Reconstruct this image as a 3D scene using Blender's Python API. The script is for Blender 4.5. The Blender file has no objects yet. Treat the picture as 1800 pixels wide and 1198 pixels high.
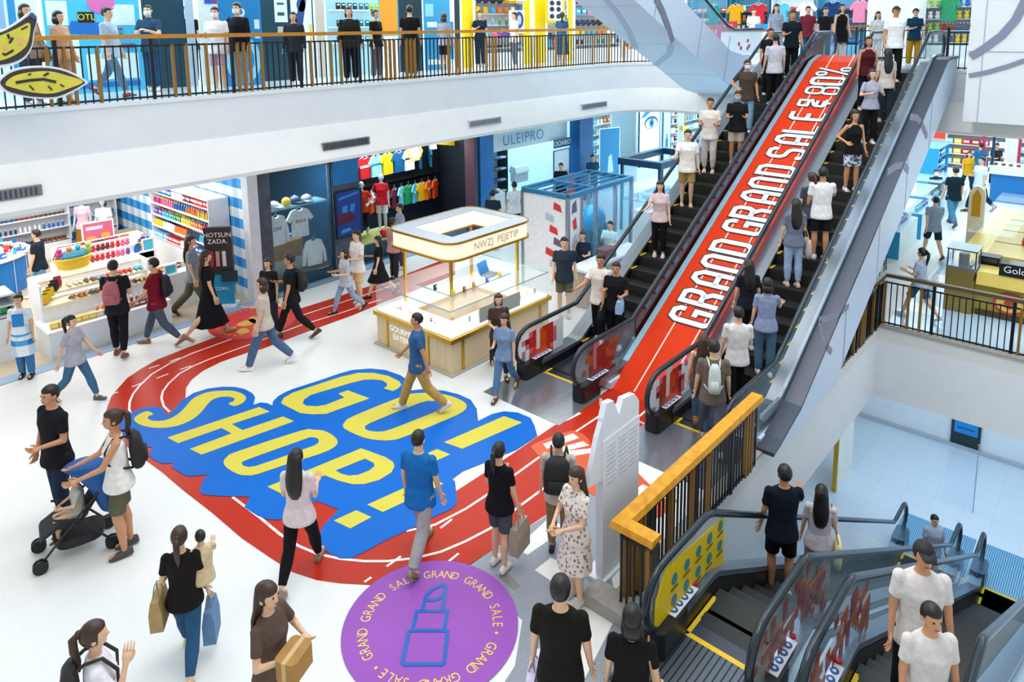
import bpy, bmesh, math, random
from math import sin, cos, pi, radians, tan, sqrt
from mathutils import Vector, Matrix
from mathutils.geometry import tessellate_polygon
random.seed(7)
C = bpy.context.scene.collection
S = bpy.context.scene

# ---------------------------------------------------------------- camera
F_PX, CY, YAW, PITCH, ROLL, CAM_H = 1271.0, 245.0, radians(41.55), radians(8.77), radians(-0.65), 6.2
FW = Vector((cos(YAW)*cos(PITCH), sin(YAW)*cos(PITCH), -sin(PITCH)))
R0 = Vector((sin(YAW), -cos(YAW), 0)); U0 = R0.cross(FW)
RT = R0*cos(ROLL)+U0*sin(ROLL); UP = -R0*sin(ROLL)+U0*cos(ROLL)
cd = bpy.data.cameras.new('camera'); co = bpy.data.objects.new('camera', cd); C.objects.link(co)
cd.sensor_width = 36; cd.lens = F_PX/1800*36; cd.shift_y = (CY-599)/1800.0
cd.clip_start = 0.05; cd.clip_end = 300
M = Matrix((RT, UP, -FW)).transposed().to_4x4(); M.translation = (0, 0, CAM_H); co.matrix_world = M
S.camera = co
EYE = Vector((0, 0, CAM_H))
def ray(u, v): return FW + RT*((u-900)/F_PX) - UP*((v-CY)/F_PX)
def G(u, v, z=0.0):                      # the point of the plane at height z that lies in that direction
    d = ray(u, v); return EYE + d*((z-CAM_H)/d.z)
def GY(u, v, y): d = ray(u, v); return EYE + d*(y/d.y)
def GX(u, v, x): d = ray(u, v); return EYE + d*(x/d.x)

# ---------------------------------------------------------------- light
S.view_settings.view_transform = 'Standard'; S.view_settings.look = 'None'
S.view_settings.gamma = 1; S.view_settings.use_curve_mapping = False
S.view_settings.exposure = -0.36
w = bpy.data.worlds.new('world'); S.world = w; w.use_nodes = True
w.node_tree.nodes['Background'].inputs[0].default_value = (0.88, 0.95, 1.0, 1)
w.node_tree.nodes['Background'].inputs[1].default_value = 1.0
S.cycles.max_bounces = 5; S.cycles.diffuse_bounces = 3; S.cycles.glossy_bounces = 2
S.cycles.transmission_bounces = 4; S.cycles.transparent_max_bounces = 10
S.cycles.caustics_reflective = False; S.cycles.caustics_refractive = False
S.cycles.sample_clamp_indirect = 4
def area(name, loc, sx, sy, power, col=(1, 1, 1), rot=(0, 0, 0)):
    l = bpy.data.lights.new(name, 'AREA'); l.shape = 'RECTANGLE'; l.size = sx; l.size_y = sy
    l.energy = power; l.color = col
    o = bpy.data.objects.new(name, l); C.objects.link(o); o.location = loc; o.rotation_euler = rot
    return o
# unseen area lights added high over the hall; the second adds a blue cast
area('atrium_fill', (8, 8, 16), 14, 10, 1750, (1.0, 0.98, 0.95))
area('atrium_fill', (17, 4, 16), 10, 10, 950, (0.62, 0.84, 1.0))
area('atrium_fill', (4, 2, 15), 5, 5, 400, (1.0, 0.97, 0.93))
# unseen area lights added to brighten shops, gallery and lower level, mostly cool-tinted
FILL_LIGHTS = [
 ((4.0, 18.6, 3.4), 7, 6.5, 560, (1, 0.99, 0.96)), ((9.4, 16.0, 2.9), 1.6, 1.2, 110, (0.75, 0.93, 1)),
 ((13.5, 16.4, 2.98), 4, 1.8, 200, (0.8, 0.93, 1)), ((20.5, 17.5, 3.4), 8, 3.2, 420, (0.66, 0.9, 1)),
 ((27.5, 12.0, 3.4), 8, 10, 800, (0.6, 0.88, 1)), ((27, 4.5, 3.4), 10, 5, 520, (0.72, 0.92, 1)), ((34, 1.5, 3.4), 8, 8, 650, (0.9, 0.96, 1)),
 ((20, -1.5, 3.6), 8, 6, 380, (0.8, 0.93, 1)), ((19.5, 9.9, 3.3), 6, 2.0, 150, (0.5, 0.85, 1)),
 ((5, 16.0, 8.6), 10, 4, 900, (0.62, 0.88, 1)), ((14.5, 16.0, 8.6), 10, 4, 850, (1, 0.98, 0.9)), ((25, 15, 8.6), 8, 6, 420, (0.9, 0.96, 1)),
 ((28, 7, 8.6), 8, 10, 760, (0.8, 0.93, 1)), ((18.5, 2, -1.8), 5, 6, 170, (0.55, 0.8, 1)), ((11, 1.5, 8), 6, 4, 120, (0.9, 0.95, 1)),
]
for p, a, b, e, c in FILL_LIGHTS: area('fill_light', p, a, b, e, c)

# ---------------------------------------------------------------- materials
MAT = {}
def hexc(h):
    h = h.lstrip('#'); f = lambda c: c/12.92 if c <= .04045 else ((c+.055)/1.055)**2.4
    return tuple(f(int(h[i:i+2], 16)/255) for i in (0, 2, 4))
def mat(name, col, rough=.5, metal=0, noise=.06, nscale=12, emit=0, alpha=1, spec=.5, bump=0):
    key = (name, col, rough, metal, emit, alpha)
    if key in MAT: return MAT[key]
    m = bpy.data.materials.new(name); MAT[key] = m; m.use_nodes = True
    nt = m.node_tree; b = nt.nodes['Principled BSDF']; c = hexc(col) if isinstance(col, str) else col
    b.inputs['Roughness'].default_value = rough; b.inputs['Metallic'].default_value = metal
    b.inputs['Specular IOR Level'].default_value = spec
    if noise:
        tc = nt.nodes.new('ShaderNodeTexCoord'); n = nt.nodes.new('ShaderNodeTexNoise'); n.inputs['Scale'].default_value = nscale
        nt.links.new(tc.outputs['Object'], n.inputs['Vector'])
        r = nt.nodes.new('ShaderNodeValToRGB')
        r.color_ramp.elements[0].position = .3; r.color_ramp.elements[1].position = .7
        r.color_ramp.elements[0].color = tuple(x*(1-noise) for x in c)+(1,)
        r.color_ramp.elements[1].color = tuple(min(1, x*(1+noise)) for x in c)+(1,)
        nt.links.new(n.outputs['Fac'], r.inputs['Fac']); nt.links.new(r.outputs['Color'], b.inputs['Base Color'])
        if bump:
            bp = nt.nodes.new('ShaderNodeBump'); bp.inputs['Strength'].default_value = bump; bp.inputs['Distance'].default_value = .02
            nt.links.new(n.outputs['Fac'], bp.inputs['Height']); nt.links.new(bp.outputs['Normal'], b.inputs['Normal'])
    else: b.inputs['Base Color'].default_value = c+(1,)
    if emit:
        b.inputs['Emission Color'].default_value = c+(1,); b.inputs['Emission Strength'].default_value = emit
    if alpha < 1: b.inputs['Alpha'].default_value = alpha
    return m
def glass(name, col='#e8f6f8', a=.16, rough=.03):
    return mat(name, col, rough, 0, 0, alpha=a, spec=.8)
def node_mat(name, build, rough=.5, metal=0):
    if name in MAT: return MAT[name]
    m = bpy.data.materials.new(name); MAT[name] = m; m.use_nodes = True
    nt = m.node_tree; b = nt.nodes['Principled BSDF']; b.inputs['Roughness'].default_value = rough; b.inputs['Metallic'].default_value = metal
    build(nt, b); return m
def tile_mat(name, c1, c2, cm, size, rough=.25, off=0, w_=1.0, mortar=.004):
    def f(nt, b):
        tc = nt.nodes.new('ShaderNodeTexCoord'); br = nt.nodes.new('ShaderNodeTexBrick')
        br.inputs['Color1'].default_value = hexc(c1)+(1,); br.inputs['Color2'].default_value = hexc(c2)+(1,); br.inputs['Mortar'].default_value = hexc(cm)+(1,)
        br.inputs['Scale'].default_value = 1; br.inputs['Brick Width'].default_value = size*w_; br.inputs['Row Height'].default_value = size
        br.inputs['Mortar Size'].default_value = mortar; br.offset = off
        nt.links.new(tc.outputs['Object'], br.inputs['Vector']); nt.links.new(br.outputs['Color'], b.inputs['Base Color'])
    return node_mat(name, f, rough)
def stripe_mat(name, c1, c2, scale, axis='X', rough=.4, metal=0, pos=.5):
    def f(nt, b):
        tc = nt.nodes.new('ShaderNodeTexCoord'); wv = nt.nodes.new('ShaderNodeTexWave'); wv.bands_direction = axis
        wv.inputs['Scale'].default_value = scale; r = nt.nodes.new('ShaderNodeValToRGB'); r.color_ramp.interpolation = 'CONSTANT'
        r.color_ramp.elements[0].color = hexc(c1)+(1,); r.color_ramp.elements[1].color = hexc(c2)+(1,); r.color_ramp.elements[1].position = pos
        nt.links.new(tc.outputs['Object'], wv.inputs['Vector']); nt.links.new(wv.outputs['Color'], r.inputs['Fac']); nt.links.new(r.outputs['Color'], b.inputs['Base Color'])
    return node_mat(name, f, rough, metal)

WHITE = mat('white_paint', '#eef1f4', .55, noise=.02, nscale=3)
WARMW = mat('white_gloss', '#f2f2f0', .3, noise=.02, nscale=3)
FASC = mat('fascia_paint', '#e9edf0', .5, noise=.02, nscale=2)
PANEL = mat('panel_white', '#d2e2f6', .35, noise=.02, nscale=1)
PANELG = mat('panel_shaded', '#b9c3d6', .4, noise=.02, nscale=1)
SWIRL = mat('swirl_grey', '#8f90a8', .5, noise=.02)
BLACKM = mat('black_metal', '#17191c', .35, .3, .1)
DARK = mat('dark_plastic', '#0f1012', .4, 0, .1)
STEEL = mat('brushed_steel', '#8e939c', .32, .75, .08, 30)
STEELD = mat('dark_steel', '#4b4e58', .35, .7, .08, 30)
WOOD = mat('honey_wood', '#b8791a', .4, 0, .18, 18)
WOODB = mat('brown_wood', '#8a5a24', .45, 0, .2, 18)
GOLD = mat('brushed_gold', '#d2a53c', .28, .85, .06, 20)
RUBBER = mat('handrail_rubber', '#1d2a33', .22, 0, .05)
YEL = mat('safety_yellow', '#f0c80c', .5, 0, .05)
GLS = glass('clear_glass')
FLOORM = tile_mat('white_terrazzo', '#e9e9e6', '#e7e7e5', '#e3e3e0', .8, .34)
FLOORM.node_tree.nodes['Principled BSDF'].inputs['Specular IOR Level'].default_value = .2

# ---------------------------------------------------------------- mesh builder
class MB:
    def __init__(s): s.v = []; s.f = []; s.mi = []; s.m = 0
    def mt(s, i): s.m = i; return s
    def add(s, vs, fs):
        o = len(s.v); s.v += [tuple(v) for v in vs]; s.f += [[o+i for i in f] for f in fs]; s.mi += [s.m]*len(fs); return s
    def box(s, x0, y0, z0, x1, y1, z1):
        return s.add([(x0,y0,z0),(x1,y0,z0),(x1,y1,z0),(x0,y1,z0),(x0,y0,z1),(x1,y0,z1),(x1,y1,z1),(x0,y1,z1)],
                     [(0,3,2,1),(4,5,6,7),(0,1,5,4),(1,2,6,5),(2,3,7,6),(3,0,4,7)])
    def cbox(s, cx, cy, z0, sx, sy, h, rot=0):
        c, n = cos(rot), sin(rot); P = []
        for z in (z0, z0+h):
            for a, b in ((-1,-1),(1,-1),(1,1),(-1,1)):
                x, y = a*sx/2, b*sy/2; P.append((cx+x*c-y*n, cy+x*n+y*c, z))
        return s.add(P, [(0,3,2,1),(4,5,6,7),(0,1,5,4),(1,2,6,5),(2,3,7,6),(3,0,4,7)])
    def rbox(s, x0, y0, z0, x1, y1, z1, r=.02):       # box with chamfered vertical edges
        P = [(x0+r,y0),(x1-r,y0),(x1,y0+r),(x1,y1-r),(x1-r,y1),(x0+r,y1),(x0,y1-r),(x0,y0+r)]
        return s.prism(P, z0, z1)
    def prism(s, P, z0, z1):
        n = len(P); a = sum(P[i][0]*P[(i+1)%n][1]-P[(i+1)%n][0]*P[i][1] for i in range(n))
        if a < 0: P = P[::-1]
        tri = tessellate_polygon([[Vector((p[0], p[1], 0)) for p in P]])
        vs = [(p[0],p[1],z0) for p in P]+[(p[0],p[1],z1) for p in P]
        fs = []
        for t in tri:
            A, B, D = (Vector(P[i]) for i in t)
            cr = (B-A).x*(D-A).y-(B-A).y*(D-A).x
            t = tuple(t) if cr > 0 else tuple(t)[::-1]
            fs.append(tuple(i+n for i in t)); fs.append(t[::-1])
        fs += [(i,(i+1)%n,(i+1)%n+n,i+n) for i in range(n)]
        return s.add(vs, fs)
    def prism_y(s, P, y0, y1):                         # P in (x, z), extruded along y
        o = len(s.v); s.prism(P, 0, 1)
        for i in range(o, len(s.v)): x, z, t = s.v[i]; s.v[i] = (x, y1+(y0-y1)*t, z)
        return s
    def prism_x(s, P, x0, x1):                         # P in (y, z), extruded along x
        o = len(s.v); s.prism(P, 0, 1)
        for i in range(o, len(s.v)): y, z, t = s.v[i]; s.v[i] = (x0+(x1-x0)*t, y, z)
        return s
    def loft(s, rings, cap=True):
        n = len(rings[0]); vs = [p for r in rings for p in r]; fs = []
        for k in range(len(rings)-1):
            for i in range(n): j = (i+1)%n; fs.append((k*n+i, k*n+j, (k+1)*n+j, (k+1)*n+i))
        if cap: fs.append(tuple(range(n))[::-1]); fs.append(tuple((len(rings)-1)*n+i for i in range(n)))
        return s.add(vs, fs)
    def rings(s, L, n=14, cap=True, p=2.0):            # L: (cx, cy, z, rx, ry)
        R = []
        for cx, cy, z, rx, ry in L:
            ring = []
            for i in range(n):
                a = 2*pi*i/n; ca, sa = cos(a), sin(a)
                ring.append((cx+rx*abs(ca)**(2/p)*(1 if ca > 0 else -1), cy+ry*abs(sa)**(2/p)*(1 if sa > 0 else -1), z))
            R.append(ring)
        return s.loft(R, cap)
    def tube(s, P, r, n=8, closed=False, sq=False):
        P = [Vector(p) for p in P]; R = r if isinstance(r, (list, tuple)) else [r]*len(P); rings = []
        up = None
        for i, p in enumerate(P):
            t = ((P[(i+1)%len(P)] if (closed or i < len(P)-1) else p)-(P[i-1] if (closed or i) else p))
            if t.length < 1e-9: t = Vector((0,0,1))
            t.normalize()
            if up is None: up = Vector((0,0,1)) if abs(t.z) < .9 else Vector((0,1,0))
            a = t.cross(up)
            if a.length < 1e-5: a = t.cross(Vector((1,0,0)))
            a.normalize(); b = a.cross(t).normalized(); up = b
            o = pi/n if sq else 0
            rings.append([p+(a*cos(o+2*pi*k/n)+b*sin(o+2*pi*k/n))*R[i] for k in range(n)])
        if closed:
            m = len(rings); vs = [q for g in rings for q in g]
            return s.add(vs, [(k*n+i, k*n+(i+1)%n, ((k+1)%m)*n+(i+1)%n, ((k+1)%m)*n+i) for k in range(m) for i in range(n)])
        return s.loft(rings)
    def cyl(s, cx, cy, z0, z1, r, r2=None, n=16):
        return s.rings([(cx,cy,z0,r,r),(cx,cy,z1,r2 or r,r2 or r)], n)
    def ell(s, c, r, n=12, m=8):
        L = []
        for k in range(m+1):
            a = -pi/2+pi*k/m; q = max(cos(a), .02); L.append((c[0], c[1], c[2]+r[2]*sin(a), r[0]*q, r[1]*q))
        return s.rings(L, n)
    def stroke(s, P, w, z0, z1, closed=False):         # flat ribbon with mitred corners, in xy
        P = [Vector((p[0], p[1])) for p in P]; n = len(P); Lf = []; Rt = []
        for i in range(n):
            d1 = (P[i]-P[i-1]) if (i or closed) else (P[1]-P[0]); d2 = (P[(i+1)%n]-P[i]) if (i < n-1 or closed) else d1
            d1 = d1.normalized(); d2 = d2.normalized()
            n1 = Vector((-d1.y, d1.x)); n2 = Vector((-d2.y, d2.x)); m = (n1+n2)
            if m.length < .2: m = n1
            m.normalize(); k = w/2/max(.5, m.dot(n1)); Lf.append(P[i]+m*k); Rt.append(P[i]-m*k)
        vs = []; fs = []
        for a, b in zip(Lf, Rt): vs += [(a.x,a.y,z0),(b.x,b.y,z0),(b.x,b.y,z1),(a.x,a.y,z1)]
        rng = range(n) if closed else range(n-1)
        for i in rng:
            a, b = i*4, ((i+1)%n)*4
            for k in range(4): fs.append((a+k, a+(k+1)%4, b+(k+1)%4, b+k))
        if not closed: fs.append((3,2,1,0)); fs.append(tuple((n-1)*4+k for k in range(4)))
        return s.add(vs, fs)
    def xf(s, fn, o=0):
        for i in range(o, len(s.v)): s.v[i] = tuple(fn(*s.v[i]))
        return s
    def mesh(s, name, mats, smooth=False):
        me = bpy.data.meshes.new(name); me.from_pydata(s.v, [], s.f)
        for m in (mats if isinstance(mats, (list, tuple)) else [mats]): me.materials.append(m)
        me.polygons.foreach_set('material_index', s.mi)
        if smooth: me.polygons.foreach_set('use_smooth', [True]*len(s.f))
        me.update(); return me
    def build(s, name, mats, parent=None, world=True, smooth=False):
        if parent is not None and world:
            q = parent.location
            if parent.parent: q = q+parent.parent.location
            s.v = [(x-q[0], y-q[1], z-q[2]) for x, y, z in s.v]
        o = bpy.data.objects.new(name, s.mesh(name, mats, smooth)); C.objects.link(o)
        if parent is not None: o.parent = parent
        return o
def tag(o, label, cat, group=None):
    o['label'] = label; o['category'] = cat
    if group: o['group'] = group
    return o
def thing(name, label, cat, loc=(0,0,0), rz=0, group=None):
    o = bpy.data.objects.new(name, None); C.objects.link(o); o.location = loc; o.rotation_euler = (0,0,rz)
    o.empty_display_size = .1
    return tag(o, label, cat, group)
def solo(mb, name, mats, label, cat, group=None, loc=None, smooth=False, rz=0):   # a thing that is one mesh, origin at its base
    if loc is not None:
        o = mb.build(name, mats, smooth=smooth); o.location = loc; o.rotation_euler = (0,0,rz)
    else:
        xs = [v[0] for v in mb.v]; ys = [v[1] for v in mb.v]; zs = [v[2] for v in mb.v]
        q = ((min(xs)+max(xs))/2, (min(ys)+max(ys))/2, min(zs)); mb.xf(lambda x, y, z: (x-q[0], y-q[1], z-q[2]))
        o = mb.build(name, mats, smooth=smooth); o.location = q
    return tag(o, label, cat, group)
def struct(mb, name, mats, smooth=False):
    o = mb.build(name, mats, smooth=smooth); o['kind'] = 'structure'; return o
def copy_tree(o, parent=None):
    c = o.copy(); C.objects.link(c); c.parent = parent
    for ch in list(o.children): copy_tree(ch, c)
    return c
def text_mb(txt, size, fn, mb=None, depth=.004, spacing=1.0):     # lettering; fn maps (x, y, h) to the place
    cu = bpy.data.curves.new('t', 'FONT'); cu.body = txt; cu.size = size; cu.align_x = 'CENTER'; cu.align_y = 'CENTER'; cu.space_character = spacing
    cu.resolution_u = 3
    o = bpy.data.objects.new('t', cu); C.objects.link(o); dg = bpy.context.evaluated_depsgraph_get(); dg.update()
    me = bpy.data.meshes.new_from_object(o.evaluated_get(dg)); mb = mb or MB()
    vs = [tuple(fn(v.co.x, v.co.y, depth)) for v in me.vertices]; mb.add(vs, [tuple(p.vertices) for p in me.polygons])
    bpy.data.objects.remove(o); bpy.data.curves.remove(cu); bpy.data.meshes.remove(me); return mb
def on_y(x0, y0, z0, sx=1):    # text on a wall facing -y
    return lambda x, y, h: (x0+x*sx, y0-h, z0+y)
def on_x(x0, y0, z0):    # text on a wall facing -x (towards the camera side)
    return lambda x, y, h: (x0-h, y0-x, z0+y)
def smooth_closed(P, k=3):    # Catmull-Rom round a closed outline
    n = len(P); out = []
    for i in range(n):
        a, b, c, d = (Vector(P[(i+j-1)%n]) for j in range(4))
        for t in range(k):
            t /= k; out.append(tuple(.5*((2*b)+(-a+c)*t+(2*a-5*b+4*c-d)*t*t+(-a+3*b-3*c+d)*t**3)))
    return out
# ================================================================ the setting
X0, X1, YE = 6.1, 15.7, 3.8          # opening to the lower level
ZU, ZL = 5.04, -5.1
m = MB()
m.box(-6,-6,-.3, X0,YE,0).box(-6,YE,-.3, 45,30,0).box(X1,-12,-.3, 45,YE,0)
struct(m, 'floor', FLOORM)
LOWF = tile_mat('lower_floor_tiles', '#dfe6ef', '#dbe3ed', '#c3cfdf', .6, .12)
struct(MB().box(2,-12,ZL-.3, 21.4,14,ZL), 'floor', LOWF)
struct(MB().box(21.4,-12,ZL, 21.6,14,-1.5), 'wall_lower', WHITE)
m = MB().box(X0,YE,-1.55,X1+.01,YE+.2,-.3).box(X0,YE+.2,-1.6,X1+5.5,14,-1.5)
m.box(X1,-12,-1.55,X1+.2,YE+.2,-.3).box(X1+.2,-12,-1.6,21.6,YE+.2,-1.5)
struct(m, 'ceiling', WHITE)
struct(MB().box(X0-.1,YE-.03,-.02,X1,YE+.14,.03).box(X1-.03,-12,-.02,X1+.12,YE+.1,.03), 'trim_opening', mat('edge_trim', '#a9a39a', .5))
struct(MB().box(21.3,-12,ZL,21.4,14,ZL+.1), 'baseboard_lower', mat('skirting_grey', '#b9c0ca', .5))
# upper storey slab: gallery along y > 12.3 and landing x > 20.6
def arc(cx, cy, r, a0, a1, n=8): return [(cx+r*cos(radians(a0+(a1-a0)*i/n)), cy+r*sin(radians(a0+(a1-a0)*i/n))) for i in range(n+1)]
edge = [(-8,12.8)]+arc(18.8,11.0,1.8,90,0)+[(20.6,-12)]
edin = [(-8,12.83)]+arc(18.8,11.0,1.83,90,0)+[(20.63,-12)]
m = MB().prism(edin+[(45,-12),(45,30),(-8,30)], ZU-.28, ZU)
struct(m, 'floor', tile_mat('upper_floor_tiles', '#e6e8ea', '#dfe3e6', '#c4cad0', .6, .14))
struct(MB().prism([(x, y+.2) if y > 12 else (x+.2, y) for x, y in edin]+[(45,-12),(45,30),(-8,30)], 3.52, 3.58), 'ceiling', WHITE)
def sweep(path, prof, name, ma):
    R = []
    for i, (x, y) in enumerate(path):
        a = Vector(path[max(0,i-1)]); b = Vector(path[min(len(path)-1,i+1)]); t = (b-a).normalized(); n = Vector((t.y, -t.x))
        R.append([(x+n.x*o, y+n.y*o, z) for o, z in prof])
    return struct(MB().loft(R), name, ma, False)
sweep(edge, [(-.25,ZU),(.03,ZU+.02),(.03,ZU-.05),(0,ZU-.06),(0,4.25),(-.25,4.25)], 'trim_gallery', FASC)
sweep(edge, [(-.3,4.25),(0.02,4.25),(.28,3.58),(.24,3.5),(-.3,3.5)], 'trim_bulkhead', WARMW)
# air grilles set in the bulkhead
def grille(u, v, u2, dark, label):
    a = GY(u, v, 12.62); b = GY(u2, v, 12.62); z = a.z
    t = thing('air_grille', label, 'vent', ((a.x+b.x)/2, 12.62, z-.06))
    wd = b.x-a.x; f = MB(); f.box(-wd/2-.03,-.05,-.02,wd/2+.03,.06,.14); f.build('grille_frame', STEEL if dark else mat('grille_white', '#c8ccd2', .4), t, False)
    s = MB(); n = int(wd/.06)
    for i in range(n): s.box(-wd/2+wd*i/n, -.07, 0, -wd/2+wd*i/n+.025, -.045, .12)
    s.build('louvre', mat('louvre_dark', '#4a4d52', .5) if dark else STEEL, t, False)
grille(-12, 345, 70, True, 'long dark slotted air grille in the white bulkhead at far left')
grille(568, 258, 646, True, 'dark grey air grille in the bulkhead above the glass clothes display')
grille(824, 218, 878, False, 'pale air grille in the bulkhead above the blue shop pillar')
grille(1022, 188, 1064, False, 'small pale air grille in the bulkhead nearest the sloping white beam')
# ---------------- shop boxes of the ground floor
GING = lambda: None
def gingham(nt, b):
    tc = nt.nodes.new('ShaderNodeTexCoord'); sp = nt.nodes.new('ShaderNodeSeparateXYZ'); nt.links.new(tc.outputs['Object'], sp.inputs[0])
    ad = nt.nodes.new('ShaderNodeMath'); ad.operation = 'ADD'; nt.links.new(sp.outputs[0], ad.inputs[0]); nt.links.new(sp.outputs[1], ad.inputs[1])
    def st(src):
        m1 = nt.nodes.new('ShaderNodeMath'); m1.operation = 'MULTIPLY'; m1.inputs[1].default_value = 2.1; nt.links.new(src, m1.inputs[0])
        fr = nt.nodes.new('ShaderNodeMath'); fr.operation = 'FRACT'; nt.links.new(m1.outputs[0], fr.inputs[0])
        g = nt.nodes.new('ShaderNodeMath'); g.operation = 'GREATER_THAN'; g.inputs[1].default_value = .5; nt.links.new(fr.outputs[0], g.inputs[0]); return g.outputs[0]
    a, c = st(ad.outputs[0]), st(sp.outputs[2])
    s = nt.nodes.new('ShaderNodeMath'); s.operation = 'MULTIPLY'; s.inputs[1].default_value = .22; nt.links.new(a, s.inputs[0])
    s2 = nt.nodes.new('ShaderNodeMath'); s2.operation = 'MULTIPLY_ADD'; s2.inputs[1].default_value = .65; nt.links.new(c, s2.inputs[0]); nt.links.new(s.outputs[0], s2.inputs[2])
    r = nt.nodes.new('ShaderNodeValToRGB'); e = r.color_ramp.elements
    e[0].color = hexc('#f2f7fb')+(1,); e[1].color = hexc('#1285d2')+(1,); e[1].position = .8; x = e.new(.2); x.color = hexc('#c3def2')+(1,); y = e.new(.6); y.color = hexc('#43a8e6')+(1,)
    r.color_ramp.interpolation = 'CONSTANT'
    nt.links.new(s2.outputs[0], r.inputs[0]); nt.links.new(r.outputs[0], b.inputs['Base Color'])
GINGM = node_mat('blue_gingham', gingham, .6)
NAVY = mat('navy_panel', '#10405f', .4); CONC = mat('dark_concrete', '#4d5666', .55, 0, .3, 4); BLUEP = mat('blue_panel', '#0d74bd', .35, 0, .1, 2)
struct(MB().box(-6,23.1,0,8.1,23.3,3.5), 'wall_back', GINGM)
struct(MB().box(8.0,15.3,0,8.12,23.1,3.5), 'wall_side', GINGM)
struct(MB().box(7.95,15.02,0,8.2,15.3,3.5), 'wall_front', mat('pier_white', '#e4ecf3', .4))
struct(MB().box(-6,15.2,.0,8.0,23.1,.006), 'floor', tile_mat('shop_planks', '#d8c6ad', '#c9b699', '#a89478', .14, .4, .5, 7))
struct(MB().box(-6,14.87,.0,10.9,15.2,.012).box(8.2,14.87,0,16,15.2,.02), 'trim_threshold', mat('blue_grey_stone', '#94adc9', .4))
struct(MB().box(8.2,15.1,0,8.55,15.5,3.5).box(10.25,15.1,0,11.05,15.35,3.5), 'wall_pier', CONC)
struct(MB().box(8.2,19.4,0,16,19.6,3.5).box(15.9,15.5,0,16.0,19.5,3.5).box(8.2,15.4,3.0,15.6,19.4,3.05), 'wall_clothes_shop', mat('shop_black', '#141b24', .5))
struct(MB().box(10.6,15.35,0,10.75,19.4,3.5), 'wall_partition', NAVY)
struct(MB().box(11.05,15.2,0,15.9,19.4,.008), 'floor', mat('dark_shop_floor', '#4f6f82', .2, 0, .1, 3))
struct(MB().box(15.3,15.1,0,15.45,15.5,3.5), 'wall_pier', mat('pier_plum', '#5b3b4a', .5)); struct(MB().box(15.55,15.08,0,16.15,15.5,3.5), 'wall_pier', BLUEP)
struct(MB().box(16,19.3,0,32,19.5,3.5).box(20.9,15.4,0,21.0,19.3,3.5), 'wall_far_shop', mat('shop_cyan_white', '#d8edf6', .5))
struct(MB().box(20.55,15.0,0,21.35,15.45,3.5), 'wall_pier', mat('pier_blue', '#0a5f9e', .35, 0, .1, 2))
struct(MB().box(16,15.2,0,45,19.4,.006), 'floor', mat('pale_shop_floor', '#cfe4ee', .15, 0, .05, 2))
struct(MB().box(39,-12,0,39.2,19.4,3.5), 'wall_end', mat('far_wall', '#e6eef6', .5))
struct(MB().box(20.6,3.9,0,30,4.0,.004), 'trim_strip', WHITE)
# upper storey shell
struct(MB().box(-8,18.6,ZU,45,18.8,9).box(36,-12,ZU,36.2,18.6,9), 'wall_upper', mat('upper_wall', '#cfe6f4', .5))
struct(MB().box(-8,12.5,9.2,45,20,9.3).box(21,-12,9.2,45,12.5,9.3), 'ceiling', WHITE)
# big clad volume at upper right, with its grey swirls
struct(MB().box(19.3,-9,3.95,20.35,3.19,12), 'wall_clad', WHITE)
m = MB()
for z in (5.55, 7.2): m.box(19.285,-9,z,19.3,3.19,z+.012)
m.box(19.285,2.9,3.95,19.3,2.912,12); m.box(19.285,1.0,3.95,19.3,1.012,12)
struct(m, 'trim_clad', mat('panel_joint', '#a7b0c0', .5))
def swirl_x(P, w, x, name='trim_swirl'):
    q = MB().stroke([(GX(u,v,x).y, GX(u,v,x).z) for u, v in P], w, 0, .006); q.xf(lambda a, b, c: (x-c-.001, a, b)); return struct(q, name, SWIRL)
swirl_x([(1706,100),(1730,85),(1760,63),(1785,35),(1805,-5)], .17, 19.285)
swirl_x([(1703,133),(1735,127),(1770,117),(1805,105)], .1, 19.285)
# ---------------- sloping white truss of the escalator to the next storey (upper left to centre)
def slope_line(x, a=0): return 4.35-(x-19.6)*.456+a
m = MB(); xs = [4, 19.9]
m.prism_y([(4,slope_line(4)),(19.7,slope_line(19.7)),(20.6,4.1),(20.6,5.35),(20.1,5.35),(19.3,5.5),(4,slope_line(4,1.28))], 8.9, 10.5)
struct(m, 'wall_truss', PANEL)
m = MB()
for x in (8.5,10.7,12.9,15.1,17.3,18.9):
    m.prism_y([(x,slope_line(x)),(x+.03,slope_line(x)),(x+.33,slope_line(x,1.25)),(x+.3,slope_line(x,1.25))], 8.885, 8.9)
for x in (10.5,12.5,14.5,16.5,18.5): m.prism_y([(x,slope_line(x)-.006),(x+.02,slope_line(x)-.006),(x+.02,slope_line(x)+.01),(x,slope_line(x)+.01)], 8.9, 10.5)
struct(m, 'trim_truss', mat('panel_joint', '#a7b0c0', .5))
def on_truss_side(u, v):  p = GY(u, v, 8.88); return (p.x, p.z)
q = MB().stroke([on_truss_side(*p) for p in [(1153,-5),(1166,22),(1176,50),(1183,74)]], .2, 0, .006); q.xf(lambda a, b, c: (a, 8.885-c, b)); struct(q, 'trim_swirl', mat('swirl_dark', '#7d7f92', .5))
def on_truss_under(u, v):
    d = ray(u, v); k = -.456; c0 = 4.35+19.6*.456   # z = c0 + k x
    t = (c0-6.2)/(d.z-k*d.x); p = EYE+d*t; return (p.x, p.y, p.z)
P = [on_truss_under(*p) for p in [(1062,-4),(1085,22),(1105,55),(1117,84)]]; P2 = [on_truss_under(*p) for p in [(1180,78),(1176,95),(1160,108),(1152,115)]]
for PP in (P, P2):
    q = MB().stroke([(a, b) for a, b, c in PP], .16, 0, .006); q.xf(lambda a, b, c: (a, b, 4.35-(a-19.6)*.456-.002-c)); struct(q, 'trim_swirl', mat('swirl_light', '#b4c3de', .5))

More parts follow.
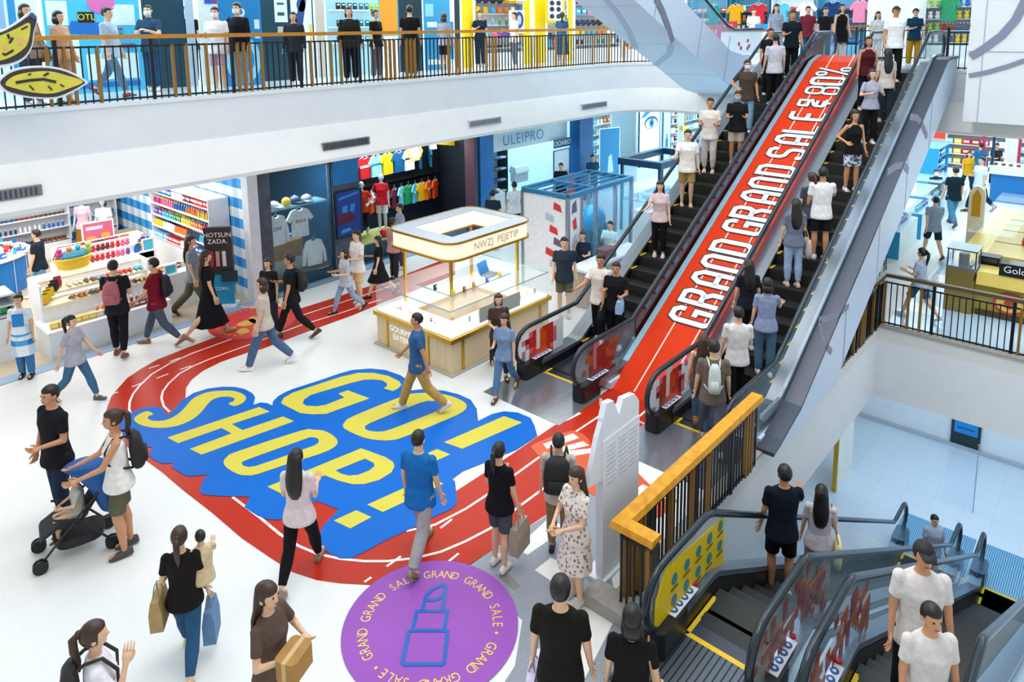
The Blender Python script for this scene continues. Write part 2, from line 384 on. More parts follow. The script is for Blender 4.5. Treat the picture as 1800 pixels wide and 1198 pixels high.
# ================================================================ escalators
def lin(a, b, n): return [a+(b-a)*i/n for i in range(n+1)]
REDS = [mat('film_white', '#eef2f6', .35), mat('film_red', '#c8301c', .35), mat('film_pink', '#e0708c', .35), mat('film_orange', '#e2500f', .35), mat('film_maroon', '#7d2420', .35), mat('film_brown', '#96501e', .35)]
def escalator(name, label, yl, yr, xc0, x0, z0, d, rise, xc1, lower_cladding=True, film=('r',)*2, slim=.14, newel0=True):
    """runs along +x; yl > yr are the two handrail centre lines; d = +1 climbing, -1 descending"""
    T = tan(pi/6); x1 = x0+rise/T
    def nos(x): return z0+d*min(max((x-x0)*T, 0), rise)
    def rail(x):
        if d > 0: return z0+min(max((x-x0)*T+.9, .93), rise+.95)
        return z0+max(min(-(x-x0)*T+.9, .93), -rise+.93)
    t = thing(name, label, 'escalator', (x0, (yl+yr)/2, z0))
    xs = [xc0-.15]+lin(x0-.25, x0+.35, 4)+lin(x1-.45, x1+.25, 4)+[xc1+.15]
    na, nb = xc0-.62, xc1+.62
    def railpath(ins):
        P = []; za, zb = z0+.93-ins, rail(nb)-ins
        r = .38-ins*.6
        # underside and nose at the lower x end
        P.append((xc0+.1, z0+.24+ins)); ca = (na+.38, z0+.93-.38+.0)
        for i in range(9):
            a = radians(-100-170*i/8); rz = (.93-.24)/2-ins; P.append((na+.36+(.36-ins)*cos(a), z0+.585+rz*sin(a)))
        P += [(x, rail(x)-ins) for x in xs]
        zt = z0+d*rise
        for i in range(9):
            a = radians(90-190*i/8); rz = (.93-.24)/2-ins; P.append((nb-.36+(.36-ins)*cos(a), zt+.585+rz*sin(a)))
        P.append((xc1-.1, zt+.24+ins)); return P
    inner = [(x, nos(x)+.2) for x in [xc0+.1]+lin(x0-.2,x0+.3,4)+lin(x1-.3,x1+.3,4)+[xc1-.1]]
    for k, y in enumerate((yl, yr)):
        P = railpath(0)
        MB().tube([(x, y, z) for x, z in P], .042, 8).build('handrail', RUBBER, t, smooth=True)
        g = railpath(.03)
        GP = g[1:-1]+inner[::-1]
        go = MB().prism_y(GP, y-.008, y+.008).build('balustrade_glass', glass('tinted_glass', '#bfe0ee', .13) if film[k] != 'd' else glass('wine_glass', '#5a1612', .72), t)
        if film[k] in ('r', 'b', 'm'):
            rs = random.Random(int(abs(y)*100)); f = MB(); s = .1; fx = na+.05
            side = -1 if k == 0 or d < 0 else -1
            yy0, yy1 = y-.016, y-.009
            for i in range(13 if film[k] == 'r' else 20):
                for j in range(40):
                    cx, cz = fx+(i+.5)*s, z0-1.6+(j+.5)*s
                    lo = max(nos(cx)+.2, z0+.26 if cx < xc0 else -99); hi = rail(cx)-.05
                    if cx < na+.36: q = sqrt(max(0, 1-((cx-na-.36)/.34)**2)); lo = max(lo, z0+.585-.31*q); hi = min(hi, z0+.585+.31*q)
                    if cz-s/2 < lo or cz+s/2 > hi: continue
                    u = (i-6)/5.5+.5*rs.random(); vv = (cz-lo)/(hi-lo)
                    if film[k] == 'r':
                        e = abs((i-6)/5.0)+.35*abs(vv-.5)+.4*rs.random()
                        c = 3 if e < .55 else 1 if e < .8 else (4 if rs.random() < .35 else 1) if e < .95 else 2 if e < 1.15 else 0
                    elif film[k] == 'm':
                        e = abs((i-7)/6.0)+.4*rs.random(); c = 4 if e < .7 else 5 if e < .9 else None
                    else:
                        e = rs.random()+abs(vv-.4)*1.2; c = 5 if e < .55 else 4 if e < .8 else None
                    if c is None: continue
                    f.mt(c).box(cx-s/2, yy0, cz-s/2, cx+s/2, yy1, cz+s/2)
            f.build('window_film', REDS, go)
            if film[k] in ('r', 'm'):
                o = MB().box(fx+.5, yy0-.008, z0+.42, fx+.6, yy0-.001, z0+.86); o.ell((fx+.6, yy0-.005, z0+.86), (.085,.004,.085), 14, 8)
                o.build('film_motif', mat('motif_pale', '#f0d8d4', .5) if film[k] == 'r' else mat('motif_dusk', '#a8707c', .5), go)
        # deck beside the balustrade, skirts
        for sd in (-1, 1):
            a, b = (y, y+sd*slim)
            if a > b: a, b = b, a
            R = [[(x, a, nos(x)+.16), (x, b, nos(x)+.16), (x, b, nos(x)+.24), (x, a, nos(x)+.24)] for x in [xc0-.05]+lin(x0-.2,x0+.3,4)+lin(x1-.3,x1+.3,4)+[xc1]]
            MB().loft(R).build('deck', STEEL if d > 0 else mat('deck_steel', '#7f8fa3', .3, .7, .08, 20), t)
        sk = (y-slim, y-slim+.02) if k == 0 else (y+slim-.02, y+slim)
        R = [[(x, sk[0], nos(x)-.3), (x, sk[1], nos(x)-.3), (x, sk[1], nos(x)+.17), (x, sk[0], nos(x)+.17)] for x in [xc0-.05]+lin(x0-.2,x0+.3,4)+lin(x1-.3,x1+.3,4)+[xc1]]
        MB().loft(R).build('skirt_panel', DARK, t)
        # newel box
        nb_ = MB().rbox(xc0-.5, y-.13, z0, xc0+.05, y+.13, z0+.3, .05); nbo = nb_.build('newel_box', DARK, t)
        MB().rbox(xc1-.05, y-.13, z0+d*rise, xc1+.5, y+.13, z0+d*rise+.3, .05).build('newel_box', DARK if d > 0 else mat('newel_steel', '#4f6c80', .3, .6), t)
        st = MB(); yy = y-.135; st.mt(0).box(xc0-.2, y-.1 if k else y-.1, z0+.301, xc0+.3, y+.02, z0+.306)
        for i in range(4): st.mt(1).cyl(xc0-.12+i*.11, y-.04, z0+.306, z0+.309, .042, n=12); st.mt(0).cyl(xc0-.12+i*.11, y-.04, z0+.309, z0+.311, .018, n=8)
        st.mt(2).cyl(xc0+.34, y-.04, z0+.3, z0+.32, .03, n=10)
        st.build('sticker', [mat('sticker_white', '#e8e8ee', .4), mat('sticker_blue', '#1d5fa8', .4), mat('stop_red', '#c02020', .4)], nbo)
    # steps
    n = int(round(rise/.2)); yy0, yy1 = yr+slim+.01, yl-slim-.01
    proto = None
    stepm = [stripe_mat('step_grooves', '#0b0b0c', '#25231f', 40, 'Y', .5), YEL]
    def stepmesh():
        q = MB(); L, R_ = (yy1-yy0)/2, (yy0+yy1)/2
        q.mt(0).box(0, -L, -.2, .40, L, 0); q.mt(1)
        for s in (-1, 1): q.box(.0, s*L-(.045 if s > 0 else 0), .0, .22, s*L+(.045 if s < 0 else 0), .003)
        return q.mesh('step', stepm)
    me = stepmesh()
    rootp = t.location
    for i in range(-2, n+2):
        o = bpy.data.objects.new('step', me); C.objects.link(o); o.parent = t
        zz = min(max(i, 0), n) if i < n else n
        if d > 0: x, z = x0+i*.3464, z0+.2*min(max(i+1, 0), n)
        else: x, z = x0+i*.3464, z0-.2*min(max(i+1, 0), n)
        if i < 0: z = z0
        z = z0+(z-z0)*rise/(n*.2); o.location = (x-rootp.x, (yy0+yy1)/2-rootp.y, z-rootp.z)
    zt = z0+d*rise
    MB().mt(0).box(xc0-.02, yy0, z0-.1, x0-.55, yy1, z0+.002).mt(1).box(xc0-.03, yy0, z0, xc0+.03, yy1, z0+.006).box(xc0, yy0, z0, x0-.1, yy0+.035, z0+.006).box(xc0, yy1-.035, z0, x0-.1, yy1, z0+.006).build('comb_plate', [STEELD, YEL], t)
    MB().mt(0).box(x1+.5, yy0, zt-.1, xc1+.02, yy1, zt+.002).mt(1).box(xc1-.03, yy0, zt, xc1+.03, yy1, zt+.006).build('comb_plate', [STEELD, YEL], t)
    lp = stripe_mat('ribbed_plate', '#50545c', '#b4b9c2', 14, 'Y', .18, .65, .25) if d > 0 else stripe_mat('ribbed_plate_low', '#1f2226', '#5e646d', 5, 'Y', .3, .6, .12)
    MB().box(xc0-1.25, yr-.2, z0, xc0-.03, yl+.2, z0+.006).build('landing_plate', lp, t)
    MB().box(xc1+.03, yr-.2, zt, xc1+1.5, yl+.2, zt+.006).build('landing_plate', stripe_mat('ribbed_plate_far', '#2f6f96', '#8fc0dc', 8, 'Y', .3, .3, .3), t)
    # truss and cladding
    dp = 1.05
    pts = [(x, nos(x)+.14) for x in [xc0+.2]+lin(x0,x0+.2,2)+lin(x1-.2,x1,2)+[xc1]]
    if d > 0: low = [(xc1, zt-.28), (x1+.6, zt-.28), (x0+1.75+(rise-.28)*0+.28/T, z0+.02), (xc0+.2, z0+.02)]; low = [(xc1, zt-dp), (x1+.3, zt-dp), (x0+.62+dp/T, z0+.02), (xc0+.2, z0+.02)]
    else: low = [(xc1, zt+.0), (x1-.2, zt+.0), (x0-.3, z0-dp), (xc0-.2, z0-dp), (xc0-.2, z0-.01)]
    for yy in ((yl, yl+slim+.06), (yr-slim-.06, yr)):
        q = MB().prism_y(pts+low, min(yy)+ (.0), max(yy)); q.build('side_cladding', PANEL if d > 0 else mat('low_cladding', '#b9d3e6', .3), t)
    u = MB().prism_y([(x, z-.3) for x, z in pts]+low, yr, yl); u.build('truss', STEELD, t)
    return t, nos, rail
EA, nosA, railA = escalator('escalator', 'left escalator beside the lit kiosk, carrying shoppers down from the gallery', 7.95, 6.7, 9.62, 10.75, 0, 1, ZU, 20.6, film=('r', 'm'))
EB, nosB, railB = escalator('escalator', 'escalator right of the red sale banner, full of riders, rising to the upper floor', 5.3, 4.05, 9.62, 10.75, 0, 1, ZU, 20.6, film=('r', ''))
ED, nosD, railD = escalator('escalator', 'descending escalator beside the yellow safety notice and wooden handrail', 3.2, 2.16, 6.1, 6.84, 0, -1, 5.1, 16.05, film=('', 'b'), slim=.1)
EE, nosE, railE = escalator('escalator', 'descending escalator at the bottom right corner carrying two people in white', 1.73, .65, 6.1, 6.84, 0, -1, 5.1, 16.05, film=('b', ''), slim=.1)
# clamps of the left escalator's glass, seen over the banner
q = MB()
for i in range(25):
    x = 11.2+i*.345; z = railA(x)-.1; q.prism_y([(x,z-.06),(x+.16,z+.03),(x+.16,z+.08),(x,z-.01)], 6.64, 6.69)
q.build('glass_clamp', mat('clamp_blue', '#5f87a0', .4, .5), EA)
R = [[(x, 6.675, nosA(x)+.26), (x, 6.685, nosA(x)+.26), (x, 6.685, railA(x)-.06), (x, 6.675, railA(x)-.06)] for x in (10.9, 11.2, 19.3, 20.2)]
MB().loft(R).build('dark_panel', mat('wine_panel', '#541a12', .2), EA)
# outer deck and white side wall of the right escalator, with swirls
T6 = tan(pi/6)
m = MB(); 
def cl(x, z): return (x, z)
m.prism_y([(9.9,.01),(12.35,.01),(20.6,4.75),(20.6,5.35),(19.6,5.32),(10.9,.32)], 3.62, 3.84)
m.build('outer_cladding', PANEL, EB)
R = [[(x, 3.6, z-.06), (x, 3.87, z-.06), (x, 3.87, z), (x, 3.6, z)] for x, z in [(9.7,.07),(10.0,.14),(10.4,.26)]+[(x, nosB(x)+.36) for x in (10.75,10.95,19.4,19.7,20.6)]]
MB().loft(R).build('outer_deck', STEELD, EB)
R = [[(x, 3.9, nosB(x)+.3), (x, 3.95, nosB(x)+.3), (x, 3.95, nosB(x)+.42), (x, 3.9, nosB(x)+.42)] for x in (10.0,10.7,10.9,19.4,19.7,20.6)]
MB().loft(R).build('deck_strip', mat('steel_strip', '#a9bccb', .25, .6, .1, 30), EB)
m = MB()
for x in (12.8,14.6,16.4,18.2): zb = max(.02, (x-12.35)*T6+.02); m.box(x, 3.61, zb, x+.015, 3.62, (x-10.9)*T6+.28)
m.build('panel_joint', mat('panel_joint', '#a7b0c0', .5), EB)
def side_sw(P, wd):
    q = MB().stroke([(GY(u,v,3.61).x, GY(u,v,3.61).z) for u, v in P], wd, 0, .004); q.xf(lambda a, b, c: (a, 3.612-c, b)); q.build('swirl', SWIRL, EB)
side_sw([(1440,562),(1455,560),(1475,552),(1492,538)], .1); side_sw([(1441,566),(1444,590),(1455,610),(1462,618)], .1)
side_sw([(1560,303),(1575,292),(1590,290),(1597,300)], .14); side_sw([(1600,205),(1612,207),(1622,220),(1630,240)], .14)

# ================================================================ banner between the escalators
BN = thing('sale_banner', 'orange-red GRAND GRAND SALE 80% banner covering the slope between the escalators', 'banner', (10.75, 5.95, 0))
q = MB(); BX = [9.75, 9.9, 11.0, 20.2]
def bz(x): return max(.004, (x-10.75)*T6+.5) if x > 9.9 else .004
prof = [(9.88, .006), (10.4, .3), (19.0, (19.0-10.75)*T6+.5), (19.6, 5.4)]
R = [[(x, 5.44, z-.03), (x, 6.52, z-.03), (x, 6.52, z), (x, 5.44, z)] for x, z in prof]
ORG = mat('banner_orange', (.68, .036, .003), .5, 0, .04, 3, spec=.15)
MB().loft(R).build('banner_sheet', ORG, BN)
R = [[(x, 6.52, z-.1), (x, 6.63, z-.1), (x, 6.63, z+.02), (x, 6.52, z+.02)] for x, z in prof[1:]]
MB().loft(R).build('edge_rail', mat('banner_edge', '#9cc4d6', .3, .3), BN)
R = [[(x, 5.4, .0), (x, 6.6, .0), (x, 6.6, z-.04), (x, 5.4, z-.04)] for x, z in prof]
MB().loft(R).build('support', ORG, BN)
ca, sa = cos(pi/6), sin(pi/6)
def on_banner(s, y, h): return (10.75+s*ca-h*sa, y, .5+s*sa+h*ca)
GL = {'G': [[(1,.74),(1,.88),(.78,1),(.22,1),(0,.86),(0,.14),(.2,0),(.98,0),(.98,.46),(.5,.46)]],
 'R': [[(0,0),(0,1),(.8,1),(1,.88),(1,.62),(.82,.5),(0,.5)], [(.6,.5),(1,.3),(1,0)]],
 'A': [[(0,0),(0,.82),(.3,1),(.7,1),(1,.82),(1,0)], [(0,.4),(1,.4)]],
 'N': [[(0,0),(0,.86),(.25,1),(.75,1),(1,.86),(1,0)]],
 'D': [[(0,0),(0,1),(.75,1),(1,.86),(1,.14),(.75,0),(0,0)]],
 'S': [[(1,.78),(1,.9),(.8,1),(.2,1),(0,.88),(0,.64),(.2,.53),(.8,.47),(1,.36),(1,.12),(.8,0),(.2,0),(0,.1),(0,.2)]],
 'L': [[(0,1),(0,0),(.95,0)]], 'E': [[(1,1),(.2,1),(0,.88),(0,.12),(.2,0),(1,0)], [(0,.5),(.8,.5)]],
 '8': [[(.2,1),(.8,1),(1,.88),(1,.62),(.8,.5),(1,.38),(1,.12),(.8,0),(.2,0),(0,.12),(0,.38),(.2,.5),(0,.62),(0,.88),(.2,1)], [(.2,.5),(.8,.5)]],
 '0': [[(.2,1),(.8,1),(1,.88),(1,.12),(.8,0),(.2,0),(0,.12),(0,.88),(.2,1)]],
 '%': [[(.9,1),(.15,0)], [(.1,1),(.3,1),(.4,.92),(.4,.78),(.3,.7),(.1,.7),(0,.78),(0,.92),(.1,1)], [(.7,.3),(.9,.3),(1,.22),(1,.08),(.9,0),(.7,0),(.6,.08),(.6,.22),(.7,.3)]],
 'm': [[(0,1),(.9,1),(.9,.72),(0,.72),(0,1)], [(1.1,.66),(.1,.52)], [(.9,.46),(0,.46),(0,.26),(.9,.26)], [(1.1,.2),(0,.2)], [(.55,.2),(.55,.06)]]}
seq = [('G',.72),('R',1.17),('A',1.67),('N',2.12),('D',2.56),('G',3.16),('R',3.58),('A',4.11),('N',4.54),('D',4.99),('S',5.6),('A',6.1),('L',6.52),('E',7.02),('m',7.55),('8',8.06),('0',8.47),('%',8.86)]
LW = mat('letter_white', '#e6f1f6', .4); LK = mat('letter_outline', '#1a1412', .5)
lines = MB()
for yy in (6.12, 5.62): lines.box(-.9, yy-.012, .004, 9.9, yy+.012, .007)
lines.xf(on_banner); lines.build('lane_line', mat('line_cream', '#f6e0cf', .5), BN)
for ch, s0 in seq:
    wd = .27; lw = .105 if ch not in 'm8' else .075; q = MB()
    if ch == '%': wd = .34; lw = .06
    for k, (ww, h0, h1) in enumerate(((lw+.05, .008, .012), (lw, .012, .016))):
        q.mt(k)
        for st in GL[ch]: q.stroke([(s0+.05+a*wd*(1 if ch != 'm' else .9), 5.5+b*.76) for a, b in st], ww, h0, h1)
    q.xf(on_banner); q.build('banner_letter', [LK, LW], BN)

# ================================================================ railings
def railing(name, label, path, z, n_gap=.115, wood=WOOD, h=1.1, pattern=0, cap=100, top_r=.045, seed=1, woodfrac=.35, group=None, matb=BLACKM):
    t = thing(name, label, 'railing', (path[0][0], path[0][1], z), group=group)
    L = [Vector((x, y, 0)) for x, y in path]
    R = []
    for i, p in enumerate(L):
        a = (L[i]-L[i-1]).normalized() if i else (L[1]-L[0]).normalized(); b = (L[i+1]-L[i]).normalized() if i < len(L)-1 else a
        n1 = Vector((-a.y, a.x, 0)); n2 = Vector((-b.y, b.x, 0)); mm = (n1+n2).normalized(); k = top_r*1.6/max(.5, mm.dot(n1))
        R.append([p-mm*k+Vector((0,0,z+h-.05)), p+mm*k+Vector((0,0,z+h-.05)), p+mm*k*.8+Vector((0,0,z+h+.02)), p-mm*k*.8+Vector((0,0,z+h+.02))])
    MB().loft(R).build('top_rail', wood, t)
    for zz, nm in ((h-.17, 'upper_rail'), (.06, 'lower_rail')):
        MB().tube([(p.x, p.y, z+zz) for p in L], .022, 4, sq=True).build(nm, matb, t)
    tot = sum((L[i+1]-L[i]).length for i in range(len(L)-1)); n = int(tot/n_gap); rs = random.Random(seed)
    me = [MB().box(-.009,-.012,.02,.009,.012,h-.15).mesh('baluster', matb), MB().box(-.022,-.03,.02,.022,.03,h-.15).mesh('wood_baluster', mat('baluster_wood', '#8f6520', .45, 0, .15)), MB().box(-.028,-.02,.0,.028,.02,h-.04).mesh('post', matb)]
    items = []
    for i in range(n+1):
        s = tot*i/n; k = 0
        while k < len(L)-2 and s > (L[k+1]-L[k]).length: s -= (L[k+1]-L[k]).length; k += 1
        dd = (L[k+1]-L[k]).normalized(); p = L[k]+dd*s; a = math.atan2(dd.y, dd.x)
        kind = 2 if i % 12 == 0 else 1 if rs.random() < woodfrac else 0
        items.append((p, a, kind))
    items.sort(key=lambda q: q[0].length); rest = MB()
    for j, (p, a, kind) in enumerate(items):
        if j < cap:
            o = bpy.data.objects.new(('baluster', 'wood_baluster', 'post')[kind], me[kind]); C.objects.link(o); o.parent = t
            o.location = p-Vector((path[0][0], path[0][1], 0)); o.rotation_euler = (0, 0, a)
        else: rest.mt(min(kind, 1)).cbox(p.x, p.y, z+.02, (.018, .044, .056)[kind], (.024, .06, .04)[kind], h-.17, a)
    if rest.v: o = rest.build('baluster', [matb, mat('baluster_wood', '#8f6520', .45, 0, .15)], t); o['kind'] = 'stuff'
    return t
railing('railing', 'near railing with yellow wooden top rail beside the lower escalators', [(5.85,3.3),(5.85,3.72),(9.3,3.72)], 0, .085, mat('golden_rail', '#d9960f', .4, 0, .2, 9), top_r=.06, seed=3, woodfrac=.3)
railing('railing', 'grey-topped corner railing at the far end of the opening to the lower level', [(12.75,3.76),(15.82,3.76),(15.82,-6)], 0, .11, mat('rail_bronze', '#5b4a30', .35, .3, .15), seed=4, woodfrac=.25, top_r=.035)
railing('railing', 'long wooden-topped railing of the upper gallery on the left', [(-2,12.86),(18.6,12.86)]+arc(18.8,11.0,1.86,80,10,5), ZU, .12, WOOD, seed=5, woodfrac=.22)
railing('railing', 'short dark railing on the upper floor right of the escalator top', [(20.65,3.86),(20.65,3.2)], ZU, .11, mat('rail_bronze', '#5b4a30', .35, .3, .15), seed=6, woodfrac=0)
railing('railing', 'wooden railing on the upper floor behind the escalator landing', [(26.2,9.3),(26.2,5.5)], ZU, .14, WOODB, seed=8, woodfrac=0)
solo(MB().prism([(5.95,3.9),(6.45,3.9),(6.45,4.35),(5.95,4.35)], 0, .0), 'x', WHITE, '', '') if False else None
# stone kerb under the railing corner
solo(MB().box(5.7,3.25,.0,5.98,4.1,.16), 'stone_kerb', mat('kerb_stone', '#9a958e', .6, 0, .1), 'low grey stone kerb under the corner of the near railing', 'kerb')
# ================================================================ floor graphics
def fpoly(P, k=0): P = smooth_closed(P, k) if k else P; return [(G(u, v).x, G(u, v).y) for u, v in P]
A_ = lambda x, y: (200+x/4.992, 620+y/4.992)
B_ = lambda x, y: (480+x/3.744, 620+y/3.744)
C_ = lambda x, y: (320+x/3.6, 800+y/3.6)
def sticker(P, z, name, ma, parent): return MB().prism(P, z, z+.002).build(name, ma, parent)
TRK = thing('running_track_sticker', 'long red running track floor sticker with white lane lines curving through the hall', 'floor sticker', (5.5, 8.5, 0))
outer = [(1062,706),(1000,738),(975,747),(900,798),(846,834),(803,862),(700,880),(600,858),(500,830),(400,775),(345,735),(326,700),(327,682),(336,668),(356,652),(388,636),(434,620),(461,613),(537,584),(620,554),(672,532),(800,483),(800,448),(700,487),(620,512),(594,521.5),(518,545),(430,573),(350,603),(306,620),(276,632),(248,648),(224,664),(206,684),(195,698),(187,720),(192,745),(210,775),(248,803),(285,830),(320,860),(375,903),(425,946),(475,980),(514,1005),(556,1019),(598,1025),(650,1028),(700,1024),(760,1012),(826,993),(880,957),(970,898),(1045,840),(1106,784),(1150,749)]
TRM = node_mat('track_red', lambda nt, b: (lambda tc, n, r: (nt.links.new(tc.outputs['Object'], n.inputs['Vector']), n.inputs.__getitem__('Scale').__setattr__('default_value', .6), nt.links.new(n.outputs['Fac'], r.inputs['Fac']),
   r.color_ramp.elements[0].__setattr__('color', hexc('#b52c08')+(1,)), r.color_ramp.elements[1].__setattr__('color', hexc('#be2c1e')+(1,)), nt.links.new(r.outputs['Color'], b.inputs['Base Color'])))(nt.nodes.new('ShaderNodeTexCoord'), nt.nodes.new('ShaderNodeTexNoise'), nt.nodes.new('ShaderNodeValToRGB')), .3)
sticker(fpoly(outer), .001, 'track_surface', TRM, TRK)
MB().box(8.9,5.5,.001,9.95,6.55,.0035).build('track_surface', TRM, TRK)
TRM.node_tree.nodes['Principled BSDF'].inputs['Specular IOR Level'].default_value = .15
LNW = mat('line_white', '#f4efe9', .4)
for P in ([B_(0,0) and (702,498),(596,533),(522,557),(401,598),A_(700,0),A_(630,30),A_(480,100),A_(330,190),A_(230,285),A_(170,360),A_(140,430),A_(135,490),A_(150,545)],
          [(670,526),(596,551),(527,572),(449,602),A_(990,0),A_(830,60),A_(700,115),A_(580,180),A_(480,270),A_(430,340),A_(418,400),A_(440,470),A_(490,518)],
          [C_(320,265),C_(500,400),C_(620,500),C_(740,575),C_(860,625),C_(1000,655),C_(1150,670),C_(1300,670),C_(1480,650),C_(1640,610),(819,951),(861,929),(902,898),(960,855),(1060,787),(1135,722)],
          [C_(1420,480),C_(1600,440),(819,894),(860,867),(900,838),(947,804),(1013,758),(1063,725),(1108,693)]):
    MB().stroke(fpoly(P), .035, .003, .005).build('lane_line', LNW, TRK)
for a, b in ((A_(490,78),A_(580,45)),(A_(310,138),A_(400,108)),(A_(160,300),A_(268,258)),(A_(375,225),A_(478,186)),(A_(582,148),A_(680,115)),(A_(0,358),A_(40,345)),(C_(1295,705),C_(1385,640)),(C_(1685,675),C_(1750,622)),(C_(1155,803),C_(1198,773)),(C_(1635,462),C_(1708,406)),(C_(1425,480),C_(1500,465))):
    MB().stroke(fpoly([a, b]), .03, .005, .007).build('tick_mark', LNW, TRK)
for P in ([(1058,713),(1075,722),(1140,745),(1150,749)],): MB().stroke(fpoly([(1056,700),(1056,712),(1098,730),(1150,752)]), .05, .003, .005).build('start_line', mat('line_pinkish', '#e8b0a4', .4), TRK)
text_mb('1  2', .5, lambda x, y, h: (9.35+y*.7, 6.05-x*.7, .006+h), depth=.001).build('lane_number', LNW, TRK)

GO = thing('floor_sticker', 'large blue GO! SHOP! floor sticker with yellow letters', 'floor sticker', (5.2, 8.2, 0))
blob = [A_(50,630),A_(90,580),A_(170,520),A_(250,490),A_(330,475),A_(390,480),A_(440,500),A_(455,520),A_(438,545),A_(490,542),A_(540,490),A_(600,420),A_(700,355),A_(830,315),A_(960,300),A_(1060,302),A_(1150,320),A_(1220,360),A_(1240,395),A_(1225,458),A_(1290,438),A_(1350,445),A_(1390,465),A_(1400,425),A_(1440,385),A_(1510,345),
 B_(130,240),B_(300,185),B_(430,140),B_(520,115),B_(640,105),B_(740,115),B_(840,150),B_(890,185),B_(905,250),B_(990,240),B_(1120,250),B_(1220,275),B_(1300,310),B_(1340,370),B_(1350,450),B_(1440,405),B_(1520,387),B_(1610,395),B_(1695,430),B_(1720,480),B_(1740,550),B_(1600,640),B_(1250,780),B_(1180,832),B_(1198,850),B_(1212,990),B_(1170,1030),
 C_(1600,390),C_(1420,480),C_(1270,550),C_(1200,590),C_(1070,655),C_(1000,655),C_(875,590),C_(875,520),C_(885,460),C_(940,400),C_(993,347),C_(940,325),C_(850,290),C_(780,330),C_(700,395),C_(600,411),C_(540,406),C_(480,385),C_(395,330),C_(430,265),C_(320,262),C_(240,260),C_(130,250),C_(115,235),C_(120,190),C_(140,150),C_(170,125),C_(40,135),
 A_(600,1065),A_(560,1040),A_(510,1005),A_(525,968),A_(430,975),A_(360,945),A_(310,905),A_(340,830),A_(200,835),A_(150,790),A_(90,720),A_(50,660)]
BLU = mat('sticker_azure', (0.0, .135, .56), .45, 0, .03, 1, spec=.15)
sticker(fpoly(blob), .008, 'sticker_base', BLU, GO)
YL = mat('sticker_yellow', '#d9ca4e', .5, 0, .03, 2, spec=.15)
def letter(P, k, holes=(), dark=None):
    q = MB(); pts = fpoly(P, k)
    if not holes: q.prism(pts, .011, .013)
    else:
        hs = [fpoly(h, k) for h in holes]
        allp = pts+[p for h in hs for p in h]
        tri = tessellate_polygon([[Vector((a, b, 0)) for a, b in pts]]+[[Vector((a, b, 0)) for a, b in h] for h in hs])
        fs = []
        for t in tri:
            a, b, c = (Vector(allp[i]) for i in t); cr = (b-a).x*(c-a).y-(b-a).y*(c-a).x; fs.append(tuple(t) if cr > 0 else tuple(t)[::-1])
        q.add([(a, b, .013) for a, b in allp], fs)
    q.build('letter', YL, GO)
letter([A_(295,515),A_(350,543),A_(308,558),A_(300,580),A_(330,598),A_(400,603),A_(480,588),A_(560,545),A_(620,490),A_(680,420),A_(740,380),A_(830,348),A_(930,337),A_(1040,337),A_(1110,355),A_(1155,385),A_(1160,410),A_(1130,445),A_(1060,472),A_(1005,450),A_(1050,430),A_(1060,410),A_(1040,395),A_(990,388),A_(920,395),A_(860,420),A_(820,460),A_(780,510),A_(730,560),A_(660,605),A_(560,645),A_(450,662),A_(350,662),A_(260,645),A_(205,620),A_(178,590),A_(190,565),A_(230,540)], 2)
letter([A_(470,748),A_(1275,480),A_(1370,520),A_(1035,630),A_(1130,683),A_(1485,563),A_(1583,605),A_(770,898),A_(668,848),A_(1035,712),A_(945,665),A_(565,798)], 0)
letter([A_(962,965),A_(1000,912),A_(1085,870),A_(1640,688),A_(1740,680),B_(330,515),B_(395,547),B_(427,590),B_(395,630),B_(300,672),A_(1540,975),A_(1260,1070),A_(1170,1080),A_(1090,1070),A_(1000,1020)], 2,
       [[A_(1130,975),A_(1165,945),A_(1690,757),B_(240,560),B_(285,563),B_(302,585),B_(275,612),B_(150,655),A_(1560,890),A_(1250,997),A_(1165,1003),A_(1132,990)]])
letter([B_(580,632),B_(740,690),B_(790,722),B_(800,750),B_(780,790),B_(700,840),B_(600,868),B_(520,868),B_(430,845),B_(340,810),B_(56,931),B_(-37,885)], 0, [[B_(412,778),B_(605,700),B_(665,730),B_(668,750),B_(630,780),B_(560,807),B_(500,812),B_(450,800)]])
letter([B_(620,1003),B_(1025,820),B_(1122,865),B_(722,1052)], 0); letter([B_(400,1108),B_(548,1040),B_(648,1085),B_(508,1160)], 0)
letter([B_(1125,592),B_(1520,420),B_(1640,462),B_(1245,635)], 0); letter([B_(872,725),B_(1080,637),B_(1167,672),B_(965,762)], 0)
letter([B_(52,335),B_(70,300),B_(130,265),B_(450,160),B_(560,135),B_(660,135),B_(760,155),B_(830,190),B_(845,215),B_(825,235),B_(790,255),B_(728,237),B_(750,222),B_(750,205),B_(720,185),B_(660,178),B_(600,180),B_(500,205),B_(250,280),B_(205,310),B_(195,335),B_(220,352),B_(290,355),B_(350,345),B_(470,297),B_(430,272),B_(492,250),B_(635,303),B_(350,405),B_(260,408),B_(180,400),B_(100,360)], 0)
letter([B_(460,490),B_(475,455),B_(540,415),B_(850,290),B_(960,268),B_(1080,270),B_(1180,290),B_(1255,325),B_(1275,355),B_(1250,390),B_(1150,440),B_(880,550),B_(790,578),B_(690,578),B_(600,562),B_(500,520)], 2,
       [[B_(607,495),B_(640,465),B_(960,335),B_(1040,320),B_(1110,325),B_(1130,345),B_(1110,370),B_(1060,395),B_(780,505),B_(700,522),B_(640,518),B_(612,508)]])

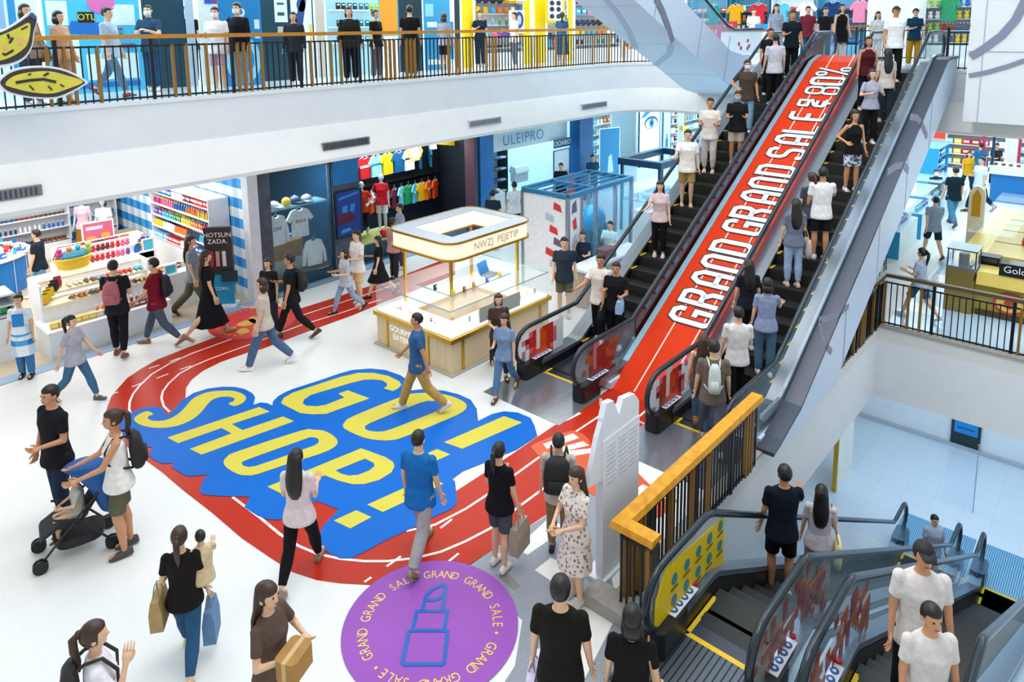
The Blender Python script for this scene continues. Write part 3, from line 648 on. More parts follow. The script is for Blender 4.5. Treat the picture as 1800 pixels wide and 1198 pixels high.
PC = thing('floor_sticker', 'round purple floor sticker with blue lipstick outline and ring of GRAND GRAND SALE lettering', 'floor sticker', (4.44, 5.156, 0))
disc = lambda cx, cy, r, n=64: [(cx+r*cos(2*pi*i/n), cy+r*sin(2*pi*i/n)) for i in range(n)]
sticker(disc(4.44,5.156,.921), .010, 'sticker_base', mat('sticker_purple', '#9a55b4', .45, 0, .04, 2, spec=.2), PC)
RG = mat('ring_gold', '#f0cc62', .4)
def ring_text(txt, a0, da, r, size, cx, cy, parent, ma, z=.013):
    for i, ch in enumerate(txt):
        if ch == ' ': continue
        a = radians(a0-da*i)
        f = lambda x, y, h, a=a, q=.0005*(i%2): (cx+(r+y)*cos(a)+x*.78*sin(a), cy+(r+y)*sin(a)-x*.78*cos(a), z+h+q)
        text_mb(ch, size, f, depth=.001).build('ring_letter' if ch != '•' else 'ring_dot', ma, parent)
# the ring: GRAND starts right after the top dot; image 'up' of the sticker is the viewing direction
CP = lambda x, y: (590+x/5.294, 980+y/5.294)
def ang(u, v): p = G(u, v); return math.degrees(math.atan2(p.y-5.156, p.x-4.44))
ac = [ang(*CP(*p)) for p in ((708,175),(1565,718),(372,1125))]
step = ((ac[0]-ac[1]) % 360)
ring_text('• GRAND GRAND SALE ', ac[0], step/18.3, .70, .155, 4.44, 5.156, PC, RG)
ring_text('• GRAND GRAND SALE ', ac[1], step/18.3, .70, .155, 4.44, 5.156, PC, RG)
ring_text('• GRAND GRAND SALE ', ac[1]-step, step/18.3, .70, .155, 4.44, 5.156, PC, RG)
LB = mat('lipstick_blue', '#1560b4', .35)
for P, cl_ in (([CP(640,1003),CP(622,985),CP(680,700),CP(700,687),CP(1020,687),CP(1042,700),CP(1010,985),CP(990,1003)], True), ([CP(720,680),CP(755,507),CP(1040,507),CP(1012,680)], False),
          ([CP(805,500),CP(838,372),CP(900,305),CP(1000,258),CP(1022,270),CP(1020,330),CP(993,500)], False), ([CP(838,372),CP(850,405),CP(900,408),CP(960,390),CP(1010,350),CP(1020,300)], False)):
    MB().stroke([(G(*p).x, G(*p).y) for p in P], .04, .012, .014+.0006*len(P), cl_).build('lipstick_outline', LB, PC)
RC = thing('floor_sticker', 'small round red floor sticker with golden fruit drawing near the striped shop wall', 'floor sticker', (7.356, 14.06, 0))
sticker(disc(7.356,14.062,.90), .006, 'sticker_base', mat('sticker_red', '#dc3a34', .35, 0, .05, 2), RC)
sticker(disc(7.356,14.062,.90), .005, 'sticker_rim', mat('sticker_rim', '#e89a94', .35), RC)
YG = mat('fruit_gold', '#e0b04c', .4)
for P in ([(415,572),(425,566),(445,560),(450,568),(430,574)], [(436,563),(444,556),(456,560),(450,570)], [(444,577),(450,570),(460,572),(455,580)], [(415,584),(424,578),(434,578),(438,584),(425,588)]):
    sticker(fpoly(P, 2), .009, 'fruit_drawing', YG, RC)
ring_text('GRAND GRAND SALE • GRAND GRAND SALE • ', 100, 9.5, .72, .13, 7.356, 14.062, RC, RG, .009)
FT = thing('floor_sticker', 'orange floor sticker with white stripes behind the white display board', 'floor sticker', (7.2, 4.9, 0))
D_ = lambda x, y: (900+x/5.209, 730+y/5.209)
ORS = mat('sticker_orange', '#d8541c', .35, 0, .06, 3)
sticker(fpoly([D_(170,290),D_(210,260),D_(400,180),D_(560,140),D_(640,165),D_(700,215),D_(740,300),(1060,800),(1110,820),(1150,860),(1190,880),(1160,910),(1110,905),(1060,880),(1000,845),D_(350,470),D_(250,380)]), .006, 'sticker_base', ORS, FT)
for P in ([D_(285,265),D_(560,168),D_(615,210),D_(320,310)],[D_(430,300),D_(650,240),D_(705,278),D_(440,340)],[D_(380,340),D_(740,305),D_(770,340),D_(560,375),D_(400,375)],[(1105,832),(1120,838),(1115,850),(1095,846)],[(1105,868),(1130,852),(1160,866),(1120,880)],[(1110,888),(1140,868),(1180,872),(1130,895)]):
    sticker(fpoly(P), .009, 'stripe', LNW, FT)
# grey paving squares near the purple sticker
GT = mat('grey_granite', '#8d929c', .35, 0, .12, 60); GT2 = mat('dark_granite', '#7c7a78', .35, 0, .1, 60)
struct(MB().prism(fpoly([(822,994),(880,957),(970,900),(1046,858),(1078,1030),(1060,1042),(1130,1120),(1060,1198),(1010,1240),(860,1240),(905,1170),(918,1090)]), 0, .003), 'trim_paving', GT)
struct(MB().prism(fpoly([(940,1002),(968,980),(1003,998),(970,1022)]), 0, .005).prism(fpoly([(998,1042),(1082,1086),(1004,1240),(900,1280),(905,1240),(960,1170)]), 0, .005).prism(fpoly([(928,975),(1000,925),(960,915),(905,965)]), 0, .005), 'trim_paving', mat('white_stone', '#eae7e0', .3, 0, .04, 8))
struct(MB().prism(fpoly([(870,1010),(895,1008),(915,1030),(905,1038)]), 0, .004), 'trim_paving', GT2)
struct(MB().prism(fpoly([(1020,1240),(1082,1120),(1155,1240)]), 0, .005), 'trim_paving', mat('speckled_granite', '#8a8f96', .35, 0, .25, 120))
# lane of blue-grey and white squares on the right concourse
q = MB()
for i in range(9):
    for j in range(5):
        if (i*2+j*3) % 4 == 0: q.box(17+i*1.2, 3.0-j*1.2, 0, 17.6+i*1.2, 3.6-j*1.2, .003)
struct(q, 'trim_tiles', mat('tile_bright', '#f4f8fb', .15)); struct(MB().box(15.85,-12,0,24.5,3.7,.002), 'trim_tiles', mat('tile_cyan', '#bcd6e6', .15, 0, .06, 1))
# white display board beside the railing corner
WB = thing('display_board', 'tall white cut-out display board standing beside the near railing corner', 'display board', (6.4, 4.15, 0))
q = MB(); q.prism([(6.1,4.2),(6.16,4.26),(6.78,4.26),(6.84,4.2),(6.84,4.12),(6.1,4.12)], .03, 1.72)
WBM = mat('board_white', '#e6ebf2', .5, 0, .02)
q.build('board', WBM, WB); MB().box(6.06,4.08,0,6.9,4.36,.04).build('base', WBM, WB)
q = MB(); q.prism_y([(6.1,1.72),(6.84,1.72),(6.84,1.9),(6.74,2.02),(6.5,2.06),(6.42,1.9),(6.3,2.12),(6.17,2.14),(6.1,1.98)], 4.13, 4.2); q.prism_y([(5.84,1.3),(6.1,1.25),(6.12,1.98),(6.02,1.8)], 4.14, 4.2)
q.build('cutout', WBM, WB)
q = MB()
for i in range(9):
    z = 1.62-i*.055
    for a in (6.16, 6.4, 6.62): q.box(a, 4.112, z, a+.17, 4.12, z+.012)
q.build('print', mat('faint_print', '#b8c2d0', .6), WB)
# ================================================================ people
SKIN = {'l': mat('skin_light', '#e2b592', .5, 0, .04, 20), 'm': mat('skin_tan', '#c98f68', .5, 0, .05, 20), 'd': mat('skin_brown', '#a66e4b', .5, 0, .05, 20)}
HAIRM = {'k': mat('hair_black', '#15100d', .45, 0, .25, 60), 'b': mat('hair_brown', '#3a2417', .45, 0, .25, 60)}
EYEM = mat('eye_dark', '#1c1411', .2, 0, 0); LIPM = mat('lip', '#a9554a', .5, 0, 0)
PMESH = {}
def remesh(mb, vox, it=2, name='m'):
    me = mb.mesh(name, []); o = bpy.data.objects.new('tmp', me); C.objects.link(o)
    r = o.modifiers.new('r', 'REMESH'); r.mode = 'VOXEL'; r.voxel_size = vox; r.use_smooth_shade = True
    s = o.modifiers.new('s', 'SMOOTH'); s.factor = .6; s.iterations = it
    dg = bpy.context.evaluated_depsgraph_get(); dg.update()
    out = bpy.data.meshes.new_from_object(o.evaluated_get(dg)); out.name = name
    bpy.data.objects.remove(o); bpy.data.meshes.remove(me)
    out.materials.clear(); out.materials.append(None); out.polygons.foreach_set('use_smooth', [True]*len(out.polygons)); return out
V = Vector
ARMS = {'down': (4, 9, 12, 0), 'fwd': (24, 8, 22, 5), 'back': (-22, 8, 8, 0), 'bent': (8, 8, 88, 18), 'phone': (22, 8, 105, 32), 'rail': (38, 16, 45, -6), 'cross': (22, 12, 92, 72), 'push': (34, 6, 42, 8), 'hip': (-14, 34, 78, 55), 'reach': (62, 8, 25, 0), 'face': (30, 12, 132, 25), 'carry': (14, 22, 90, 55), 'lap': (20, 10, 60, 45), 'bagarm': (2, 12, 95, 35)}
LEGS = {'stand': ((2, 3), (-2, 3)), 'easy': ((8, 14), (-3, 2)), 'walkL': ((24, 6), (-20, 24)), 'walkR': ((-20, 24), (24, 6)), 'stepL': ((38, 44), (-6, 5)), 'stepR': ((-6, 5), (38, 44)), 'wide': ((6, 4), (-8, 6)), 'sit': ((86, 88), (84, 92))}
def skel(sex, legs, aR, aL, lean=0):
    f = sex == 'f'; J = {}
    hw = .088 if f else .092; sw = .157 if f else .178
    for sd, k in ((1, 'R'), (-1, 'L')):
        s, kn = LEGS[legs][0 if sd < 0 else 1]; s, kn = radians(s), radians(kn)
        h = V((sd*hw, 0, .92)); kne = h+V((sd*.005, sin(s)*.43, -cos(s)*.43)); an = kne+V((0, sin(s-kn)*.41, -cos(s-kn)*.41))
        pit = min(0, (s-kn)*.75) if s < kn else (s-kn)*.35
        if legs == 'sit': pit = 0
        J['hip'+k], J['kn'+k], J['an'+k], J['pit'+k] = h, kne, an, pit
    for sd, k, ar in ((1, 'R', aR), (-1, 'L', aL)):
        a, b, e, i = (radians(x) for x in ARMS[ar]); sh = V((sd*sw, -.005, 1.415))
        ud = V((sd*sin(b), sin(a)*cos(b), -cos(a)*cos(b))); el = sh+ud*.285
        fd = V((sd*sin(b)*.6-sd*sin(i), sin(a+e), -cos(a+e))); fd.normalize(); wr = el+fd*.245
        J['sh'+k], J['el'+k], J['wr'+k], J['fd'+k] = sh, el, wr, fd
    lo = min(J['an'+k].z-.085+ (sin(J['pit'+k])*.14 if J['pit'+k] < 0 else 0) for k in 'RL')
    J['dz'] = -lo
    return J
def cone(mb, a, b, ra, rb, caps=True, n=12, flat=1.0):
    mb.tube([a, a+(b-a)*.33, a+(b-a)*.66, b], [ra, ra*.67+rb*.33+.0, ra*.33+rb*.67, rb], n)
    if caps: mb.ell(a, (ra, ra, ra), 12, 8); mb.ell(b, (rb, rb, rb), 12, 8)
def body_mesh(key):
    if key in PMESH: return PMESH[key]
    sex, legs, aR, aL = key; J = skel(*key); f = sex == 'f'; m = MB()
    if f: T = [(0,0,.84,.13,.09),(0,0,.90,.168,.115),(0,-.005,.97,.165,.112),(0,0,1.08,.125,.09),(0,.005,1.18,.135,.098),(0,.015,1.27,.15,.112),(0,0,1.36,.155,.09),(0,-.005,1.43,.13,.07),(0,-.01,1.47,.06,.055)]
    else: T = [(0,0,.84,.13,.09),(0,0,.90,.162,.112),(0,0,.97,.16,.11),(0,0,1.08,.148,.105),(0,0,1.2,.165,.115),(0,.01,1.3,.182,.122),(0,0,1.39,.18,.1),(0,-.005,1.44,.14,.078),(0,-.01,1.48,.065,.06)]
    m.rings(T, 20)
    cone(m, V((0,-.012,1.44)), V((0,.006,1.55)), .06 if not f else .05, .056 if not f else .046)
    # head: skull, jaw, nose, ears
    m.ell((0,.0,1.655), (.076,.096,.098), 20, 14); m.ell((0,.022,1.595), (.058,.07,.068), 16, 10); m.ell((0,.062,1.565), (.026,.028,.022), 12, 8)
    m.loft([[(-.009,.094,1.652),(.009,.094,1.652),(0,.088,1.652)],[(-.017,.092,1.612),(.017,.092,1.612),(0,.122,1.614)],[(-.012,.09,1.602),(.012,.09,1.602),(0,.104,1.602)]])
    for s in (-1, 1): m.ell((s*.078,-.004,1.63), (.012,.022,.032), 10, 8)
    for k in 'RL':
        h, kn, an = J['hip'+k], J['kn'+k], J['an'+k]
        cone(m, h, kn, .088 if not f else .09, .056); cone(m, kn, kn+(an-kn)*.32+V((0,-.012,0)), .055, .058); cone(m, kn+(an-kn)*.32+V((0,-.012,0)), an, .057, .034)
        p = J['pit'+k]; fd = V((0, cos(p), sin(p))); cone(m, an+V((0,-.03,-.045)), an+fd*.14+V((0,0,-.055)), .034, .028)
        sh, el, wr = J['sh'+k], J['el'+k], J['wr'+k]; q = .9 if f else 1
        m.ell(sh, (.048*q,.05*q,.046*q)); cone(m, sh+(el-sh)*.12, el, .047*q, .038*q); cone(m, el, wr, .037*q, .025*q)
    me = remesh(m, .0105, 2, 'body')
    # hands: palm, four unequal bent fingers, thumb off the side of the palm
    hm = MB()
    for sd, k in ((1, 'R'), (-1, 'L')):
        wr, fd = J['wr'+k], J['fd'+k]; side = V((0,1,0)) if abs(fd.y) < .75 else V((-sd,0,.4)); side = (side-fd*side.dot(fd)).normalized(); nn = fd.cross(side)*sd; nn.normalize()
        pal = lambda a, b, c: wr+fd*a+side*b+nn*c
        R = []
        for a, w_, t_ in ((-.02,.024,.02),(.01,.028,.018),(.045,.04,.015),(.085,.041,.013)):
            R.append([pal(a, w_*cos(x), t_*sin(x)) for x in [2*pi*i/12 for i in range(12)]])
        hm.loft(R)
        for i, (b, L) in enumerate(((.031,.068),(.0105,.076),(-.0105,.07),(-.031,.056))):
            p0 = pal(.078, b, 0); p1 = pal(.085+L*.4, b*1.12, .007); p2 = pal(.085+L*.7, b*1.15, .02); p3 = pal(.085+L*.85, b*1.15, .036)
            hm.tube([p0, p1, p2, p3], [.0092,.0088,.0082,.0062], 6)
        hm.tube([pal(.012,.024,.002), pal(.035,.044,.01), pal(.062,.052,.02), pal(.085,.05,.026)], [.013,.0115,.0098,.007], 6)
    hme = hm.mesh('h', []); bm = bmesh.new(); bm.from_mesh(me); bm.from_mesh(hme)
    for fc in bm.faces: fc.smooth = True
    bm.to_mesh(me); bm.free(); bpy.data.meshes.remove(hme)
    PMESH[key] = me; return me
def torso_top(key, kind):
    kk = key+(kind,)
    if kk in PMESH: return PMESH[kk]
    J = skel(*key); f = key[0] == 'f'; m = MB(); g = .016
    if f: T = [(0,0,.82,.204,.17),(0,0,.86,.206,.17),(0,0,.93,.195,.148),(0,.0,1.06,.15,.115),(0,.005,1.18,.155,.12),(0,.018,1.27,.168,.13),(0,.0,1.36,.17,.106),(0,-.005,1.425,.14,.084),(0,-.01,1.47,.078,.066)]
    else: T = [(0,0,.79,.205,.17),(0,0,.84,.206,.17),(0,0,.92,.194,.147),(0,.005,1.06,.17,.128),(0,.005,1.2,.182,.132),(0,.01,1.3,.197,.137),(0,0,1.39,.198,.116),(0,-.005,1.44,.152,.092),(0,-.01,1.478,.082,.07)]
    if kind == 'tank': T = [(a, b, c, d*(.96 if c > 1.3 else 1), e) for a, b, c, d, e in T if c < 1.4]+[(0,-.003,1.42,.115,.084),(0,-.008,1.455,.09,.07)]
    if kind == 'crop': T = [(0,0,1.05,.142,.112)]+[t for t in T if t[2] > 1.06]
    m.rings(T, 20)
    if kind != 'tank':
        for k in 'RL':
            sh, el, wr = J['sh'+k], J['el'+k], J['wr'+k]; q = .9 if f else 1
            m.ell(sh+V((0,0,-.006)), (.062*q,.066*q,.06*q)); L = .68 if kind != 'long' else 1.0
            e = sh+(el-sh)*L; m.tube([sh, sh+(e-sh)*.5, e], [.06*q, .057*q, .058*q], 14)
            if kind == 'long': cone(m, el, wr, .052*q, .04*q)
    if kind == 'polo': m.rings([(0,-.008,1.45,.085,.075),(0,-.006,1.5,.072,.068)], 16)
    PMESH[kk] = remesh(m, .0115, 2, 'top'); return PMESH[kk]
def bottoms(key, kind):
    kk = (key[0], key[1], kind)
    if kk in PMESH: return PMESH[kk]
    J = skel(*key); f = key[0] == 'f'; m = MB()
    if kind in ('skirt', 'longskirt', 'dress', 'miniskirt'):
        zb = {'skirt': .5, 'longskirt': .3, 'dress': .48, 'miniskirt': .62}[kind]; y0 = (J['knR'].y+J['knL'].y)/2; sp = abs(J['knR'].y-J['knL'].y)/2
        L = [(0,0,1.07,.135,.1),(0,0,.98,.172,.126),(0,0,.9,.185,.14)]
        fl = .235 if kind != 'longskirt' else .25
        for i in range(1, 6): t = i/5; L.append((0, y0*t, .9+(zb-.9)*t, .185+(fl-.185)*t, .14+(.17+sp-.14)*t*.9))
        R = []
        for (cx, cy, z, rx, ry) in L[::-1]:
            t = max(0, (.9-z)/.5); R.append([(cx+rx*(1+.05*t*cos(9*a))*cos(a), cy+ry*(1+.05*t*cos(9*a))*sin(a), z) for a in [2*pi*i/36 for i in range(36)]])
        m.loft(R)
    else:
        m.rings([(0,0,.80,.15,.11),(0,0,.9,.176,.126),(0,0,.95,.16,.115)], 20)
        for k in 'RL':
            h, kn, an = J['hip'+k], J['kn'+k], J['an'+k]
            if kind == 'shorts': e = h+(kn-h)*.86; m.tube([h, h+(e-h)*.5, e], [.1,.095,.09], 14); m.ell(h, (.1,.1,.1))
            elif kind == 'hotpants': e = h+(kn-h)*.5; m.tube([h, e], [.1,.1], 14); m.ell(h, (.1,.1,.1))
            else:
                sl = kind == 'slim'; cone(m, h, kn, .104, .074 if sl else .082)
                e = kn+(an-kn)*(.9 if sl else .97); m.tube([kn, kn+(e-kn)*.4, e], [.073, .076, .05] if sl else [.081, .08, .066], 14)
    PMESH[kk] = remesh(m, .0115, 2, 'bottoms'); return PMESH[kk]
def shoe_mesh(key, k):
    kk = (key[0], key[1], 'shoe', k)
    if kk in PMESH: return PMESH[kk]
    J = skel(*key); an = J['an'+k]; p = J['pit'+k]; m = MB()
    if p < 0: p = p*1.0
    R = []
    for y, w_, h in ((-.085,.022,.05),(-.07,.036,.085),(-.03,.04,.09),(.02,.042,.075),(.07,.048,.058),(.12,.048,.045),(.155,.038,.034),(.172,.016,.022)):
        ring = []
        for i in range(12):
            a = 2*pi*i/12; x = w_*cos(a); z = (h*sin(a) if sin(a) > 0 else .008*sin(a)*1.2)-.0; ring.append(V((x, y, z)))
        R.append([an+V((q.x, q.y*cos(p)-(q.z-.075)*sin(p), q.y*sin(p)+(q.z-.075)*cos(p))) for q in ring])
    m.loft(R); me = m.mesh('shoe', [], True); me.materials.append(None); PMESH[kk] = me; return me
def hair_mesh(kind):
    kk = ('hair', kind)
    if kk in PMESH: return PMESH[kk]
    m = MB(); c = V((0,-.004,1.66)); n, mm = 24, 16
    if kind != 'bald':
        rings = []
        for j in range(mm+1):
            th = -pi/2+pi*j/mm; ring = []
            for i in range(n):
                a = 2*pi*i/n; d = V((cos(th)*cos(a), cos(th)*sin(a), sin(th)))
                rx, ry, rz = .088, .108, .11
                fr = max(0, min(1, (d.y-.25)/.25))
                cut = .42 if kind not in ('fringe', 'long') else .25
                face = fr*max(0, min(1, (cut-d.z)/.12))
                low = max(0, min(1, ((-.35 if d.y > -.1 else -.62)-d.z)/.2)) if kind in ('short', 'crewcut', 'cap') else max(0, min(1, (-.7-d.z)/.15))
                side = (abs(d.x) > .75 and d.z < .0 and d.y > -.2)
                s = 1-.25*max(face, low)
                if side and kind in ('short', 'crewcut'): s = min(s, .84)
                if kind == 'crewcut': s *= .965
                ring.append(c+V((d.x*rx*s, d.y*ry*s, d.z*rz*s)))
            rings.append(ring)
        m.loft(rings)
    if kind == 'long':
        R = []
        for z, yo, rx, ry in ((1.72,-.045,.075,.06),(1.62,-.062,.09,.052),(1.52,-.075,.098,.045),(1.42,-.105,.105,.04),(1.32,-.118,.098,.034),(1.22,-.115,.075,.026),(1.17,-.11,.04,.012)):
            R.append([(rx*cos(a)*(1+.03*cos(8*a)), yo+ry*sin(a), z) for a in [2*pi*i/18 for i in range(18)]])
        m.loft(R[::-1])
    if kind == 'pony':
        m.ell((0,-.105,1.70), (.03,.028,.03)); m.tube([(0,-.11,1.70),(0,-.15,1.66),(0,-.15,1.56),(0,-.13,1.45),(0,-.125,1.36)], [.02,.034,.034,.026,.008], 10)
    if kind == 'bun': m.ell((0,-.1,1.73), (.045,.045,.045), 12, 10)
    if kind == 'bob':
        m.rings([(0,-.03,1.5,.082,.06),(0,-.035,1.56,.095,.085),(0,-.03,1.63,.09,.085)], 16)
    if kind == 'cap':
        m.loft([[(-.07,.08,1.70),(.07,.08,1.70),(.07,.08,1.712),(-.07,.08,1.712)],[(-.045,.17,1.685),(.045,.17,1.685),(.045,.17,1.695),(-.045,.17,1.695)]])
    me = m.mesh('hair', [], True); me.materials.append(None); PMESH[kk] = me; return me
def cloth(c, pat=None):
    if pat == 'floral':
        def f(nt, b):
            tc = nt.nodes.new('ShaderNodeTexCoord'); v = nt.nodes.new('ShaderNodeTexVoronoi'); v.inputs['Scale'].default_value = 22
            r = nt.nodes.new('ShaderNodeValToRGB'); e = r.color_ramp.elements; e[0].color = hexc('#8c6f6a')+(1,); e[1].color = hexc('#e9ddd2')+(1,); e[0].position = .25; e[1].position = .45
            nt.links.new(tc.outputs['Object'], v.inputs['Vector']); nt.links.new(v.outputs['Distance'], r.inputs[0]); nt.links.new(r.outputs[0], b.inputs['Base Color'])
        return node_mat('floral_cloth', f, .8)
    if pat == 'leaf':
        def f(nt, b):
            tc = nt.nodes.new('ShaderNodeTexCoord'); v = nt.nodes.new('ShaderNodeTexNoise'); v.inputs['Scale'].default_value = 18
            r = nt.nodes.new('ShaderNodeValToRGB'); e = r.color_ramp.elements; e[0].color = hexc('#3b4660')+(1,); e[1].color = hexc('#dfe6f0')+(1,); e[0].position = .45; e[1].position = .52
            nt.links.new(tc.outputs['Object'], v.inputs['Vector']); nt.links.new(v.outputs['Fac'], r.inputs[0]); nt.links.new(r.outputs[0], b.inputs['Base Color'])
        return node_mat('leaf_cloth', f, .8)
    if pat == 'check': return MAT.get('blue_gingham')
    return mat('cloth', c, .85, 0, .1, 14, spec=.2, bump=.5)
UP_PROJ = None
def put(name, me, parent, ma):
    o = bpy.data.objects.new(name, me); C.objects.link(o); o.parent = parent
    if ma is not None:
        o.material_slots[0].link = 'OBJECT'; o.material_slots[0].material = ma
    return o
NPEOPLE = []
def person(label, pos, h, face, sex='m', legs='stand', aR='down', aL='down', hair='short', hc='k', skin='l', top=('tee', '#222222'), bot=('pants', '#222233'), shoe='#dddddd', mask=None, group=None, pat=None, patb=None, cat='person', child=False):
    """pos: where the feet stand; h: height; face: the way the body looks, 0 = away from the viewpoint, 90 = to the right"""
    yaw = math.atan2(FW.y, FW.x)-radians(face); rz = yaw-pi/2
    key = (sex, legs, aR, aL); J = skel(*key); s = h/1.755
    t = thing('person', label, cat, (pos[0], pos[1], pos[2]), rz, group); t.scale = (s, s, s)
    if child: pass
    dz = J['dz']; parts = []
    parts.append(put('body', body_mesh(key), t, SKIN[skin]))
    if top[0] == 'dress':
        parts.append(put('dress_top', torso_top(key, 'tee'), t, cloth(top[1], pat))); parts.append(put('dress_skirt', bottoms(key, 'dress'), t, cloth(top[1], pat)))
    else:
        parts.append(put({'tank': 'tank_top', 'polo': 'polo_shirt', 'long': 'jacket', 'crop': 'crop_top'}.get(top[0], 'shirt'), torso_top(key, top[0]), t, cloth(top[1], pat)))
        parts.append(put({'pants': 'trousers', 'slim': 'trousers', 'shorts': 'shorts', 'hotpants': 'shorts'}.get(bot[0], 'skirt'), bottoms(key, bot[0]), t, cloth(bot[1], patb)))
    for k in 'RL': parts.append(put('shoe', shoe_mesh(key, k), t, mat('shoe', shoe, .6, 0, .05, 10)))
    hs = {'crewcut': 'crewcut'}.get(hair, hair); parts.append(put('hair', hair_mesh(hs), t, HAIRM[hc] if hair != 'cap' else mat('cap', '#1c1c1f', .7)))
    if 95 < face % 360 < 265 or True:
        if ('eye',) not in PMESH:
            e = MB().ell((0,0,0), (.012,.006,.0075), 10, 6).mesh('eye', [], True); e.materials.append(None); PMESH[('eye',)] = e
            e = MB().ell((0,0,0), (.024,.007,.0065), 10, 6).mesh('mouth', [], True); e.materials.append(None); PMESH[('mouth',)] = e
            q = MB(); R = []
            for z in (1.535,1.56,1.59,1.62,1.632): R.append([((.073 if z > 1.54 else .06)*sin(a), .022+(.083 if 1.55 < z < 1.63 else .072)*cos(a)*(1.12 if 1.57 < z < 1.61 else 1.0), z) for a in [radians(x) for x in (-85,-60,-35,-12,12,35,60,85)]]+[(0,.0,z)])
            q.loft(R); e = q.mesh('face_mask', [], True); e.materials.append(None); PMESH[('mask',)] = e
        if 80 < face % 360 < 280:
            for sd in (-1, 1): o = put('eye', PMESH[('eye',)], parts[0], EYEM); o.location = (sd*.032, .0905, 1.657)
            if not mask: o = put('mouth', PMESH[('mouth',)], parts[0], LIPM); o.location = (0, .091, 1.585)
        if mask: o = put('face_mask', PMESH[('mask',)], t, mat('mask', mask, .7)); o.location = (0, 0, dz)
    for o in parts: o.location.z += dz
    t['_k'] = 0; del t['_k']
    NPEOPLE.append(t); return t, key, s, dz
def jp(P, joint):     # world position of a joint of a person
    t, key, s, dz = P; J = skel(*key); v = J[joint].copy(); v.z += dz; v = v*s
    r = t.rotation_euler.z; return V((v.x*cos(r)-v.y*sin(r), v.x*sin(r)+v.y*cos(r), v.z))+t.location
def loc_of(P, x, y, z):
    t, key, s, dz = P; v = V((x, y, z+dz))*s; r = t.rotation_euler.z; return V((v.x*cos(r)-v.y*sin(r), v.x*sin(r)+v.y*cos(r), v.z))+t.location
def handpt(P, side): t, key, s, dz = P; return jp(P, 'wr'+side)+ (jp(P, 'wr'+side)-jp(P, 'el'+side)).normalized()*.07
def gp(u, vf, vh=None, z=0.0, hmin=1.5, hmax=1.9, h=None):   # feet at pixel (u, vf); the height follows from the head's row
    p = G(u, vf, z)
    if h: return p, h
    q = p.copy(); lo, hi = 1.0, 2.2
    for _ in range(30):
        mid = (lo+hi)/2; d = V((p.x, p.y, z+mid))-EYE; v = CY-F_PX*d.dot(UP)/d.dot(FW)
        if v > vh: lo = mid
        else: hi = mid
    return p, min(hmax, max(hmin, lo))
def hp(u, vh, h, z=0.0): p = G(u, vh, z+h); return V((p.x, p.y, z)), h     # only the head shows
def ep(u, vh, h, nos, yc, off=.27):           # rider: head pixel; stand on the step whose height fits best
    best = None
    for i in range(21):
        y = yc-off+2*off*i/20; p = GY(u, vh, y); f = p.z-h; e = abs(f-nos(p.x))+.08*abs(y-yc)+(9 if p.x > 20.4 or p.x < 5 else 0)
        if best is None or e < best[0]: best = (e, p.x, y)
    x, y = best[1], best[2]
    return x, y
def rider(label, u, vh, h, face, esc='A', **k):
    nos, x0, n, z0, d, yc, off = {'A': (nosA, 10.75, 25, 0, 1, 7.325, .25), 'B': (nosB, 10.75, 25, 0, 1, 4.675, .25), 'D': (nosD, 6.84, 25, 0, -1, 2.68, .3), 'E': (nosE, 6.84, 25, 0, -1, 1.19, .3)}[esc]
    x, y = ep(u, vh, h, nos, yc, off); i = math.floor((x-x0)/.3464)
    if i < 0: z = 0
    else: z = d*.2*min(i+1, n)
    if i >= 0: x = x0+i*.3464+.2
    return person(label, (x, y, z+.003), h, face, **k)
# -------- things people carry
def bag(label, P, side, kind, col, grp=None, lab2=None, w_=.3, h_=.34, d_=.12, drop=.16, at=None):
    p = at or handpt(P, side); t = thing({'paper': 'paper_bag', 'tote': 'tote_bag', 'hand': 'handbag'}[kind], label, 'bag', (p.x, p.y, p.z-drop-h_), P[0].rotation_euler.z+pi/2, grp)
    m = MB(); m.loft([[(-w_/2*.96,-d_/2,0),(w_/2*.96,-d_/2,0),(w_/2*.96,d_/2,0),(-w_/2*.96,d_/2,0)],[(-w_/2,-d_/2,h_*.6),(w_/2,-d_/2,h_*.6),(w_/2,d_/2,h_*.6),(-w_/2,d_/2,h_*.6)],[(-w_/2,-d_*.3,h_),(w_/2,-d_*.3,h_),(w_/2,d_*.3,h_),(-w_/2,d_*.3,h_)]])
    m.build('bag_body', mat('bag', col, .7, 0, .08, 8), t, False)
    for s in (-1, 1): MB().tube([(-w_*.25,s*d_*.25,h_*.96),(-w_*.15,s*d_*.12,h_+drop*.8),(0,0,h_+drop),(w_*.15,s*d_*.12,h_+drop*.8),(w_*.25,s*d_*.25,h_*.96)], .006, 5).build('handle', mat('bag_handle', '#b8a080' if kind == 'tote' else '#8a8a88', .7), t, False)
    return t
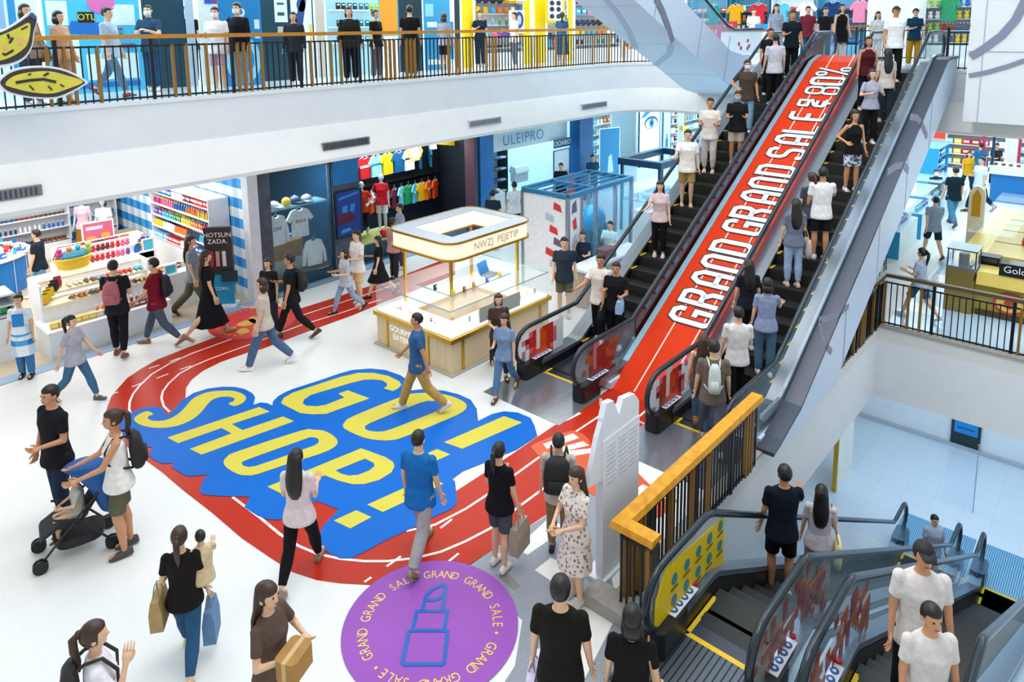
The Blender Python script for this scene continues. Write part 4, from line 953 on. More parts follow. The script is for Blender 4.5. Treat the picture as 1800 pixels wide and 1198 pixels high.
def shoulder_bag(label, P, sd, col, w_=.3, h_=.34, d_=.1, z=.98, y=0):
    c = loc_of(P, sd*.25, -.02+y, z-h_/2); t = thing('shoulder_bag', label, 'bag', (c.x, c.y, c.z-h_/2), P[0].rotation_euler.z+pi/2)
    m = MB(); m.rings([(0,0,0,w_*.46,d_*.45),(0,0,h_*.3,w_*.52,d_*.55),(0,0,h_*.8,w_*.5,d_*.45),(0,0,h_,w_*.46,d_*.2)], 16, p=3.5)
    m.build('bag_body', mat('bag', col, .7, 0, .08, 8), t, False, True)
    top = loc_of(P, sd*.14, -.0, 1.5)-V(t.location); r = -t.rotation_euler.z; tl = V((top.x*cos(r)-top.y*sin(r), top.x*sin(r)+top.y*cos(r), top.z))
    MB().tube([(-w_*.35,0,h_*.95),(tl.x-.03,tl.y,tl.z*.85),tuple(tl),(tl.x+.03,tl.y,tl.z*.85),(w_*.35,0,h_*.95)], .009, 5).build('strap', mat('bag_strap', '#b08a60' , .7), t, False)
    return t
def backpack(label, P, col, big=1.0):
    c = loc_of(P, 0, -.21, 1.02); t = thing('backpack', label, 'backpack', (c.x, c.y, c.z), P[0].rotation_euler.z)
    mm = mat('backpack', col, .7, 0, .1, 10); k = big
    MB().rings([(0,0,0,.12*k,.05*k),(0,0,.03,.145*k,.075*k),(0,0,.2,.15*k,.085*k),(0,.01,.36,.13*k,.065*k),(0,.03,.43,.07*k,.03)], 20, p=2.8).build('bag_body', mm, t, False, True)
    MB().rings([(0,-.07*k,.05,.09*k,.03),(0,-.08*k,.08,.1*k,.035),(0,-.08*k,.2,.09*k,.03)], 14, p=3).build('front_pocket', mm, t, False, True)
    for s in (-1, 1): MB().tube([(s*.085,.06,.02),(s*.13,.14,.06),(s*.12,.33,.16),(s*.1,.335,.3),(s*.09,.24,.435),(s*.08,.12,.43),(s*.07,.04,.38)], .014, 6).build('strap', mm, t, False, True)
    return t
# ---------------- who stands where
TEE, TANK = 'tee', 'tank'
def g(label, u, vf, vh, face, **k): z = k.pop('z', 0.0); hh = k.pop('h', None); p, h = gp(u, vf, vh, z, h=hh); p.y = max(p.y, 13.35) if z > 5 and p.x < 19 else p.y; return person(label, (p.x, p.y, z+.004), h, face, **k)
def hd(label, u, vh, h, face, **k): z = k.pop('z', 0.0); p, _ = hp(u, vh, h, z); return person(label, (p.x, p.y, z+.004), h, face, **k)
a = g('man in black tee and dark jeans walking left of the stroller', 114, 918, 680, 205, legs='easy', aR='down', aL='bent', top=(TEE, '#17181c'), bot=('pants', '#1e2c44'), shoe='#3a2a20', skin='m')
W2 = g('woman in white tank top and olive shorts pushing the stroller', 222, 968, 722, 238, sex='f', legs='easy', aR='push', aL='push', hair='pony', hc='b', top=(TANK, '#ece8e2'), bot=('shorts', '#5d5a48'), shoe='#4a4340', skin='m')
backpack('small black backpack worn by the woman with the stroller', W2, '#1a1a1c')
g('woman in grey tee and jeans striding right past the striped shop counter', 140, 705, 550, 95, sex='f', legs='walkL', aR='back', aL='fwd', hair='pony', top=(TEE, '#a9abb4'), bot=('slim', '#3f6a8c'), shoe='#5a5a54')
AP = g('shop assistant with hair bun wearing a blue checked apron over white shirt', 48, 662, 518, 165, sex='f', hair='bun', top=(TEE, '#e8f2fa'), bot=('pants', '#3d78a8'), shoe='#101216')
P5 = hd('man in black tee and denim shorts passing the round blue counter', 62, 400, 1.74, 262, legs='walkR', aR='bent', top=(TEE, '#202834'), bot=('shorts', '#5f8fb4'))
P6 = g('man with pink backpack over black tee, seen from behind at the counter', 214, 624, 457, 350, legs='wide', aR='bent', aL='bent', top=(TEE, '#1d1f26'), bot=('slim', '#15161b'), shoe='#7c4a44')
t = backpack('pink drawstring backpack on the man at the cosmetics counter', P6, '#b5626e')
P7 = g('man in maroon tee and grey jeans walking left, wearing a mask', 282, 606, 449, 268, legs='walkR', aR='fwd', aL='fwd', top=(TEE, '#7c1626'), bot=('slim', '#4c5a6c'), shoe='#8a6258', mask='#dfe8f0')
backpack('dark backpack on the man in the maroon tee', P7, '#1e2026', .85)
g('long-haired woman in grey tee and olive trousers beside the poster stand', 345, 556, 406, 80, sex='f', legs='walkR', hair='long', hc='b', top=(TEE, '#87909a'), bot=('pants', '#5d5b48'), shoe='#3a2f2a')
g('woman in black crop top and long black skirt on the red round sticker', 372, 592, 436, 60, sex='f', legs='walkL', hair='long', hc='b', top=('crop', '#15161a'), bot=('longskirt', '#14141a'), shoe='#a08c5a')
P10 = g('woman in sheer beige top and blue jeans crossing the red track', 470, 645, 484, 262, sex='f', legs='walkL', aR='bent', hair='bob', hc='b', top=(TEE, '#cdbcb0'), bot=('pants', '#4d6687'), shoe='#eeeeee')
P11 = g('man in black tee and black cropped trousers striding with a backpack', 517, 594, 442, 262, legs='walkR', aR='bent', aL='down', top=(TEE, '#15171b'), bot=('slim', '#17181c'), shoe='#4a3022', skin='m')
backpack('black backpack on the striding man beside the glass display', P11, '#111214')
hd('young woman in black top looking out behind the walking couple', 470, 455, 1.6, 190, sex='f', hair='pony', hc='b', top=(TEE, '#1b1c22'), bot=('pants', '#2a3140'))
g('person in grey tee with black sleeves and pale jeans on the track', 610, 549, 437, 235, legs='walkR', aR='bent', aL='bent', hair='bob', top=(TEE, '#b9bec8'), bot=('slim', '#8aa4c0'), shoe='#15151a')
g('person in white tee and tan shorts holding a phone near the glass display', 632, 534, 414, 225, legs='easy', aR='bent', aL='bent', top=(TEE, '#e9e2de'), bot=('shorts', '#d9b483'), shoe='#d8d2c8', h=1.72)
g('woman in black dress with long hair facing left beside the lit kiosk', 668, 520, 416, 258, sex='f', legs='walkL', aR='bent', hair='long', top=('dress', '#17181c'), shoe='#1a1a1c')
g('woman in dusty pink top and black trousers with hair tied up', 694, 494, 384, 30, sex='f', legs='easy', hair='bun', hc='b', top=(TEE, '#c48f86'), bot=('slim', '#2a2d35'), shoe='#17181c')
hd('man in light grey shirt standing before the green display plinth', 702, 359, 1.72, 245, top=(TEE, '#a9b2c8'), bot=('pants', '#3d4a5c'), hair='short', hc='b')
P18 = g('man in blue tee and khaki trousers walking across the letter O', 738, 722, 545, 268, legs='walkR', aR='fwd', aL='back', hair='crewcut', top=(TEE, '#35618f'), bot=('pants', '#c09a55'), shoe='#e6dede', skin='m')
g('man in azure tee and pale grey trousers walking over the blue sticker', 742, 978, 750, 20, legs='walkL', hair='crewcut', top=(TEE, '#1a6cb4'), bot=('pants', '#a5a0a0'), shoe='#8a7858')
g('woman in pinkish white blouse and black leggings with long black hair', 533, 1012, 783, 5, sex='f', legs='walkR', aR='bent', aL='bent', hair='long', top=(TEE, '#e2d2d2'), bot=('slim', '#121216'), shoe='#8d7a66')
P20 = g('woman in black tee and grey shorts holding a printed paper bag', 880, 995, 780, 30, sex='f', legs='easy', aR='down', aL='bent', hair='pony', top=(TEE, '#101014'), bot=('shorts', '#4a4c54'), shoe='#ece8e6')
bag('grey and kraft paper bag hanging from the hand of the woman in black', P20, 'R', 'paper', '#a89884')
P21 = g('young man in beige tee and khaki trousers seen from behind with backpack', 982, 968, 776, 8, legs='stand', top=(TEE, '#c9b6ac'), bot=('slim', '#8a7656'), shoe='#2a1f18')
backpack('large black backpack on the young man beside the display board', P21, '#121214', 1.1)
g('woman with long hair in a flowered beige dress, hands folded', 1012, 1055, 824, 232, sex='f', legs='easy', aR='lap', aL='lap', hair='long', hc='b', top=('dress', '#cdbfb2'), pat='floral', shoe='#d5ccc4')
P23 = g('woman in black tee and jeans carrying a toddler on her hip', 335, 1165, 920, 348, sex='f', legs='walkL', aR='down', aL='bagarm', hair='pony', hc='b', top=(TEE, '#1b1614'), bot=('slim', '#2a5478'), shoe='#d8d2a0')
bag('brown kraft paper bag with black handle on the left of the mother', P23, 'L', 'paper', '#b0925e', w_=.28, h_=.32, drop=.12, at=jp(P23, 'elL')+(jp(P23, 'elL')-jp(P23, 'elR')).normalized()*.05)
bag('light blue paper shopping bag held low by the mother in jeans', P23, 'R', 'paper', '#5f86b0', w_=.27, h_=.36, drop=.12)
c = loc_of(P23, .2, .06, .92)
T1 = person('toddler in cream tee carried on the hip of the woman in jeans', (c.x, c.y, c.z-.14), .98, 320, sex='m', legs='sit', aR='rail', aL='rail', top=(TEE, '#d8c09a'), bot=('hotpants', '#d89a78'), shoe='#c9946e')
P24 = hd('person with tied dark hair and white top raising a hand to the face', 163, 1097, 1.66, 60, sex='f', hair='pony', hc='b', aR='face', aL='down', top=(TEE, '#e6e4e8'), bot=('pants', '#55483f'))
backpack('black backpack at the bottom left corner of the hall', P24, '#2a2524', .85)
P25 = hd('woman in brown dress with wavy brown hair hugging parcels', 468, 1016, 1.68, 110, sex='f', legs='walkL', aR='carry', aL='carry', hair='long', hc='b', top=('dress', '#5d4c42'))
p = handpt(P25, 'R')
t = thing('parcel', 'tan wrapped parcel held by the woman in brown', 'parcel', (p.x, p.y, p.z-.12), .4); MB().rbox(-.14,-.1,0,.14,.1,.18,.03).build('wrapping', mat('parcel', '#a87c3c', .7, 0, .1, 8), t, False); MB().box(-.142,-.02,-.002,.142,.02,.182).build('ribbon', mat('parcel_ribbon', '#c9a878', .6), t, False)
P26 = hd('man in black tee at the bottom centre walking away beside the purple sticker', 985, 1004, 1.76, 12, legs='walkR', aR='down', aL='down', top=(TEE, '#17140f'), bot=('pants', '#22252d'))
bag('white and lilac carrier bag hanging beside the purple sticker', P26, 'L', 'paper', '#d5cbe6', w_=.34, h_=.42, drop=.05)
P27 = hd('woman in black top with a long tan tote at the foot of the steps', 1112, 1056, 1.66, 15, sex='f', legs='walkL', hair='bob', top=(TEE, '#0f0f11'), bot=('pants', '#3a4a60'))
shoulder_bag('tan fabric tote bag on the shoulder of the woman in black', P27, 1, '#c9a870', w_=.36, h_=.42, z=.95)
g('man in black tee and olive shorts standing beside the lit kiosk', 992, 556, 431, 180, aR='down', aL='down', top=(TEE, '#2a3540'), bot=('shorts', '#6a6450'), shoe='#d8d8d8', h=1.76)
g('woman in denim overalls walking in front of the wooden kiosk panels', 888, 694, 552, 200, sex='f', legs='walkR', aR='bent', hair='long', hc='b', top=(TEE, '#7d98b8'), bot=('slim', '#5c7fa8'), shoe='#5a3a2a')
g('person in brown shirt and dark trousers behind the woman in denim', 878, 655, 512, 170, sex='f', legs='walkL', aR='bent', hair='bob', hc='b', top=(TEE, '#4b3530'), bot=('slim', '#2a2a30'), shoe='#2a2224')
# right concourse
g('man in grey tee and navy shorts walking away on the right concourse', 1637, 452, 334, 10, legs='walkL', aR='fwd', aL='back', top=(TEE, '#8a9fb4'), bot=('shorts', '#12304a'), shoe='#5a4a48', h=1.72)
g('man in black tee and blue jeans walking away with folded towel', 1672, 396, 290, 8, legs='walkR', top=(TEE, '#0f2733'), bot=('pants', '#4d86a8'), shoe='#6a4a40')
g('man in dark polo with mask facing the camera beside the glass cases', 1640, 382, 298, 178, top=('polo', '#0e2a3c'), bot=('pants', '#0b2438'), mask='#e6eef4', hair='short')
g('man in white tee and dark trousers crossing behind the tall arch stand', 1718, 372, 270, 265, legs='walkR', aR='bent', top=(TEE, '#dcecf6'), bot=('slim', '#123348'), shoe='#5a3a30')
g('woman in yellow tee and black leggings walking towards the camera', 1698, 338, 264, 190, sex='f', legs='walkL', hair='bob', top=(TEE, '#e0a010'), bot=('slim', '#123048'))
g('man in teal tee behind the woman in yellow', 1718, 330, 262, 5, top=(TEE, '#1b6e9a'), bot=('pants', '#163a58'), h=1.72)
g('girl with ponytail in pale grey tee near the corner railing', 1612, 560, 438, 330, sex='f', legs='walkL', aR='bent', aL='bent', hair='pony', top=(TEE, '#a8b4c8'), bot=('shorts', '#4a5a70'), shoe='#d8d8e0', h=1.6)
hd('person in white shirt by the far mobile counter', 1648, 258, 1.7, 190, aR='bent', top=(TEE, '#e8eef4'), bot=('pants', '#223344'))
hd('person in grey sitting low by the glass cases at far right concourse', 1630, 268, 1.62, 150, sex='f', hair='bob', top=(TEE, '#7c98b0'), bot=('pants', '#2a3c50'))
hd('vendor in black top behind the white kiosk frame', 1753, 252, 1.65, 190, sex='f', aR='bent', aL='bent', hair='long', top=(TEE, '#17242c'), bot=('pants', '#1a2430'))
# left escalator, going down
RA = rider('man in white tee holding the left handrail at the bottom of the left escalator', 1046, 469, 1.74, 205, 'A', legs='stepL', aR='rail', aL='bent', top=(TEE, '#e9ddd2'), bot=('pants', '#14161c'), skin='m')
x = rider('dark-haired rider with light blue bag behind the man in white at the left escalator', 1078, 478, 1.66, 200, 'A', legs='easy', aL='bent', top=(TEE, '#14161c'), bot=('pants', '#14161c'), skin='m')
bag('light blue bag held by the rider near the bottom of the left escalator', x, 'L', 'hand', '#9cc4e4', w_=.24, h_=.24, drop=.04)
rider('long-haired woman in pink top, black trousers and white shoes riding down', 1163, 321, 1.62, 195, 'A', sex='f', aR='rail', hair='long', top=(TEE, '#dcc0c0'), bot=('slim', '#121216'), shoe='#e8ddd4')
rider('man in white tee and khaki shorts riding down', 1208, 238, 1.72, 190, 'A', legs='easy', aR='rail', top=(TEE, '#f0e9e2'), bot=('shorts', '#a88a52'), shoe='#c9a894')
x = rider('man in cream tee and white trousers with strap, riding down', 1253, 168, 1.74, 200, 'A', legs='easy', aR='bent', aL='bent', hair='short', top=(TEE, '#e3d6cc'), bot=('slim', '#cfc4bc'), skin='m')
rider('man in black polo and beige shorts looking at his hands on the left escalator', 1300, 167, 1.7, 195, 'A', aR='bent', aL='bent', top=('polo', '#14161a'), bot=('shorts', '#cbb8a4'), mask='#8aa8c0', skin='m')
rider('man in brown tee and pale jeans riding down near the top', 1318, 106, 1.76, 188, 'A', aL='down', aR='hip', top=(TEE, '#4a3e36'), bot=('pants', '#8ab0d0'), mask='#cfe0ee', skin='m')
rider('man in light grey tee and black trousers seen from behind on the left escalator', 1358, 82, 1.76, 5, 'A', top=(TEE, '#c6c6d2'), bot=('pants', '#101014'))
rider('man in black tee near the top of the left escalator', 1354, 58, 1.7, 185, 'A', top=(TEE, '#15171c'), bot=('pants', '#15171c'), skin='m')
rider('man in navy polo at the top of the left escalator', 1391, 60, 1.74, 188, 'A', aR='bent', top=('polo', '#0d1a26'), bot=('pants', '#111820'), skin='m')
# right escalator, going up
rider('girl in brown tank top and grey leggings stepping onto the right escalator', 1237, 590, 1.62, 15, 'B', sex='f', legs='stepL', aL='down', hair='long', hc='b', top=(TANK, '#4b4440'), bot=('slim', '#4d6d8c'), shoe='#b07850')
x = rider('man in taupe tee with a white cloth bag over his shoulder', 1254, 650, 1.72, 10, 'B', legs='walkL', top=(TEE, '#6e6258'), bot=('pants', '#5a5f6c'))
backpack('small white sling bag on the man in the taupe tee', x, '#c9d4d2', .6)
rider('man in white tee and black trousers starting up the right escalator', 1299, 540, 1.72, 8, 'B', legs='stepR', aR='bent', top=(TEE, '#e2dedd'), bot=('pants', '#101014'))
rider('woman in blue-grey blouse and jeans holding the right handrail', 1348, 499, 1.68, 12, 'B', sex='f', legs='easy', aR='rail', hair='bob', top=(TEE, '#8b95b6'), bot=('pants', '#4d7088'))
rider('woman in dark top with long black hair near the red film', 1309, 478, 1.6, 5, 'B', sex='f', hair='long', top=(TEE, '#1a1b26'), bot=('slim', '#1a1b26'))
x = rider('woman in grey tee and light jeans with a tote on the right escalator', 1403, 353, 1.66, 5, 'B', sex='f', aR='bent', hair='long', top=(TEE, '#6d7588'), bot=('slim', '#9db4d4'), shoe='#d8b8a8')
shoulder_bag('beige tote with brown straps on the right escalator', x, 1, '#cbb4a8', z=.96)
rider('woman in dark grey with long hair beside the man in white', 1424, 318, 1.64, 355, 'B', sex='f', hair='pony', hc='b', top=(TEE, '#3c4654'), bot=('slim', '#20242c'))
rider('man in white tee and black shorts gripping the right handrail', 1452, 293, 1.76, 8, 'B', aR='rail', hair='short', top=(TEE, '#eae6e6'), bot=('shorts', '#16161e'), skin='m')
rider('woman in black tank top and leaf-patterned shorts, arms spread', 1500, 222, 1.66, 180, 'B', sex='f', aR='hip', aL='down', hair='bun', top=(TANK, '#121214'), bot=('shorts', '#8fa0c4'), patb='leaf', skin='m')
rider('woman in grey blouse clasping her hands on the right escalator', 1529, 139, 1.62, 182, 'B', sex='f', aR='carry', aL='carry', hair='bob', hc='b', top=(TEE, '#a7a7b8'), bot=('slim', '#131318'))
rider('woman with long black hair in cream top, seen from behind near the top', 1561, 93, 1.64, 5, 'B', sex='f', hair='long', top=(TEE, '#c9bdb4'), bot=('slim', '#24343c'), shoe='#c9a890')
rider('woman in maroon tank top coming to the top of the right escalator', 1530, 50, 1.7, 188, 'B', sex='f', aR='down', hair='bob', top=(TANK, '#4a1420'), bot=('slim', '#101a2c'), skin='m')
# landing of the upper floor
u = ZU
def lg(label, uu, vf, vh, face, **k): return g(label, uu, vf, vh, face, z=ZU, **k)
rider('man in white polo and black cap at the head of the right escalator', 1574, 22, 1.78, 190, 'B', legs='easy', aL='back', hair='cap', top=('polo', '#eef0f4'), bot=('pants', '#14161c'), skin='m')
g('man in teal shirt and mustard trousers on the upper landing', 1603, 117, 16, 185, z=u, legs='easy', aR='bent', hair='cap', top=('polo', '#103c54'), bot=('pants', '#b98a1e'))
lg('woman with long hair in white blouse on the upper landing', 1538, 112, 25, 200, sex='f', aR='carry', hair='long', top=(TEE, '#d8dce6'), bot=('slim', '#c8ccd6'))
lg('woman in grey blouse and grey skirt on the upper landing', 1361, 110, 8, 190, sex='f', hair='long', top=(TEE, '#9aa4b8'), bot=('skirt', '#98a2b6'))
lg('man in maroon tee and blue jeans on the upper landing', 1416, 112, 12, 188, top=('polo', '#7a2836'), bot=('pants', '#2f6e9c'))
lg('man in black tee beside the woman in tank top on the upper landing', 1447, 108, 14, 195, top=(TEE, '#12181f'), bot=('pants', '#16202a'))
lg('woman in black tank top and black skirt on the upper landing', 1475, 112, 8, 180, sex='f', aR='down', aL='down', hair='bob', top=(TANK, '#0d0f12'), bot=('miniskirt', '#101216'))
lg('vendor in white tee at the desk behind the landing', 1322, 98, 16, 185, aR='bent', aL='bent', top=(TEE, '#f2f4f8'), bot=('pants', '#18324a'))
# upper gallery
def gal(label, uu, vh, h, face, **k): return hd(label, uu, vh, h, face, z=u, **k)
x = g('woman in beige jacket with shoulder bag behind the yellow fruit cut-out', 66, 188, 8, 110, z=u, sex='f', aR='bent', hair='bob', hc='b', top=('long', '#a89484'), bot=('pants', '#4a5060'))
shoulder_bag('tan leather shoulder bag of the woman in the beige jacket', x, -1, '#9a7424', w_=.3, h_=.26, z=1.02)
g('woman in long beige dress with dark hair on the gallery', 124, 184, 30, 100, z=u, sex='f', hair='bob', top=('long', '#c9a588'), bot=('longskirt', '#b89478'), shoe='#b07a60')
g('man in pale grey tee and grey jeans walking right on the gallery', 202, 170, 8, 92, z=u, legs='walkR', top=(TEE, '#a8c0d4'), bot=('slim', '#5c7890'), shoe='#6a3a38')
g('man in dark polo with arms crossed before the blue round poster', 272, 160, 10, 178, z=u, aR='cross', aL='cross', legs='easy', hair='crewcut', top=('polo', '#2a4660'), bot=('pants', '#1d4a70'), mask='#dce8f0')
g('man in black tee and black trousers wearing a mask beside the dark doorway', 338, 150, 12, 172, z=u, aL='down', top=(TEE, '#12171b'), bot=('pants', '#101316'), mask='#eef2f6')
g('person in white tee and floral shorts with a mask behind the gallery rail', 394, 163, 13, 178, z=u, aR='bent', legs='easy', top=(TEE, '#f2f0f4'), bot=('shorts', '#c8a0b0'), mask='#f6f6fa')
g('person in dark jacket, blue shirt and mask leaning by the gallery rail', 494, 166, 2, 192, z=u, legs='easy', hair='short', top=('long', '#171a24'), bot=('pants', '#8aa4b8'), mask='#eef2f6')
g('person in dark grey coat in front of the black shop entrance', 522, 150, 22, 170, z=u, hair='bob', top=('long', '#2a2c34'), bot=('pants', '#1c1e24'))
g('person in black bomber jacket over white shirt before the yellow shop', 622, 145, 13, 160, z=u, hair='bob', top=('long', '#20241f'), bot=('pants', '#131316'))
g('woman in black tee and grey trousers turned right by the yellow shop', 664, 140, 18, 120, z=u, sex='f', hair='bun', hc='b', top=(TEE, '#15171b'), bot=('pants', '#6e6a6a'))
g('person in black tee with bun and pale skirt seen from behind', 716, 122, 20, 5, z=u, sex='f', hair='bun', top=(TEE, '#131417'), bot=('skirt', '#b9aca4'))
g('tall person in black tee seen from behind between two yellow pillars', 747, 138, 10, 355, z=u, legs='wide', top=(TEE, '#101114'), bot=('pants', '#2a2420'))
g('woman in light grey tee and black shorts facing the sunglasses shop', 783, 130, 24, 15, z=u, sex='f', aL='bent', hair='bob', hc='b', top=(TEE, '#9aa0ae'), bot=('shorts', '#1c1e24'))
g('staff member in navy tunic with badge on the gallery', 845, 118, 20, 172, z=u, sex='f', aR='carry', hair='bun', top=(TEE, '#0f2438'), bot=('pants', '#1b2a44'))
g('person in white tee and grey trousers at the eyewear shelves', 905, 118, 22, 250, z=u, aR='bent', hair='short', hc='b', top=(TEE, '#e4e8ee'), bot=('pants', '#6a7480'))
g('woman with ponytail in blue denim dress seen from behind on the gallery', 988, 112, 22, 5, z=u, sex='f', hair='pony', top=(TEE, '#355a80'), bot=('longskirt', '#2c5a84'))
# lower right
rider('man in black tee and black shorts riding down to the lower level', 1385, 798, 1.76, 5, 'D', legs='easy', aR='rail', top=(TEE, '#101826'), bot=('shorts', '#0c0c10'), shoe='#d0b8a8', skin='m')
x = rider('woman in white blouse and pale trousers with yellow bag riding down', 1443, 843, 1.64, 20, 'D', sex='f', legs='easy', aR='bent', hair='long', top=(TEE, '#cfc8d0'), bot=('pants', '#a8a09a'), shoe='#d8c8b8')
shoulder_bag('pale yellow tote of the woman riding down', x, 1, '#e6d9a0', z=.98)
x = rider('boy in grey tee and crossbody strap near the bottom of the first descending escalator', 1645, 904, 1.5, 180, 'D', top=(TEE, '#a8b8d4'), bot=('shorts', '#3c5a80'))
rider('man in white tee and black cap riding the bottom-right escalator', 1625, 966, 1.74, 192, 'E', legs='easy', aR='down', hair='cap', top=(TEE, '#dcd5d2'), bot=('pants', '#14161c'), skin='m')
rider('boy in white tee standing nearest on the bottom-right escalator', 1640, 1062, 1.6, 182, 'E', legs='easy', hair='short', top=(TEE, '#d6d0cc'), bot=('pants', '#14161c'), skin='m')
# ================================================================ shops: builders
IT = {}
def item_mesh(kind, col):
    k = (kind, col)
    if k in IT: return IT[k]
    m = MB(); ms = [mat('packaging', col, .4, 0, .05, 20), mat('cap_white', '#eef0f2', .4), mat('cap_dark', '#22262c', .4)]
    if kind == 'bottle': m.rings([(0,0,0,.026,.026),(0,0,.09,.028,.028),(0,0,.12,.012,.012)], 10); m.mt(1).rings([(0,0,.12,.014,.014),(0,0,.15,.013,.013)], 8)
    elif kind == 'tube': m.rings([(0,0,0,.018,.018),(0,0,.03,.022,.02),(0,0,.16,.028,.005)], 10); m.mt(1).cyl(0,0,-.0,.03,.019,n=8)
    elif kind == 'box': m.box(-.04,-.025,0,.04,.025,.12); m.mt(1).box(-.03,-.0265,.07,.03,-.025,.1)
    elif kind == 'carton': m.box(-.08,-.05,0,.08,.05,.13); m.mt(1).box(-.06,-.0515,.05,.06,-.05,.1)
    elif kind == 'jar': m.cyl(0,0,0,.045,.036,n=12); m.mt(1).cyl(0,0,.045,.07,.038,n=12)
    elif kind == 'pouch': m.rings([(0,0,0,.06,.03),(0,0,.05,.065,.035),(0,0,.13,.055,.012),(0,0,.15,.055,.006)], 12, p=3); m.mt(2).box(-.05,-.01,.148,.05,.01,.156)
    elif kind == 'slipper': m.prism([(.045*cos(a)*(1.15 if sin(a) > 0 else .9), .13*sin(a)) for a in [2*pi*i/16 for i in range(16)]], 0, .02); m.mt(1).tube([(-.045,.02,.02),(-.03,.03,.06),(.03,.03,.06),(.045,.02,.02)], .014, 6)
    elif kind == 'plush': m.ell((0,0,.06), (.06,.05,.06)); m.ell((0,-.01,.14), (.045,.042,.042)); m.mt(1).ell((-.035,-.01,.18), (.016,.012,.018), 8, 6); m.ell((.035,-.01,.18), (.016,.012,.018), 8, 6)
    elif kind == 'folded': m.rbox(-.14,-.11,0,.14,.11,.045,.03); m.mt(1).box(-.1,-.08,.045,.1,-.02,.05)
    elif kind == 'cap': m.ell((0,0,.04), (.09,.1,.075), 14, 8); m.loft([[(-.07,-.06,.03),(.07,-.06,.03),(.07,-.06,.045),(-.07,-.06,.045)],[(-.05,-.17,.02),(.05,-.17,.02),(.05,-.17,.03),(-.05,-.17,.03)]]); m.mt(1).ell((0,0,.115), (.012,.012,.008), 8, 4)
    elif kind == 'sunglasses': m.mt(2).tube([(.035*cos(a)-.04,0,.03+.025*sin(a)) for a in [2*pi*i/10 for i in range(10)]], .007, 5, True); m.tube([(.035*cos(a)+.04,0,.03+.025*sin(a)) for a in [2*pi*i/10 for i in range(10)]], .007, 5, True); m.mt(0).cbox(-.04,0,.008,.06,.004,.044).cbox(.04,0,.008,.06,.004,.044)
    elif kind == 'shoe': m.loft([[(x*w_, y, max(0, h*z)) for x, z in ((1,0),(1,.5),(.5,1),(-.5,1),(-1,.5),(-1,0))] for y, w_, h in ((-.12,.03,.08),(-.06,.04,.09),(0,.04,.07),(.08,.045,.045),(.13,.025,.03))])
    elif kind == 'card': m.cbox(0,0,0,.09,.02,.12); m.mt(1).cbox(0,-.011,.07,.06,.002,.03)
    me = m.mesh(kind, ms, kind in ('bottle', 'jar', 'plush', 'cap', 'pouch')); IT[k] = me; return me
KN = {'bottle': 'bottle', 'tube': 'lotion_tube', 'box': 'product_box', 'carton': 'carton', 'jar': 'cream_jar', 'pouch': 'pouch', 'slipper': 'slipper', 'plush': 'plush_toy', 'folded': 'folded_shirt', 'cap': 'baseball_cap', 'sunglasses': 'sunglasses', 'shoe': 'sports_shoe', 'card': 'price_card'}
CN = {'red': '#d02a2a', 'pink': '#e8709c', 'magenta': '#d02a80', 'orange': '#f07a1a', 'yellow': '#f2c81e', 'green': '#35a45c', 'lime': '#9fce3a', 'cyan': '#2cb4d8', 'blue': '#1f66c0', 'navy': '#15305c', 'white': '#f2f2f0', 'black': '#1a1b1f', 'brown': '#7a4a2c', 'grey': '#8f98a4', 'purple': '#7a4ab0', 'sky': '#7cc8ee', 'cream': '#eadbb8', 'maroon': '#7c1c28', 'teal': '#12707c'}
def item(kind, cn, pos, where, rz=0, sc=1.0):
    o = bpy.data.objects.new(KN[kind], item_mesh(kind, CN[cn])); C.objects.link(o); o.location = pos; o.rotation_euler = (0, 0, rz); o.scale = (sc,)*3
    nm = KN[kind].replace('_', ' '); cname = {'sky': 'light blue'}.get(cn, cn)
    adj = 'pair of ' if kind == 'sunglasses' else ''
    return tag(o, f'{adj}{cname} {nm} {where}', nm.split()[-1] if kind != 'sunglasses' else 'sunglasses', f'{cname} {nm}s {where}')
RS = random.Random(11)
def row(kind, cols, a, b, n, where, rz=0, sc=1.0, jit=.01, pick=None):
    for i in range(n):
        t = i/max(1, n-1); cn = cols[(i*len(cols)//n) % len(cols)] if pick is None else RS.choice(cols)
        item(kind, cn, (a[0]+(b[0]-a[0])*t+RS.uniform(-jit, jit), a[1]+(b[1]-a[1])*t+RS.uniform(-jit, jit), a[2]+(b[2]-a[2])*t), where, rz, sc)
SHW = mat('shelf_white', '#f0f3f6', .4, 0, .02)
def shelf_unit(label, x, y, z, w, d, levels, rz=0, h=None, ma=None, name='display_shelf', back=True, plinth=.4, matb=None):
    """front faces -y locally; levels: shelf heights. returns world fn"""
    ma = ma or SHW; h = h or levels[-1]+.35; t = thing(name, label, 'shelf', (x, y, z), rz)
    if plinth: MB().rbox(-w/2,-d/2,0,w/2,d/2,plinth,.01).build('base_cabinet', ma, t, False)
    for s in (-1, 1): MB().box(s*w/2-.015,-d/2,plinth,s*w/2+.015,d/2,h).build('side_panel', ma, t, False)
    if back: MB().box(-w/2,d/2-.02,plinth,w/2,d/2,h).build('back_panel', matb or ma, t, False)
    for L in levels:
        if L > plinth+.01: MB().box(-w/2+.015,-d/2,L-.02,w/2-.015,d/2-.02,L).build('shelf_board', ma, t, False)
    MB().box(-w/2,-d/2,h-.02,w/2,d/2,h+.02).build('top_panel', ma, t, False)
    c, s_ = cos(rz), sin(rz)
    return lambda lx, ly, lz: (x+lx*c-ly*s_, y+lx*s_+ly*c, z+lz)
